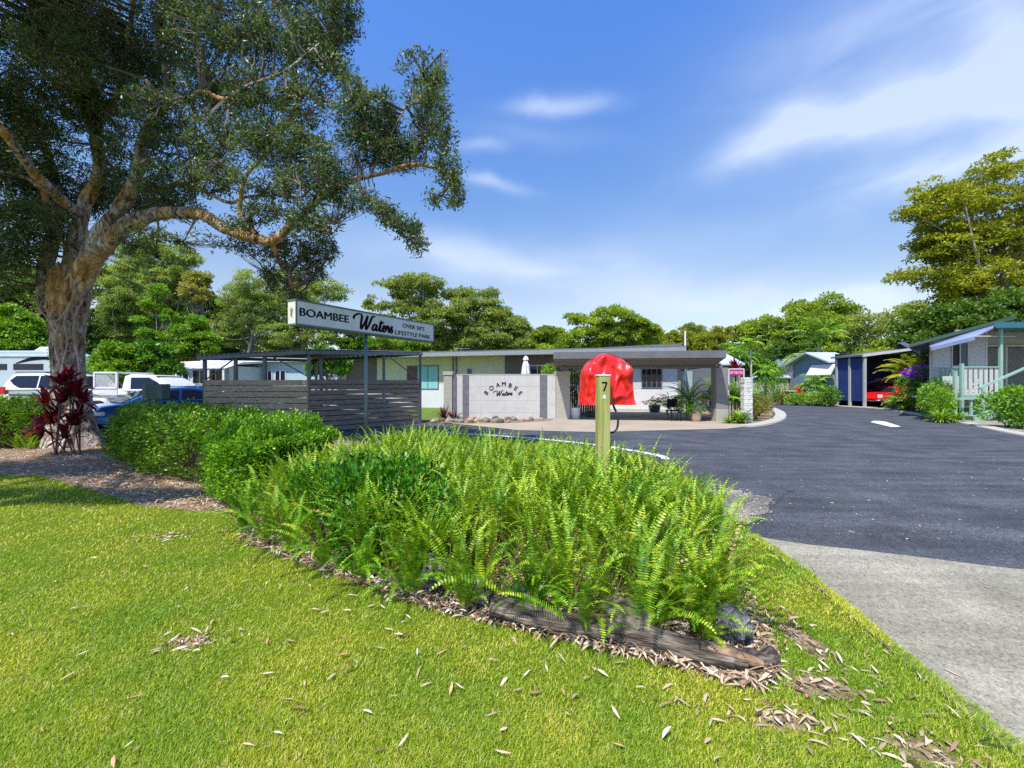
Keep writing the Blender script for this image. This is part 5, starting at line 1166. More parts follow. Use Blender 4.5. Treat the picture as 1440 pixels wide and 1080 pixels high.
# stairs go down towards the left/front
st = thing('stairs', 'sage green timber steps with one handrail leading up to the veranda', 'stairs', (21.3, 18.9, 0))
sx0 = (1374-CX)/F*18.9; 
bot = Vector((sx0, 18.75, 0)); top = Vector((sx0+2.0, 18.75, .98))
for yy, nm in ((18.75, 0), (19.3, 1)):
    mb = MB(); mb.prism([(sx0-.25, yy, .02), (sx0+.1, yy, .02), (sx0+2.3, yy, .78), (sx0+2.3, yy, 1.05), (sx0+1.9, yy, 1.0), (sx0-.25, yy, .24)], (0, .05, 0)); mb.build('stringer', M_sage, st)
for i in range(5):
    mb = MB(); mb.box(sx0-.15+i*.42, 18.81, .2+i*.18, sx0+.17+i*.42, 19.29, .24+i*.18); mb.build('tread', M_sage, st, bevel=.005)
mb = MB(); mb.box(sx0+.0, 18.68, 0, sx0+.11, 18.745, 1.42); mb.build('newel_post', M_sage, st, bevel=.005)
mb = MB(); mb.box(sx0-.65, 19.2, 0, sx0-.54, 19.31, 2.15); mb.build('newel_post', M_sage, st, bevel=.005)
mb = MB(); mb.beam((sx0-.1, 18.71, 1.42), (sx0+2.15, 18.71, 2.42), .07, .09); mb.build('handrail', M_sage, st)
# understorey + low rail
root2 = thing('low_rail', 'small sage green timber rail on short posts left of the steps', 'rail', (19.3, 19.2, 0))
mb = MB(); mb.beam((18.9, 19.1, .95), (20.0, 19.1, .97), .05, .09); mb.build('rail', M_sage, root2)
for x in (19.25, 19.95):
    mb = MB(); mb.box(x-.04, 19.13, 0, x+.04, 19.2, 1.25 if x < 19.5 else .93); mb.build('post', M_sage, root2)
# plants around the house
shrub('shrub', 'dense green shrub with one red bloom left of the veranda steps', 18.5, 19.1, .75, 1.5, 4200, M_lime, .10, .05)
shrub('shrub', 'tall loose green shrub between the steps and the purple flowering shrub', 19.2, 19.9, .7, 1.8, 2600, M_mid, .11, .055)
o = rock('hibiscus_flower', 'single red hibiscus bloom on top of the dense green shrub', (18.95, 18.95, 1.42), (.06, .05, .05), mat('red_petal', (0.6, 0.02, 0.04), .5), 2, None, 2, .5, 'flower')
straps('strappy_clump', 'large strappy clump by the kerb left of the steps', 17.65, 18.15, .03, 150, .75, .05, M_agap, lean=(.2, 1.2), droop=1.6)
straps('strappy_clump', 'strappy clump touching the bottom of the steps', 18.6, 18.45, .03, 130, .65, .05, M_agap, lean=(.2, 1.2), droop=1.6)
shrub('shrub', 'big leafed bright green bush at the right edge of the photo', 17.9, 15.9, .75, 1.55, 2600, M_lime, .13, .07)
shrub('shrub', 'lower dark leaved growth under the bush at the right edge', 17.9, 15.4, .65, .7, 1200, M_mid, .12, .06)
rock('rock', 'small dark rock on the footpath edge in front of the steps', (17.4, 14.8, .1), (.16, .12, .1), M_rock, 2.2)
rock('rock', 'round dark rock marking the corner of the garden opposite the road marking', (23.2, 26.6, .2), (.3, .28, .28), M_rock, 6.2)
mb = MB(); mb.beam((23.4, 26.7, .16), (24.6, 24.2, .16), .2, .26); tagit(mb.build('sleeper_edging', M_log), 'low timber sleeper edging the garden beside the blue carport', 'edging')
palm_bush('golden_palm', 'golden fronded cane palm in front of the blue carport', 24.5, 26.9, 2.0, 2.1, 50, M_palmy, .6, lean=(.1, 1.2), wd=.10)
palm_bush('cane_palm', 'tall green cane palm between the golden palm and the house', 26.2, 27.2, 1.9, 2.1, 40, M_palm, .55, lean=(.2, 1.3), wd=.09)
palm_bush('cane_palm', 'lower green cane palm against the left corner of the house', 22.6, 23.4, .9, 1.6, 36, M_palm, .5, lean=(.2, 1.2), wd=.08)
palm_bush('tree_fern', 'low arching tree fern beside the red car', 23.6, 26.2, .5, 1.4, 30, M_palm, .4, lean=(.7, 1.5), wd=.08)
r1 = shrub('flowering_shrub', 'dark leafy shrub covered in purple flowers in front of the blue carport', 23.2, 25.0, 1.15, 2.5, 4200, M_mid, .13, .07)
M_purp = leafmat('purple_petals', [(0.22, 0.02, 0.42), (0.4, 0.06, 0.65), (0.5, 0.15, 0.7)], .5, .3, tint=(1, .8, 1.1))
C = np.vstack([np.array([cx_, 24.2+random.uniform(-.2, .5), cz_])+RNG.normal(0, .085, (38, 3)) for cx_, cz_ in ((21.9, 2.15), (22.15, 2.05), (22.55, 2.6), (22.9, 2.15), (23.4, 2.45), (21.6, 2.2), (22.3, 2.45), (23.6, 2.2))])
for i_ in range(0, len(C), 38):
    c_ = C[i_:i_+38]; npmesh('flower_cluster', leaf_verts(c_, rdir(len(c_)), rdir(len(c_)), .13, .12, .5), 4, M_purp, r1)

# ================================================================ blue carport with red car
M_blue = mat('navy_screen', [(0.012, 0.03, 0.13), (0.02, 0.045, 0.18)], .6, scale=2); M_gp = mat('pale_grey_steel', (0.42, 0.42, 0.40), .5)
M_navyin = mat('dark_lining', (0.012, 0.016, 0.05), .8)
root = thing('blue_carport', 'tall carport with navy blue side screens and pale grey posts beside the road', 'carport', (26, 31, 0))
xs_ = 24.0; zc = 3.42
mb = MB()
for ya, yb in ((30.05, 31.25), (31.35, 32.5)): mb.box(xs_+.01, ya, .42, xs_+.04, yb, zc)
mb.build('side_screen', M_blue, root)
for y in (30.0, 31.3, 32.55):
    mb = MB(); mb.box(xs_-.08, y-.075, 0, xs_+.07, y+.075, zc); mb.build('post', M_gp, root)
mb = MB(); mb.box(xs_-.05, 32.62, .0, 29.5, 32.7, zc+.4); mb.build('rear_screen', M_navyin, root)
mb = MB(); mb.box(29.5, 30.0, 0, 29.6, 32.7, 3.6); mb.build('right_screen', M_navyin, root)
mb = MB(); mb.prism([(xs_-.2, 29.85, zc+.02), (28.9, 29.85, 4.12), (28.9, 29.85, 4.28), (xs_-.2, 29.85, zc+.20)], (0, .1, 0)); mb.build('fascia', mat('pale_fascia', (0.55, 0.54, 0.5), .5), root)
mb = MB(); mb.prism([(xs_-.25, 29.96, zc+.06), (28.9, 29.96, 4.16), (28.9, 29.96, 4.26), (xs_-.25, 29.96, zc+.18)], (0, 2.9, 0)); mb.build('roof', M_fascd, root)
mb = MB(); mb.box(24.1, 30.2, .02, 29.4, 32.5, .03); mb.build('floor_slab', M_conc, root)
# folded tarp hung inside
mb = MB(); mb.add([(25.6+i*.4, 31.2+.1*(i % 2)+j*.5, 2.0-.12*abs(i-2)+.1*(i % 2)-j*.12) for i in range(7) for j in range(3)], [(i*3+j, i*3+3+j, i*3+4+j, i*3+1+j) for i in range(6) for j in range(2)])
o = mb.build('tarpaulin', mat('grey_tarp', (0.22, 0.23, 0.27), .6)); so_ = o.modifiers.new('s', 'SOLIDIFY'); so_.thickness = .02; tagit(o, 'grey tarpaulin slung above the red car in the blue carport', 'tarp')
# ================================================================ cars
M_tyre = mat('tyre', (0.02, 0.02, 0.02), .8); M_rim = mat('alloy_rim', (0.5, 0.5, 0.52), .3, metal=.8); M_chrome = mat('chrome', (0.75, 0.75, 0.76), .1, metal=1)
M_cglass = glassmat('car_glass', (.012, .018, .035), .03); M_tail = mat('tail_lens', (0.55, 0.01, 0.015), .2, coat=.5); M_head = mat('head_lens', (0.7, 0.72, 0.75), .15, coat=.5)
M_trim = mat('black_plastic', (0.025, 0.025, 0.028), .5)
def car(name, label, cat, loc, rz, W_, body, cab, wheels, paint, wins, zbelt, tumble=.28, wr=.34, tails=None, heads=None, wind=None, extra=None, rails=False, door_x=(), handles=()):
    """side profiles in x (forward) / z, symmetric about y"""
    root = thing(name, label, cat, loc, rz); hw = W_/2
    def half(z, x=None): return hw-tumble*max(0, z-zbelt)-.04*max(0, .45-z)
    def loft(prof, nm, m, inset=0, rings=5, crown=.05, parent=None):
        pts = [Vector((x, 0, z)) for x, z in prof]; n = len(pts); cx_ = sum(p.x for p in pts)/n; cz_ = sum(p.z for p in pts)/n; vs = []; fs = []
        secs = [-1, -.93, -.75, -.4, 0, .4, .75, .93, 1]
        for s_ in secs:
            k = 1-(.05 if abs(s_) == 1 else (.012 if abs(s_) == .93 else 0))
            for p in pts:
                x = cx_+(p.x-cx_)*k; z = cz_+(p.z-cz_)*k
                if abs(s_) > .7: x = cx_+(x-cx_)*(1-.012*(abs(s_)-.7)/.3)
                nose = 1-.10*max(0, (abs(p.x-cx_)/(max(q.x for q in pts)-cx_)-.8)/.2)**1.5
                vs.append((x, s_*(half(z)-inset)*(nose if nm == 'body' else 1), z))
        m_ = len(secs)
        for i in range(m_-1):
            for j in range(n): fs.append((i*n+j, i*n+(j+1) % n, (i+1)*n+(j+1) % n, (i+1)*n+j))
        fs.append(tuple(range(n-1, -1, -1))); fs.append(tuple((m_-1)*n+j for j in range(n)))
        mb = MB(); mb.add(vs, fs); o = mb.build(nm, m, parent or root, smooth=False, world=False, bevel=.02); return o
    bo = loft(body, 'body', paint); loft(cab, 'cabin', paint, .01)
    for sg in (-1, 1):
        for poly in wins:
            vs = [(x, sg*(half(z)+.004-.01), z) for x, z in poly]; vs2 = [(x, sg*(half(z)-.03), z) for x, z in poly]; n = len(poly)
            mb = MB(); mb.add(vs+vs2, [tuple(range(n)), tuple(range(2*n-1, n-1, -1))]+[(i, (i+1) % n, n+(i+1) % n, n+i) for i in range(n)]); mb.build('side_window', M_cglass, root, world=False)
        for x in wheels:
            mb = MB(); c = (x, sg*(hw-.11), wr); n = 24; prof = [(wr*.62, -.11), (wr*.95, -.11), (wr, -.07), (wr, .07), (wr*.95, .11), (wr*.62, .11)]; vs = []; fs = []
            for r, yy in prof:
                for j in range(n): vs.append((c[0]+r*cos(2*pi*j/n), c[1]+yy, c[2]+r*sin(2*pi*j/n)))
            for i in range(len(prof)-1):
                for j in range(n): fs.append((i*n+j, i*n+(j+1) % n, (i+1)*n+(j+1) % n, (i+1)*n+j))
            mb.add(vs, fs); w_ = mb.build('wheel', M_tyre, root, world=False)
            mb = MB(); mb.tube([(c[0], c[1]+sg*.06, c[2]), (c[0], c[1]+sg*.085, c[2])], wr*.6, 20)
            for j in range(5): a = 2*pi*j/5; mb.beam((c[0], c[1]+sg*.095, c[2]), (c[0]+cos(a)*wr*.55, c[1]+sg*.095, c[2]+sin(a)*wr*.55), .07, .02, up=(0, 1, 0))
            mb.build('rim', M_rim, w_, world=False)
        for x in door_x:
            mb = MB(); mb.beam((x, sg*(half(.5)+.003), .35), (x, sg*(half(zbelt)+.003), zbelt), .012, .004, up=(1, 0, 0)); mb.build('door_gap', M_trim, root, world=False)
        for x, z in handles:
            mb = MB(); mb.beam((x-.08, sg*(half(z)+.02), z), (x+.08, sg*(half(z)+.02), z), .03, .03); mb.build('door_handle', paint, root, world=False, bevel=.006)
        if tails: mb = MB(); x, z0, z1, wd = tails; mb.box(x-.02, sg*(hw*.9)-.11, z0, x+wd, sg*(hw*.9)+.07, z1); mb.build('tail_light', M_tail, root, world=False, bevel=.015)
        if heads: mb = MB(); x, z0, z1, wd = heads; mb.box(x-wd, sg*(hw*.78)-.14, z0, x+.01, sg*(hw*.78)+.13, z1); mb.build('headlight', M_head, root, world=False, bevel=.02)
        mb = MB(); mx = max(p[0] for q in wins for p in q); mb.box(mx-.15, min(sg*(hw+.02), sg*(hw+.2)), zbelt+.02, mx-.05, max(sg*(hw+.02), sg*(hw+.2)), zbelt+.17); mb.build('mirror', paint, root, world=False, bevel=.02)
        if rails: mb = MB(); z = max(p[1] for p in cab); mb.beam((rails[0], sg*(half(z)-.12), z+.05), (rails[1], sg*(half(z)-.12), z+.05), .04, .04); mb.build('roof_rail', M_trim, root, world=False)
    for wq in (wind or []):
        (xa, za), (xb, zb) = wq; nx = Vector((zb-za, 0, xa-xb)).normalized()*.012; nx = nx if nx.z > 0 else -nx
        ha = half(za)-.1; hb = half(zb)-.12
        mb = MB(); mb.prism([Vector((xa, -ha, za))+nx, Vector((xa, ha, za))+nx, Vector((xb, hb, zb))+nx, Vector((xb, -hb, zb))+nx], -nx*2); mb.build('windscreen', M_cglass, root, world=False)
    return root
M_wcar = mat('white_paint', (0.76, 0.77, 0.79), .3, coat=.6); M_bcar = mat('blue_metallic_paint', [(0.012, 0.09, 0.34), (0.016, 0.11, 0.40)], .28, coat=1, metal=.3)
M_rcar = mat('red_paint', (0.72, 0.010, 0.012), .2, coat=1); M_scar = mat('silver_paint', (0.4, 0.42, 0.45), .3, metal=.5, coat=.5)
# white wagon, facing right
car('station_wagon', 'white four wheel drive wagon with red tail lamp behind the left hedge', 'car', (-20.2, 20.3, .2), radians(1), 1.88,
    [(-2.35, .45), (-2.38, .8), (-2.33, 1.15), (1.0, 1.17), (2.2, 1.05), (2.4, .75), (2.38, .4), (1.9, .35), (-1.9, .35)],
    [(-2.3, 1.12), (-2.2, 1.45), (-1.95, 1.83), (-1.2, 1.88), (.1, 1.86), (.45, 1.78), (1.05, 1.14)], [-1.4, 1.5], M_wcar,
    [[(-1.95, 1.56), (-1.72, 1.76), (-.72, 1.77), (-.72, 1.22), (-1.45, 1.22), (-1.75, 1.37)], [(-.66, 1.22), (-.66, 1.77), (.06, 1.76), (.1, 1.22)], [(.16, 1.22), (.14, 1.76), (.4, 1.72), (.82, 1.22)]],
    1.14, .25, .38, tails=(-2.36, .95, 1.28, .3), heads=(2.36, .8, 1.0, .3), wind=[((.50, 1.76), (1.03, 1.2)), ((-2.28, 1.25), (-2.02, 1.74))], rails=(-1.9, .2), door_x=(-.69, .12), handles=((-.45, 1.08), (.4, 1.08)))
# white ute
rt = car('utility_truck', 'white tray back ute with a mesh headboard parked behind the blue hatchback', 'ute', (-14.85, 18.45, .2), radians(1), 1.85,
    [(-.75, .5), (-.75, 1.14), (.9, 1.16), (2.3, 1.02), (2.5, .75), (2.48, .4), (2, .35), (-.6, .4)],
    [(-.74, 1.1), (-.72, 1.72), (-.5, 1.80), (.4, 1.76), (.95, 1.45), (1.3, 1.14)], [-1.75, 1.5], M_wcar,
    [[(-.35, 1.2), (-.42, 1.66), (.3, 1.66), (.68, 1.46), (1.0, 1.2)]], 1.14, .25, .37, heads=(2.46, .75, .95, .3), wind=[((.46, 1.72), (1.26, 1.2))], door_x=(-.5, .95), handles=((-.2, 1.08),))
mb = MB(); mb.box(-2.9, -.92, .85, -.85, .92, .95); mb.build('tray', M_rim, rt, world=False)
for sg in (-1, 1):
    mb = MB(); mb.box(-2.9, sg*.9-.015, .96, -.85, sg*.9+.015, 1.2); mb.build('tray_side', M_wcar, rt, world=False)
mb = MB()
for a, b in (((-1.75, -.9, 1.2), (-1.75, -.9, 1.85)), ((-.88, -.9, 1.2), (-.88, -.9, 1.85)), ((-1.78, -.9, 1.85), (-.85, -.9, 1.85)), ((-1.78, -.9, 1.24), (-.85, -.9, 1.24)), ((-.88, -.9, 1.85), (-.88, .9, 1.85)), ((-.88, .9, 1.85), (-.88, .9, .95))): mb.beam(a, b, .07, .07)
mb.build('rack_frame', M_wcar, rt, world=False, bevel=.01)
mb = MB()
for i in range(-7, 14):
    for sg in (1, -1):
        A = -1.72+i*.065*1.0; za, zb = 1.27, 1.82; dx = sg*.5; x0, x1 = A, A+dx
        lo = 0; hi = 1
        for bnd, s2 in ((-1.72, 1), (-.91, -1)):
            f0 = (x0-bnd)*s2; f1 = (x1-bnd)*s2
            if f0 < 0 and f1 < 0: lo, hi = 1, 0; break
            if f0 < 0: lo = max(lo, f0/(f0-f1))
            elif f1 < 0: hi = min(hi, f0/(f0-f1))
        if hi-lo > .03: mb.beam((x0+dx*lo, -.9, za+.55*lo), (x0+dx*hi, -.9, za+.55*hi), .012, .012)
mb.build('mesh_panel', M_wcar, rt, world=False)
# blue hatchback, nose to the left
car('hatchback', 'dark blue metallic hatchback with reflective windscreen behind the long hedge', 'car', (-12.55, 15.75, 0), radians(-126), 1.76,
    [(-1.95, .4), (-2.0, .7), (-1.9, 1.0), (.9, 1.02), (1.85, .88), (2.05, .65), (2.0, .35), (1.6, .3), (-1.6, .3)],
    [(-1.95, .98), (-1.85, 1.15), (-1.3, 1.42), (-.6, 1.50), (.1, 1.47), (.55, 1.32), (1.25, .98)], [-1.25, 1.3], M_bcar,
    [[(-1.35, 1.08), (-1.2, 1.3), (-.75, 1.40), (-.4, 1.41), (-.35, 1.06)], [(-.29, 1.06), (-.33, 1.41), (.1, 1.38), (.5, 1.24), (.85, 1.04)]], 1.0, .3, .31, tails=(-1.98, .85, 1.1, .2), heads=(2.0, .6, .8, .35), wind=[((.48, 1.36), (1.22, 1.0)), ((-1.86, 1.14), (-1.4, 1.38))], door_x=(-.32, .8), handles=((-.15, .93),))
car('sedan', 'silver grey sedan with dark windows just showing beside the slatted enclosure', 'car', (-17.75, 24.2, 0), radians(2), 1.8,
    [(-2.3, .45), (-2.3, 1.0), (.9, 1.08), (2.2, .95), (2.35, .6), (2.3, .35), (-2, .35)],
    [(-1.75, 1.0), (-1.2, 1.6), (-.5, 1.68), (.3, 1.64), (1.15, 1.06)], [-1.4, 1.4], M_scar,
    [[(-1.45, 1.12), (-1.1, 1.52), (-.3, 1.58), (-.3, 1.14)], [(-.24, 1.14), (-.24, 1.58), (.25, 1.54), (.85, 1.14)]], 1.06, .3, .33, wind=[((.38, 1.56), (1.1, 1.12))], tails=(-2.32, .8, 1, .2))
# red vintage car
rc = car('vintage_car', 'glossy red vintage car with chrome bumper parked inside the navy blue carport', 'car', (26.7, 31.25, .03), radians(-160), 1.7,
    [(-2.0, .42), (-2.1, .7), (-1.9, .98), (-.6, 1.05), (.8, 1.05), (1.5, 1.0), (2.0, .82), (2.15, .6), (2.1, .38), (1.6, .30), (-1.6, .30)],
    [(-1.4, .98), (-1.0, 1.35), (-.3, 1.45), (.3, 1.38), (.7, 1.02)], [-1.3, 1.35], M_rcar,
    [[(-1.0, 1.1), (-.75, 1.3), (.2, 1.34), (.42, 1.1)]], 1.03, .3, .33, heads=(2.1, .62, .84, .1), wind=[((.36, 1.34), (.68, 1.08))])
mb = MB(); mb.tube(spline([(1.95, -.82, .45), (2.2, -.6, .45), (2.26, 0, .45), (2.2, .6, .45), (1.95, .82, .45)], 5), .045, 8); mb.build('bumper', M_chrome, rc, world=False, smooth=True)
# caravan
root = thing('caravan', 'large pale blue grey caravan with black swoosh and roof air conditioner behind the white wagon', 'caravan', (-26.5, 22.5, 0))
M_cvn = mat('caravan_skin', [(0.40, 0.50, 0.55), (0.46, 0.55, 0.60)], .35, scale=1.5)
yc = 22.5
def cq(px, py): v = W(px, py, yc); return v.x, v.z
x0 = -33; x1 = cq(82, 0)[0]; zt = cq(0, 493)[1]
pf = [(x0, .7), (x1-.3, .7), (x1, 1.1), (x1+.05, 2.3), (x1-.3, zt-.15), (x1-.8, zt), (x0, zt)]
mb = MB(); mb.prism([(x, yc, z) for x, z in pf], (0, 2.3, 0)); mb.build('body', M_cvn, root, bevel=.05)
mb = MB(); mb.box(x0, yc-.05, zt-.32, x1-.5, yc-.01, zt-.20); mb.build('awning_roll', mat('pale_blue_roll', (0.5, 0.6, 0.68), .4), root, bevel=.02)
a0, zA = cq(37, 493); a1, zB = cq(72, 487); mb = MB(); mb.prism([(a0, yc+.3, zt), (a1, yc+.3, zt), (a1-.1, yc+.3, zB), (a0+.35, yc+.3, zB)], (0, .9, 0)); mb.build('air_conditioner', M_white, root, bevel=.04)
for pa, pb in ((-20, 10), (19, 61), (-70, -30)):
    xa, za = cq(pa, 520); xb, zb = cq(pb, 512.5); mb = MB(); mb.box(xa, yc-.02, za, xb, yc-.001, zb+.03); mb.build('window', M_cglass, root, bevel=.008)
sw = spline([(*cq(22, 511.5)[:1], yc-.012, cq(22, 511)[1]), (cq(45, 505)[0], yc-.012, cq(45, 504.5)[1]), (cq(60, 503)[0], yc-.012, cq(60, 503.2)[1]), (cq(74, 506)[0], yc-.012, cq(74, 505.5)[1])], 5)
mb = MB(); 
for i in range(len(sw)-1):
    w0 = .10*sin(pi*i/(len(sw)-1))+.01; w1 = .10*sin(pi*(i+1)/(len(sw)-1))+.01; mb.quad(sw[i]+Vector((0, 0, w0)), sw[i]-Vector((0, 0, w0)), sw[i+1]-Vector((0, 0, w1)), sw[i+1]+Vector((0, 0, w1)))
mb.build('swoosh', M_black, root)
mb = MB(); xa, za = cq(63, 519); xb, zb = cq(73, 509); mb.add([(xa, yc-.015, zb), (xb, yc-.015, (za+zb)/2+.1), ((xa+xb)/2+.1, yc-.015, za)], [(0, 2, 1)]); mb.build('decal', M_lgreen if False else mat('pale_green_decal', (0.5, 0.6, 0.4), .4), root)
for x in (-29, -28.1):
    mb = MB(); mb.tube([(x, yc+.02, .36), (x, yc+.25, .36)], .36, 20); mb.build('wheel', M_tyre, root)
# camper trailer in front of wagon
root = thing('camper_trailer', 'flat grey green box trailer side with latches below the white wagon', 'trailer', (-14.5, 13.7, 0))
yt = 13.6; M_trl = mat('grey_green_trailer', [(0.28, 0.36, 0.34), (0.34, 0.42, 0.40)], .5)
xa = (12-CX)/F*yt; xb = (66-CX)/F*yt
mb = MB(); mb.box(xa, yt, .55, xb, yt+1.5, 1.6-11/F*yt); mb.build('body', M_trl, root, bevel=.02)
mb = MB(); mb.box(xa, yt-.012, 1.6-15/F*yt-.02, xb, yt, 1.6-15/F*yt+.01); mb.build('trim_strip', M_trim, root)
for px in (30, 50): x = (px-CX)/F*yt; mb = MB(); mb.box(x-.03, yt-.03, .92, x+.03, yt-.001, 1.22); mb.build('latch', M_trim, root, bevel=.006)
mb = MB(); mb.beam((xa+.75, yt-.02, 1.34), (xb-.1, yt-.02, 1.0), .02, .02); mb.build('strut', M_trim, root)
mb = MB(); mb.box(xa-.3, yt+.05, .6, xa-.02, yt+1.3, 1.28); mb.build('nose_box', M_wcar, root, bevel=.02)
mb = MB(); mb.tube([(xa+.6, yt+.1, .33), (xa+.6, yt+.3, .33)], .33, 18); mb.build('wheel', M_tyre, root)
# green meter box
M_mbox = mat('dark_green_box', (0.07, 0.12, 0.105), .5); yb = 12.3
xa = (204-CX)/F*yb; xb = (228-CX)/F*yb; zt = 1.6; zb = 1.6-22/F*yb
root = thing('meter_box', 'dark green electrical meter box on a post above the long hedge', 'meter box', ((xa+xb)/2, yb, 0))
mb = MB(); mb.box(xa, yb, zb, xb, yb+.3, zt); mb.build('box_body', M_mbox, root, bevel=.01)
mb = MB(); mb.box(xa-.12, yb+.04, zb-.02, xa-.005, yb+.28, zt-.01); mb.build('box_lit_side', mat('lit_green_box', (0.16, 0.22, 0.2), .5), root, bevel=.008)  # left side of the box, its lit tone put into a lighter green
mb = MB(); mb.box(xa+.1, yb+.1, 0, xa+.2, yb+.2, zb); mb.build('post', M_pole, root)

# ================================================================ cabins on the left
M_cab = mat('pale_blue_cladding', [(0.40, 0.52, 0.58), (0.45, 0.57, 0.62)], .7, scale=2)
def cabin(name, label, xa, xb, y, z1, wallm, roofm, depth=6, wins=(), fas=None, roof_th=.14, rise=.0, over=.4, gable=None, z0=0):
    root = thing(name, label, 'cabin', ((xa+xb)/2, y, 0))
    mb = MB(); mb.box(xa, y, z0, xb, y+depth, z1); mb.build('wall', wallm, root)
    if gable:   # ridge along x direction
        mb = MB(); mb.prism([(xa-over, y-over, z1-.05), (xa-over, y-over, z1+.07), (xa-over, y+depth/2, z1+gable+.07), (xa-over, y+depth+over, z1+.07), (xa-over, y+depth+over, z1-.05), (xa-over, y+depth/2, z1+gable-.05)], (xb-xa+2*over, 0, 0)); mb.build('roof', roofm, root)
        mb = MB(); mb.prism([(xa+.01, y+.02, z1), (xa+.01, y+depth-.02, z1), (xa+.01, y+depth/2, z1+gable-.07)], (xb-xa-.02, 0, 0)); mb.build('gable_wall', wallm, root)
    else:
        mb = MB(); mb.prism([(xa-over, y-over, z1), (xb+over, y-over, z1+rise), (xb+over, y-over, z1+rise+roof_th), (xa-over, y-over, z1+roof_th)], (0, depth+2*over, .5)); mb.build('roof', roofm, root)
    for (a, b, c, d, gm) in wins:
        mb = MB(); mb.box(a-.06, y-.04, c-.06, b+.06, y-.002, d+.06); fr = mb.build('window', M_white, root)
        mb = MB(); mb.box(a, y-.055, c, b, y-.042, d); mb.build('pane', gm, fr)
        mb = MB(); mb.box((a+b)/2-.03, y-.07, c, (a+b)/2+.03, y-.057, d); mb.build('sash', M_white, fr)
    return root
yq = 31.0
def cx_of(px, y): return (px-CX)/F*y
cabin('long_cabin', 'long pale blue flat roofed cabin seen through the slatted enclosure', cx_of(296, yq), cx_of(474, yq), yq, 3.15, M_cab, mat('white_roof_edge', (0.72, 0.74, 0.76), .5), 5,
      [(cx_of(372, yq), cx_of(382, yq), 1.75, 2.5, M_glass), (cx_of(388, yq), cx_of(401, yq), 1.75, 2.5, M_cglass), (cx_of(310, yq), cx_of(322, yq), 1.8, 2.4, M_glass)])
yq = 27.5
ac = cabin('awning_cabin', 'white cabin with a striped corrugated awning and dark windows left of the slatted enclosure', cx_of(236, yq), cx_of(322, yq), yq, 2.75, mat('white_cladding', (0.6, 0.64, 0.68), .6), M_white, 5,
      [(cx_of(250, yq), cx_of(265, yq), 1.5, 2.45, M_glass), (cx_of(272, yq), cx_of(292, yq), 1.4, 2.45, M_glass), (cx_of(296, yq), cx_of(312, yq), 1.4, 2.45, M_glass)])
mb = MB(); n = 60; xa, xb = cx_of(243, 25.8), cx_of(330, 26.5); vs = []; fs = []
for i in range(n+1):
    t = i/n; x = xa+(xb-xa)*t; dz = .02*(i % 2); vs += [(x, 25.7, 2.52+dz), (x+.1, 27.4, 3.0+dz), (x, 25.7, 2.49+dz), (x+.1, 27.4, 2.97+dz)]
for i in range(n): k = i*4; fs += [(k, k+4, k+5, k+1), (k+2, k+3, k+7, k+6), (k, k+2, k+6, k+4)]
mb.add(vs, fs); mb.build('awning', mat('striped_awning', [(0.35, 0.38, 0.5), (0.7, 0.72, 0.75)], .5, scale=1, stretch=(5, .4, 1), pos=[.45, .5]), ac)
for x in (xa+.2, xa+2.1, xb-.2):
    mb = MB(); mb.box(x-.05, 25.75, 0, x+.05, 25.85, 2.5); mb.build('awning_post', M_white, ac)
# ================================================================ far cabins on the right
M_sbw = mat('slate_blue_boards', [(0.16, 0.23, 0.31), (0.2, 0.28, 0.37)], .7, scale=2, stretch=(1, 1, 12)); M_gw = mat('grey_cabin_wall', (0.22, 0.21, 0.23), .8)
M_rfl = mat('pale_metal_roof', [(0.42, 0.45, 0.55), (0.5, 0.53, 0.62)], .45, scale=1, stretch=(10, 1, 1)); M_rfw = mat('white_metal_roof', (0.62, 0.62, 0.66), .5); M_rfb = mat('blue_metal_roof', [(0.14, 0.22, 0.5), (0.2, 0.3, 0.6)], .5, scale=2)
cb = cabin('slate_cabin', 'slate blue boarded cabin with pale roof just left of the navy carport', cx_of(1167, 38), cx_of(1196, 38), 38, 3.45, M_sbw, M_rfl, 5, [(cx_of(1184, 38), cx_of(1189, 38), 2.2, 3.2, M_glass)], gable=1.0, over=.5)
mb = MB(); x = cx_of(1165, 38); mb.prism([(x-.4, 37.2, 2.3), (x+.05, 37.2, 3.2), (x+.05, 37.2, 3.3), (x-.5, 37.2, 2.4)], (0, 3, 0)); mb.build('awning', M_white, cb)
cabin('grey_cabin', 'grey cabin with white roof behind the small palm', cx_of(1144, 46), cx_of(1160, 46), 46, 3.6, M_gw, M_rfw, 5, gable=1.3, over=.5)
cabin('grey_cabin', 'small grey cabin with cream roof between the blue roofed cabin and the palm', cx_of(1128, 52), cx_of(1140, 52), 52, 3.3, M_gw, mat('cream_metal_roof', (0.6, 0.58, 0.5), .5), 5, gable=1.3, over=.5)
cabin('blue_roofed_cabin', 'small grey cabin with bright blue roof at the end of the road', cx_of(1109, 56), cx_of(1128, 56), 56, 2.6+.6, mat('lilac_grey_wall', (0.36, 0.34, 0.38), .8), M_rfb, 5, gable=1.7, over=.4)
cabin('long_grey_cabin', 'long cream cabin with grey roof left of the blue roofed cabin', cx_of(1050, 50), cx_of(1109, 50), 50, 1.9+.4, mat('cream_cabin_wall', (0.55, 0.53, 0.48), .8), M_rfl, 6, [(cx_of(1074, 50), cx_of(1079, 50), 1.3, 1.7, M_glass)], gable=1.2, over=.3)
cabin('gable_cabin', 'cabin with pale blue roof and dark gable showing right of the carport fascia', cx_of(1019, 32), cx_of(1036, 32), 32, 3.0, mat('dark_gable', (0.10, 0.11, 0.14), .7), mat('sky_blue_roof', (0.5, 0.55, 0.7), .4), 6, gable=1.1, over=.4)
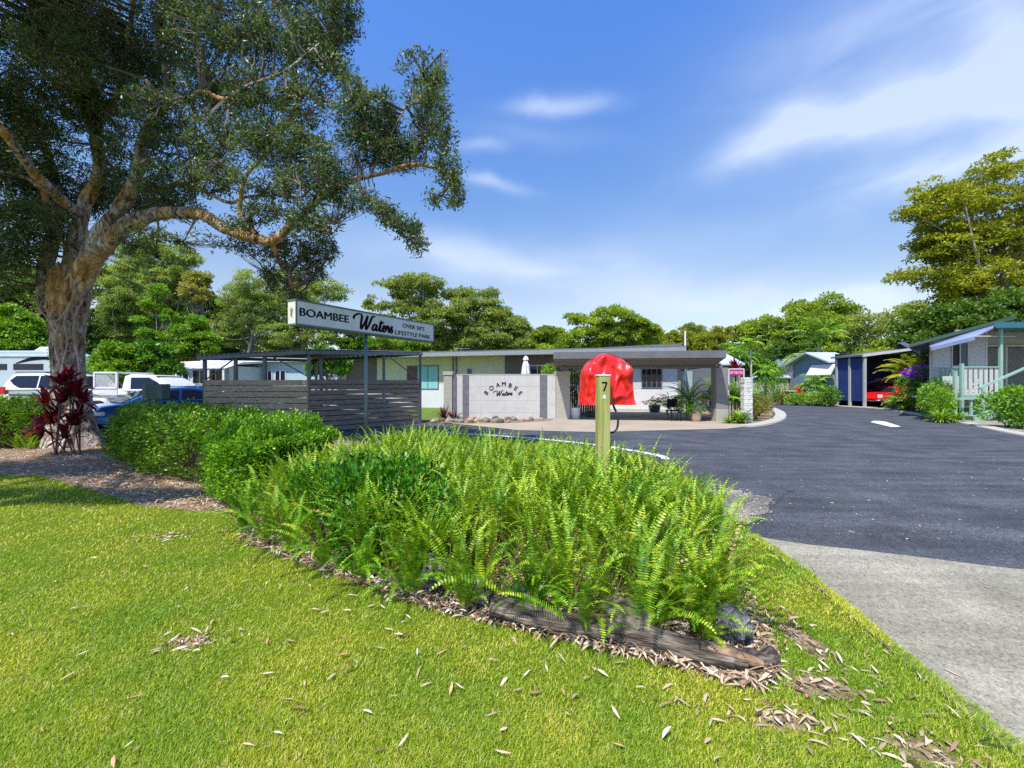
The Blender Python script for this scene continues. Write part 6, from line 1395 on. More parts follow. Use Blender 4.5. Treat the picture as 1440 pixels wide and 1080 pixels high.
cabin('pale_cabin', 'pale cabin wall glimpsed through the open carport', cx_of(966, 38), cx_of(990, 38), 38, 3.6, M_cab, M_fascd, 5, [(cx_of(974, 38), cx_of(979, 38), 1.7, 2.7, M_glass)])
# wheelie bin, far hose reel cover
x, y = W0(1115, 567); root = thing('wheelie_bin', 'dark wheelie bin with yellow lid at the far end of the road', 'bin', (x, y, 0))
mb = MB(); mb.prism([(x-.26, y, .08), (x+.26, y, .08), (x+.32, y, .95), (x-.32, y, .95)], (0, .6, 0)); mb.build('bin_body', M_mbox, root, bevel=.02)
mb = MB(); mb.box(x-.35, y-.05, .955, x+.35, y+.65, 1.04); mb.build('lid', mat('yellow_lid', (0.6, 0.45, 0.08), .5), root, bevel=.02)
y = 40; c = W(1126, 551, y); root = thing('far_hose_reel', 'distant hose reel under an orange red cover at the end of the road', 'hose reel', (c.x, y, 0))
mb = MB(); mb.lathe((c.x, y, c.z-.5), [(.42, 0), (.46, .3), (.42, .65), (.28, .9), (.05, 1.0)], 16); mb.build('cover', M_red, root, smooth=True)
mb = MB(); mb.box(c.x-.06, y-.06, 0, c.x+.06, y+.06, c.z-.4); mb.build('post', M_post, root)
# plants along the far kerb
k = 0
for px, py, r, h, m, lb in ((1088, 572, .9, 2.0, M_mid, 'bushy green shrub at the left bend of the far road'), (1098, 567, 1.1, 2.6, M_mid, 'taller green shrub before the long cream cabin'), (1110, 570, .7, 1.0, M_olive, 'olive shrub just left of the wheelie bin'), (1132, 571, .9, 1.0, M_lime, 'bright low shrub right of the wheelie bin'), (1148, 571, 1.0, 1.2, M_agap, 'lime clumping plant below the small palm'), (1160, 572, .9, 1.0, M_agap, 'lime low shrub in front of the slate cabin'), (1172, 572, .8, 1.0, M_olive, 'yellowish shrub left of the navy carport'), (1181, 573, .7, 1.5, M_mid, 'dark green shrub touching the navy carport post')):
    x, y = G(px, py); shrub('shrub', lb, x, y+.9, r, h, 1300, m, .13, .07)
# ================================================================ power lines
M_wire = mat('cable', (0.03, 0.03, 0.03), .6)
for i, (pts, lb) in enumerate((([(-120, 250, 17), (153, 365, 21), (290, 414, 23.5), (420, 453, 26), (560, 487, 29)], 'upper black overhead cable crossing behind the big tree trunk'), ([(-120, 290, 17), (145, 381, 21), (260, 430, 23.5), (385, 473, 26), (500, 498, 29.5)], 'lower black overhead cable crossing behind the big tree trunk'))):
    mb = MB(); mb.tube(spline([W(*p) for p in pts], 8), .022, 6); tagit(mb.build('power_line', M_wire), lb, 'cable')
# ================================================================ trees
M_bark = mat('grey_bark', [(0.10, 0.085, 0.07), (0.22, 0.2, 0.18), (0.36, 0.34, 0.31)], .9, scale=3, stretch=(2, 2, .5), bump=.6, bscale=8, dist=.03)
M_barkp = mat('pale_gum_bark', [(0.25, 0.22, 0.19), (0.5, 0.47, 0.43)], .8, scale=3, stretch=(2, 2, .5), bump=.3)
def tree(name, label, px, d, blobs, leafm, nleaf, ll=.3, lw=.14, clump=.9, trunk_r=.22, barkm=None, squash=.78, droop=0.0, group=None, dscale=1.0, top_frac=.72, nlimb=14, base_px=None):
    """blobs in photo pixels at depth d: (px,py,rx,ry)"""
    nleaf = int(nleaf*1.8); clump *= .85; x0 = (px-CX)/F*d; k = d/F
    root = thing(name, label, 'tree', (x0, d, 0), 0, group)
    B = []
    for (bx_, by_, rx, ry) in blobs:
        c = W(bx_, by_, d); rd = max(rx, ry)*k*dscale; B.append((c.x, c.y+random.uniform(-.35, .35)*rd, max(c.z, ry*k*.6), rx*k, rd, ry*k))
    B = np.array(B)
    vol = (B[:, 3]*B[:, 5]); p = vol/vol.sum()
    ncl = int(max(12, (vol*pi).sum()/(clump*clump*squash)*1.5))
    ci = RNG.choice(len(B), ncl, p=p); dd = rdir(ncl)
    CC = B[ci, :3]+dd*B[ci, 3:6]*(RNG.uniform(.15, 1, (ncl, 1))**.45)*np.array([.92, .92, .95])
    CC[:, 2] = np.maximum(CC[:, 2], .4)
    cr = clump*RNG.uniform(.6, 1.25, ncl)
    li = RNG.integers(0, ncl, nleaf); dv = rdir(nleaf); dv[:, 2] = np.abs(dv[:, 2])*.9-.25*RNG.random(nleaf)
    C = CC[li]+dv*np.stack([cr[li], cr[li], cr[li]*squash], 1)*RNG.uniform(.45, 1.02, (nleaf, 1))
    C[:, 2] = np.maximum(C[:, 2], .1)
    D = unit(dv*.7+rdir(nleaf)*.9+np.array([0, 0, -droop])); s = RNG.uniform(.7, 1.25, nleaf)
    NN = unit(rdir(nleaf)+np.array([0, 0, .6]))
    npmesh('crown', leaf_verts(C, D, NN, ll*s, lw*s, .5), 4, leafm, root)
    ztop = B[:, 2].max()+0; top = Vector((float((B[:, 0]*p).sum()), float(d), float(B[:, 2].min()*(1-top_frac)+ztop*top_frac)))
    base = Vector((x0, d, 0)); mb = MB(); path = [base, base.lerp(top, .35)+Vector((random.uniform(-.3, .3), random.uniform(-.3, .3), 0)), base.lerp(top, .7)+Vector((random.uniform(-.4, .4), 0, 0)), top]
    sp_ = spline(path, 4); rr = lerpn([trunk_r*1.25, trunk_r, trunk_r*.7, trunk_r*.3], len(sp_)); mb.tube(sp_, rr, 8)
    pick = RNG.choice(ncl, min(ncl, nlimb), replace=False)
    for q in pick:
        e = Vector(CC[q]); t = random.uniform(.35, .95); j = min(int(t*(len(sp_)-1)), len(sp_)-1); a = sp_[j]
        if e.z < a.z-.5: continue
        m1 = a.lerp(e, .5)+Vector((0, 0, -.12*(e-a).length)); r0 = rr[j]*.5; mb.tube(spline([a, m1, e], 4), lerpn([r0, r0*.6, .02], 9), 5)
        for _ in range(2):
            q2 = CC[RNG.integers(0, ncl)]; q2 = Vector(q2)
            if (q2-m1).length < 3.5*clump+1: mb.tube([m1, m1.lerp(q2, .5)+Vector((0, 0, -.1)), q2], [r0*.4, r0*.25, .015], 4)
    mb.build('trunk', barkm or M_bark, root, smooth=True)
    return root
M_euc = leafmat('gum_leaves', [(0.13, 0.21, 0.05), (0.25, 0.35, 0.075), (0.40, 0.48, 0.11), (0.50, 0.54, 0.15)], .5, .46, [0, .4, .8, 1], big=.25)
M_fig = leafmat('bright_tree_leaves', [(0.15, 0.25, 0.03), (0.29, 0.42, 0.04), (0.46, 0.57, 0.06)], .45, .45, big=.3)
M_yel = leafmat('olive_gold_leaves', [(0.16, 0.20, 0.018), (0.32, 0.37, 0.025), (0.52, 0.53, 0.04)], .5, .42, big=.22)
M_pine = leafmat('feathery_leaves', [(0.16, 0.26, 0.06), (0.31, 0.42, 0.09), (0.48, 0.57, 0.13)], .6, .4, big=.2)
M_dk = leafmat('deep_green_leaves', [(0.05, 0.12, 0.02), (0.10, 0.20, 0.03), (0.19, 0.32, 0.045)], .45, .38, big=.3)
M_brt = leafmat('vivid_leaves', [(0.09, 0.21, 0.014), (0.19, 0.36, 0.02), (0.34, 0.52, 0.04)], .4, .4)
M_or = leafmat('golden_flower_tree', [(0.24, 0.26, 0.05), (0.52, 0.46, 0.09)], .5, .4)
# big right tree
tree('spreading_tree', 'huge spreading tree with olive gold crown above the weatherboard house', 1398, 34, [(1420, 262, 75, 45), (1340, 300, 55, 38), (1300, 290, 35, 28), (1450, 330, 70, 60), (1370, 345, 60, 40), (1320, 345, 35, 30), (1400, 400, 70, 40), (1340, 400, 40, 28), (1290, 390, 28, 12), (1262, 393, 10, 7), (1470, 420, 70, 50), (1360, 440, 60, 28), (1520, 300, 70, 90), (1430, 455, 60, 25), (1280, 300, 16, 14)], M_yel, 62000, .24, .12, .95, .45, M_barkp, squash=.62, nlimb=46, top_frac=.8)
tree('broad_tree', 'dark leafy tree under the huge spreading tree right behind the house roof', 1350, 31, [(1330, 455, 50, 25), (1300, 470, 35, 22), (1385, 450, 40, 26), (1275, 478, 25, 16), (1420, 440, 40, 30)], M_dk, 15000, .24, .13, .8, .2, nlimb=16)
tree('open_tree', 'thin open crowned tree with sky showing between branches left of the house', 1225, 48, [(1205, 462, 22, 20), (1232, 470, 26, 18), (1260, 450, 26, 16), (1285, 440, 26, 12), (1215, 490, 26, 16), (1255, 490, 24, 14)], M_euc, 7500, .3, .13, .9, .18, M_barkp, nlimb=26)
tree('open_tree', 'low bushy tree between the open crowned tree and the navy carport', 1270, 42, [(1262, 492, 30, 14), (1290, 482, 24, 12), (1235, 505, 24, 12), (1205, 508, 20, 14)], M_fig, 7000, .28, .14, .8, .18)
# centre right
tree('dome_tree', 'tall dome shaped bright green tree behind the feather palm', 1145, 62, [(1150, 436, 42, 18), (1120, 455, 32, 20), (1180, 448, 26, 18), (1150, 470, 45, 24), (1105, 470, 20, 18), (1195, 470, 16, 20), (1150, 505, 50, 24)], M_fig, 22000, .36, .18, 1.3, .35, nlimb=20)
tree('dome_tree', 'rounder dome tree left of the tall dome tree', 1072, 66, [(1070, 462, 26, 15), (1052, 475, 18, 14), (1092, 478, 22, 18), (1072, 495, 38, 22)], M_fig, 12000, .36, .18, 1.2, .3)
tree('dense_tree', 'dark dense tree behind the far cabins', 1110, 60, [(1110, 500, 40, 30), (1080, 510, 30, 24), (1140, 515, 36, 24), (1175, 510, 26, 22)], M_dk, 14000, .36, .18, 1.2, .3)
tree('dense_tree', 'mid green tree filling the gap behind the stone pillar', 1050, 44, [(1052, 515, 20, 20), (1075, 525, 22, 18), (1035, 505, 14, 20)], M_mid, 7000, .26, .13, .8, .2)
tree('round_tree', 'broad round light green tree behind the white vent pipe', 865, 60, [(865, 450, 36, 16), (832, 462, 30, 16), (900, 462, 30, 15), (925, 474, 14, 14), (865, 478, 60, 20), (810, 448, 12, 8)], M_fig, 22000, .36, .17, 1.2, .35, nlimb=24)
tree('round_tree', 'low bushy light green tree left of the broad round tree', 775, 58, [(770, 470, 22, 14), (748, 480, 18, 14), (800, 480, 22, 14), (770, 492, 40, 14)], M_fig, 12000, .34, .16, 1.1, .3)
tree('round_tree', 'olive tree just right of the broad round tree', 950, 70, [(940, 476, 20, 9), (960, 480, 20, 10), (985, 478, 16, 10), (1010, 474, 18, 12), (1035, 470, 14, 12), (975, 492, 50, 14)], M_yel, 12000, .38, .18, 1.2, .3)
tree('far_gum', 'small dark topped gum right behind the white vent pipe', 975, 85, [(968, 463, 9, 6), (984, 466, 10, 6), (975, 475, 18, 10), (1010, 468, 8, 5)], M_euc, 3500, .42, .2, 1.1, .25, nlimb=10)
# eucalypt stand right of the sign
tree('tall_gum', 'tall gum with open top directly right of the sign board', 590, 50, [(562, 405, 22, 14), (590, 402, 24, 15), (615, 415, 24, 20), (575, 435, 30, 20), (612, 450, 30, 24), (640, 440, 22, 24), (560, 468, 20, 16), (600, 480, 40, 20)], M_euc, 21000, .30, .13, 1.0, .28, M_barkp, droop=.5, nlimb=24)
tree('tall_gum', 'second tall gum of the stand, right of the one beside the sign', 660, 52, [(650, 420, 20, 14), (678, 425, 24, 18), (660, 450, 34, 26), (695, 448, 20, 20), (665, 480, 42, 22)], M_euc, 18000, .30, .13, 1.0, .28, M_barkp, droop=.5, nlimb=20)
tree('tall_gum', 'lowest gum at the right end of the stand behind the feature wall', 715, 52, [(705, 445, 20, 14), (720, 460, 20, 16), (735, 470, 14, 14), (712, 482, 34, 18)], M_euc, 12000, .30, .13, 1.0, .25, M_barkp, droop=.5)
tree('tall_gum', 'thin sparse gum with tiny leaf tufts left of the tall gum', 535, 50, [(528, 402, 7, 4), (522, 432, 10, 8), (540, 432, 10, 8), (545, 455, 16, 10), (522, 418, 3, 2)], M_euc, 2400, .28, .12, .6, .1, M_barkp, nlimb=16)
tree('garden_tree', 'leafy green tree seen under the sign board beside the pole', 545, 46, [(545, 482, 24, 16), (515, 487, 20, 12), (575, 487, 22, 12), (490, 484, 20, 12), (500, 465, 18, 12)], M_brt, 9000, .24, .13, .8, .2)
tree('garden_tree', 'round leafy tree standing behind the slatted enclosure', 462, 24, [(458, 505, 20, 18), (445, 520, 16, 14), (475, 518, 14, 14)], M_mid, 5000, .16, .09, .5, .1)
# left background
tree('feathery_tree', 'tall pale feathery casuarina rising behind the slatted enclosure roof', 352, 40, [(350, 395, 20, 18), (335, 420, 26, 22), (365, 425, 24, 22), (350, 450, 32, 22), (320, 470, 28, 18), (385, 470, 28, 18)], M_pine, 15000, .28, .06, .6, .18, droop=.8, nlimb=26)
tree('feathery_tree', 'second pale feathery casuarina closer to the left end of the sign', 425, 43, [(425, 425, 24, 20), (440, 445, 26, 20), (410, 455, 28, 22), (450, 475, 28, 16), (400, 485, 30, 14)], M_pine, 13000, .28, .07, .6, .16, M_barkp, droop=.7, nlimb=26)
tree('tall_gum', 'sparse grey green gum left of the sign board', 385, 46, [(400, 400, 30, 24), (430, 415, 28, 22), (460, 408, 22, 16), (478, 412, 14, 10), (380, 430, 26, 20), (425, 450, 30, 22), (460, 460, 24, 18)], M_pine, 13000, .26, .10, .8, .2, M_barkp, droop=.4, nlimb=30)
tree('tall_gum', 'thin grey green gum in the sky gap right of the golden tree', 340, 44, [(335, 425, 24, 22), (365, 445, 22, 20), (320, 455, 20, 18), (350, 480, 26, 16), (395, 485, 26, 14)], M_pine, 9000, .24, .10, .8, .16, M_barkp, nlimb=30)
tree('golden_tree', 'tree with a rounded golden orange top in the left background', 278, 40, [(280, 396, 17, 12), (284, 415, 20, 16), (268, 410, 14, 12)], M_or, 4500, .20, .12, .6, .14)
tree('feathery_tree', 'tall feathery yellow green casuarina left of the golden tree', 235, 42, [(230, 365, 28, 20), (212, 350, 20, 14), (245, 385, 26, 22), (210, 390, 22, 24), (262, 360, 18, 12), (225, 420, 34, 24)], M_pine, 18000, .34, .06, .7, .25, droop=.8, nlimb=26)
tree('feathery_tree', 'pale feathery casuarina directly right of the big trunk', 172, 38, [(172, 400, 18, 24), (165, 440, 20, 34), (185, 430, 16, 28), (170, 480, 24, 24), (180, 365, 18, 18)], M_pine, 18000, .34, .05, .6, .2, droop=.8, nlimb=22)
tree('bright_tree', 'vivid green tree in the middle of the left background', 215, 30, [(224, 412, 8, 9), (216, 430, 12, 10), (236, 442, 14, 10), (205, 452, 16, 10), (245, 466, 14, 10), (218, 476, 22, 14)], M_brt, 9000, .17, .08, .45, .12, nlimb=24)
tree('bright_tree', 'small vivid topped tree left of the slatted enclosure roof', 275, 34, [(276, 452, 13, 10), (272, 470, 18, 14), (285, 485, 22, 14), (262, 492, 24, 12)], M_brt, 8000, .2, .11, .6, .12)
tree('dense_tree', 'dark dense tree behind the golden tree', 300, 48, [(300, 440, 26, 26), (268, 450, 26, 24), (310, 480, 34, 24), (250, 500, 40, 16), (340, 505, 40, 12)], M_dk, 14000, .3, .15, 1.0, .25)
tree('dense_tree', 'tall dark green tree behind the casuarinas right of the trunk', 200, 50, [(150, 400, 30, 30), (200, 400, 34, 34), (250, 420, 34, 34), (190, 460, 50, 34), (140, 470, 34, 34), (240, 480, 44, 26)], M_euc, 24000, .32, .15, 1.1, .3, droop=.3)
tree('broad_bush_tree', 'dense rounded umbrella tree behind the white ute', 168, 22, [(165, 497, 22, 18), (150, 510, 18, 16), (185, 508, 16, 18), (168, 525, 26, 14)], M_brt, 7500, .20, .10, .4, .1)
tree('broad_bush_tree', 'second rounded umbrella tree left of the awning cabin', 215, 22.5, [(215, 500, 22, 20), (205, 520, 22, 18), (232, 522, 18, 20), (222, 545, 24, 16)], M_mid, 8000, .20, .10, .4, .1)
tree('dense_tree', 'tall green tree at the left edge behind the caravan', 30, 40, [(15, 400, 40, 30), (60, 410, 30, 34), (10, 450, 50, 34), (60, 460, 34, 30), (20, 490, 60, 26), (-60, 420, 60, 60)], M_euc, 24000, .3, .15, 1.0, .3)
tree('bright_tree', 'bright green tree at the left edge above the caravan roof', 20, 30, [(15, 455, 30, 22), (40, 470, 22, 18), (-10, 480, 34, 20), (25, 488, 40, 14)], M_brt, 12000, .22, .12, .7, .16)
tree('dense_tree', 'dark tree between the big trunk and the left edge of the photo', 75, 36, [(70, 400, 20, 26), (90, 440, 26, 34), (110, 480, 34, 26), (60, 490, 26, 20)], M_dk, 9000, .26, .13, .8, .2)
tree('far_treeline_tree', 'distant low trees closing the horizon behind the office roof', 700, 95, [(560, 490, 60, 16), (660, 490, 60, 14), (760, 492, 60, 14), (860, 492, 60, 14), (960, 495, 60, 12)], M_euc, 14000, .6, .3, 2.0, .3)
tree('far_treeline_tree', 'distant low trees closing the horizon behind the far cabins', 1130, 95, [(1060, 500, 50, 22), (1140, 500, 50, 22), (1220, 500, 50, 18), (1300, 500, 50, 18)], M_dk, 12000, .6, .3, 2.0, .3)
tree('far_treeline_tree', 'distant low trees closing the horizon in the left background', 200, 80, [(40, 490, 70, 40), (160, 490, 70, 36), (280, 500, 70, 26), (400, 505, 70, 18)], M_euc, 14000, .6, .3, 2.0, .3)
# palms
def palm(name, label, px, topy, d, L_, n, m=M_palm, tr=.14, leafl=.6, lean=(.1, 1.9), shaft=True, wd=.05, pairs=20):
    x = (px-CX)/F*d; zt = EYE+(HY-topy)/F*d; root = thing(name, label, 'palm', (x, d, 0))
    mb = MB(); mb.tube([(x, d, 0), (x+.02, d, zt*.5), (x, d, zt-.6)], [tr*1.3, tr, tr*.85], 10); mb.build('trunk', M_barkp, root, smooth=True)
    if shaft: mb = MB(); mb.tube([(x, d, zt-.62), (x, d, zt-.2), (x, d, zt)], [tr*.9, tr*.8, tr*.4], 10); mb.build('crownshaft', mat('green_crownshaft', (0.22, 0.36, 0.1), .5), root, smooth=True)
    fronds_pinnate(root, (x, d, zt), n, L_, leafl, m, lean, 1.7, pairs, wd=wd, drp=.7); return root
palm('feather_palm', 'large feather palm with upright bright fronds in front of the tall dome tree', 1152, 480, 44, 3.6, 36, M_palm, .2, .8, (0, 1.15), wd=.13)
palm('slender_palm', 'slender pale trunked palm with drooping crown right of the magenta sign', 1056, 481, 34, 1.5, 14, M_palm, .07, .35, (.6, 1.7), False, wd=.06)
palm('feather_palm', 'low feather palm between the slender palm and the carport', 1040, 500, 36, 2.2, 16, M_palm, .12, .5, (.2, 1.5), wd=.08)
palm('feather_palm', 'drooping palm with yellowish fronds left of the large feather palm', 1134, 500, 46, 2.6, 20, M_palm, .14, .7, (.5, 1.9), wd=.10)
palm('small_palm', 'short palm with spreading fronds beside the slate cabin', 1143, 540, 38.5, 2.0, 22, M_palm, .14, .5, (.4, 1.7), False, wd=.09)
palm('feather_palm', 'leaning palm fronds showing behind the tarpaulin carport roof', 1076, 520, 40, 1.8, 16, M_palm, .1, .5, (.3, 1.7), wd=.08)
straps('red_cordyline', 'dark red cordyline head above the magenta sign', 10.9, 21.5, 2.3, 40, .75, .07, M_redl, lean=(.1, 1.4), droop=.8)
mb = MB(); mb.tube([(10.9, 21.5, 0), (10.9, 21.5, 2.3)], .03, 6); mb.build('stem', M_twig, COL.objects['red_cordyline'])

# ================================================================ the big paperbark
def barkmat():
    m, nt, N, L = nt_new('paperbark'); out = N.new('ShaderNodeOutputMaterial'); b = N.new('ShaderNodeBsdfPrincipled'); L.new(b.outputs[0], out.inputs[0])
    b.inputs['Roughness'].default_value = .85; b.inputs['Specular IOR Level'].default_value = .2
    tc = N.new('ShaderNodeTexCoord'); mp = N.new('ShaderNodeMapping'); mp.inputs['Scale'].default_value = (1.6, 1.6, .55); L.new(tc.outputs['Object'], mp.inputs[0])
    n1 = N.new('ShaderNodeTexNoise'); n1.inputs['Scale'].default_value = 3.4; n1.inputs['Detail'].default_value = 12; n1.inputs['Roughness'].default_value = .72; n1.inputs['Distortion'].default_value = 1.2; L.new(mp.outputs[0], n1.inputs[0])
    r1 = ramp(N, [(0.035, 0.025, 0.018), (0.20, 0.15, 0.11), (0.42, 0.345, 0.28), (0.74, 0.68, 0.60)], [.38, .46, .54, .63]); L.new(n1.outputs[0], r1.inputs[0])
    n2 = N.new('ShaderNodeTexNoise'); n2.inputs['Scale'].default_value = 1.3; n2.inputs['Detail'].default_value = 5; L.new(tc.outputs['Object'], n2.inputs[0])
    r2 = ramp(N, [(0, 0, 0), (1, 1, 1)], [.50, .58]); L.new(n2.outputs[0], r2.inputs[0])
    sz = N.new('ShaderNodeSeparateXYZ'); L.new(tc.outputs['Object'], sz.inputs[0]); mr = N.new('ShaderNodeMapRange'); mr.inputs[1].default_value = 1.8; mr.inputs[2].default_value = 3.2; L.new(sz.outputs[2], mr.inputs[0])
    mm = N.new('ShaderNodeMath'); mm.operation = 'MULTIPLY'; L.new(r2.outputs[0], mm.inputs[0]); L.new(mr.outputs[0], mm.inputs[1])
    mm2 = N.new('ShaderNodeMath'); mm2.operation = 'MULTIPLY'; L.new(mm.outputs[0], mm2.inputs[0]); mm2.inputs[1].default_value = .85
    r3 = ramp(N, [(0.10, 0.05, 0.015), (0.50, 0.26, 0.08), (0.66, 0.46, 0.2)], [.38, .5, .63]); L.new(n1.outputs[0], r3.inputs[0])
    mx = N.new('ShaderNodeMixRGB'); L.new(mm2.outputs[0], mx.inputs[0]); L.new(r1.outputs[0], mx.inputs[1]); L.new(r3.outputs[0], mx.inputs[2]); L.new(mx.outputs[0], b.inputs['Base Color'])
    bp = N.new('ShaderNodeBump'); bp.inputs['Strength'].default_value = 1; bp.inputs['Distance'].default_value = .06; L.new(n1.outputs[0], bp.inputs['Height']); L.new(bp.outputs[0], b.inputs['Normal'])
    return m
M_pb = barkmat()
root = thing('paperbark_tree', 'massive old paperbark tree with flaky orange and grey bark and a huge dark spreading crown', 'tree', (-11.2, 11.4, 0))
def limb(mb, pts, radii, n=26, wob=.25, tw=9):
    P = spline([W(*p) for p in pts], tw); R = [r*.66 for r in lerpn(radii, len(P))]; k = len(P); n = max(10, min(30, int(n*1.9))); vs = []; fs = []
    x = (P[1]-P[0]).orthogonal().normalized(); acc = 0
    for i, p in enumerate(P):
        t = (P[min(i+1, k-1)]-P[max(i-1, 0)]).normalized(); x = (x-t*x.dot(t)).normalized(); y = t.cross(x)
        if i: acc += (P[i]-P[i-1]).length
        off = Vector((noise.noise(p*.9+Vector((5, 0, 0))), 0, noise.noise(p*.9+Vector((0, 7, 0)))))*R[i]*.7
        for j in range(n):
            a = 2*pi*j/n; c, s2 = cos(a), sin(a)
            g = .30*noise.noise(Vector((c*1.2, s2*1.2, acc*1.3)))+.26*(noise.ridged_multi_fractal(Vector((c*1.7+acc*.4, s2*1.7, acc*1.0)), 1, 2.1, 4, 1, 2)-1.1)*.6+.10*noise.noise(Vector((c*5, s2*5, acc*6)))
            vs.append(p+off+(x*c+y*s2)*R[i]*(1+g))
    for i in range(k-1):
        for j in range(n): fs.append((i*n+j, i*n+(j+1) % n, (i+1)*n+(j+1) % n, (i+1)*n+j))
    fs.append(tuple((k-1)*n+j for j in range(n))); mb.add(vs, fs); FL.extend([vs[i] for i in range(0, len(vs), 3)] if R[0] > .1 else []); return P
FL = []
def trunk_mesh():
    ctrl = [(106, 640, 11.4), (104, 600, 11.4), (102, 560, 11.4), (98, 520, 11.4), (94, 480, 11.4), (93, 440, 11.4), (95, 400, 11.4), (98, 375, 11.35)]; rad = [.64, .45, .36, .32, .32, .37, .41, .34]
    P = spline([W(*p) for p in ctrl], 12); R = lerpn(rad, len(P)); n = 72; vs = []; fs = []
    for i, p in enumerate(P):
        for j in range(n):
            a = 2*pi*j/n; q = Vector((cos(a)*2.2, sin(a)*2.2, p.z*.35)); 
            g = noise.noise(q+Vector((3, 1, 7)))*.22+noise.ridged_multi_fractal(Vector((cos(a)*3+p.z*.15, sin(a)*3, p.z*.5)), 1, 2.1, 4, 1, 2)*.07-.09
            root_f = max(0, 1-p.z/.9)*.25*(.5+.5*cos(a*5+1))
            g += .10*cos(a*3+p.z*1.1)*(.4+.6*min(1, p.z/3))
            rr = R[i]*(1+g+root_f); vs.append((p.x+cos(a)*rr, p.y+sin(a)*rr, max(p.z, -.05)))
    for i in range(len(P)-1):
        for j in range(n): fs.append((i*n+j, i*n+(j+1) % n, (i+1)*n+(j+1) % n, (i+1)*n+j))
    fs.append(tuple((len(P)-1)*n+j for j in range(n))); return vs, fs
mb = MB(); tv_ = trunk_mesh(); mb.add(*tv_); mb.build('trunk', M_pb, root, smooth=True); FL.extend([Vector(v) for v in tv_[0][::2]])
SK = []
def L_(name, pts, radii, n=14, wob=.3):
    mb = MB(); P = limb(mb, pts, radii, n, wob); mb.build(name, M_pb, root, smooth=True); SK.extend(P); return P
L_('limb', [(92, 440, 11.2), (118, 385, 11.1), (150, 345, 11.0), (185, 312, 10.9), (225, 300, 10.7), (275, 298, 10.5), (310, 315, 10.3), (345, 332, 10.1), (380, 338, 9.9), (415, 312, 9.8), (450, 278, 9.6), (490, 255, 9.5), (540, 242, 9.4), (585, 232, 9.3), (620, 240, 9.3), (642, 262, 9.3)], [.42, .36, .31, .27, .23, .2, .2, .18, .14, .12, .1, .09, .07, .06, .04, .02])
L_('limb', [(100, 425, 11.1), (128, 360, 11.0), (152, 318, 10.9), (172, 285, 10.8), (186, 258, 10.7), (198, 232, 10.6), (200, 195, 10.5), (215, 165, 10.5), (235, 140, 10.5), (232, 100, 10.5), (222, 60, 10.4), (226, 10, 10.4), (220, -60, 10.4)], [.38, .3, .26, .23, .2, .18, .15, .15, .12, .1, .08, .07, .04])
L_('limb', [(84, 430, 11.3), (100, 370, 11.3), (112, 320, 11.3), (125, 280, 11.3), (140, 240, 11.3), (135, 190, 11.3), (128, 140, 11.3), (120, 90, 11.4), (112, 30, 11.4), (108, -60, 11.4), (105, -140, 11.4)], [.4, .3, .24, .22, .2, .18, .17, .16, .14, .1, .05])
L_('limb', [(76, 440, 11.4), (62, 390, 11.5), (74, 330, 11.5), (80, 280, 11.5), (72, 230, 11.5), (52, 190, 11.4), (20, 150, 11.3), (-40, 100, 11.2)], [.34, .28, .2, .17, .15, .12, .09, .04])
L_('branch', [(72, 330, 11.4), (60, 270, 11.0), (20, 245, 10.6), (-40, 240, 10.2)], [.16, .1, .07, .03], 8)
L_('branch', [(237, 140, 10.5), (262, 142, 10.3), (282, 128, 10.1), (318, 140, 9.9), (350, 120, 9.6), (400, 100, 9.4), (450, 60, 9.2)], [.12, .1, .09, .07, .05, .04, .02], 8)
L_('branch', [(192, 258, 10.7), (225, 265, 10.5), (260, 258, 10.3), (320, 285, 10.2), (345, 278, 10.1), (385, 274, 10), (425, 276, 9.9), (450, 240, 9.8)], [.08, .07, .06, .055, .05, .045, .04, .02], 8)
L_('branch', [(380, 335, 9.9), (395, 375, 10.6), (410, 400, 11.4), (425, 440, 11.9)], [.09, .06, .04, .02], 8)
L_('branch', [(360, 330, 10), (338, 300, 10), (345, 250, 9.9), (370, 220, 9.9), (400, 180, 9.8), (430, 130, 9.7), (480, 60, 9.6)], [.1, .09, .07, .06, .05, .04, .02], 8)
L_('branch', [(520, 246, 9.4), (545, 200, 9.3), (570, 150, 9.2), (595, 105, 9.2)], [.06, .045, .03, .015], 7)
L_('branch', [(500, 252, 9.5), (530, 290, 9.4), (570, 320, 9.3), (590, 345, 9.3)], [.045, .03, .02, .01], 7)
L_('branch', [(135, 190, 11.3), (170, 120, 11), (180, 60, 10.5), (190, -20, 10), (200, -120, 9)], [.12, .1, .08, .06, .03], 8)
L_('branch', [(112, 300, 11.2), (60, 255, 9.5), (0, 180, 8), (-120, 60, 7), (-260, -60, 6.2)], [.18, .15, .11, .08, .04], 8)
# stub
L_('branch', [(222, 165, 10.4), (214, 128, 10.1), (206, 112, 10.0)], [.12, .11, .06], 8)
# aerial roots
for pts in ([(82, 620, 10.75), (80, 560, 10.78), (86, 520, 10.8), (78, 490, 10.8), (84, 455, 10.85), (100, 425, 10.6)], [(92, 560, 10.75), (88, 520, 10.75), (95, 480, 10.75), (92, 450, 10.7), (108, 405, 10.5)], [(112, 610, 10.7), (106, 560, 10.75), (112, 520, 10.8), (104, 470, 10.8), (110, 430, 10.6)], [(50, 420, 10.9), (60, 440, 10.8), (78, 452, 10.75), (92, 440, 10.65)]):
    mb = MB(); P = spline([W(*p) for p in pts], 6); mb.tube(P, [.024+.012*noise.noise(p*2) for p in P], 8); mb.build('aerial_root', mat('root_bark', [(0.2, 0.15, 0.11), (0.38, 0.31, 0.25)], .9, scale=6, bump=.5), root, smooth=True)
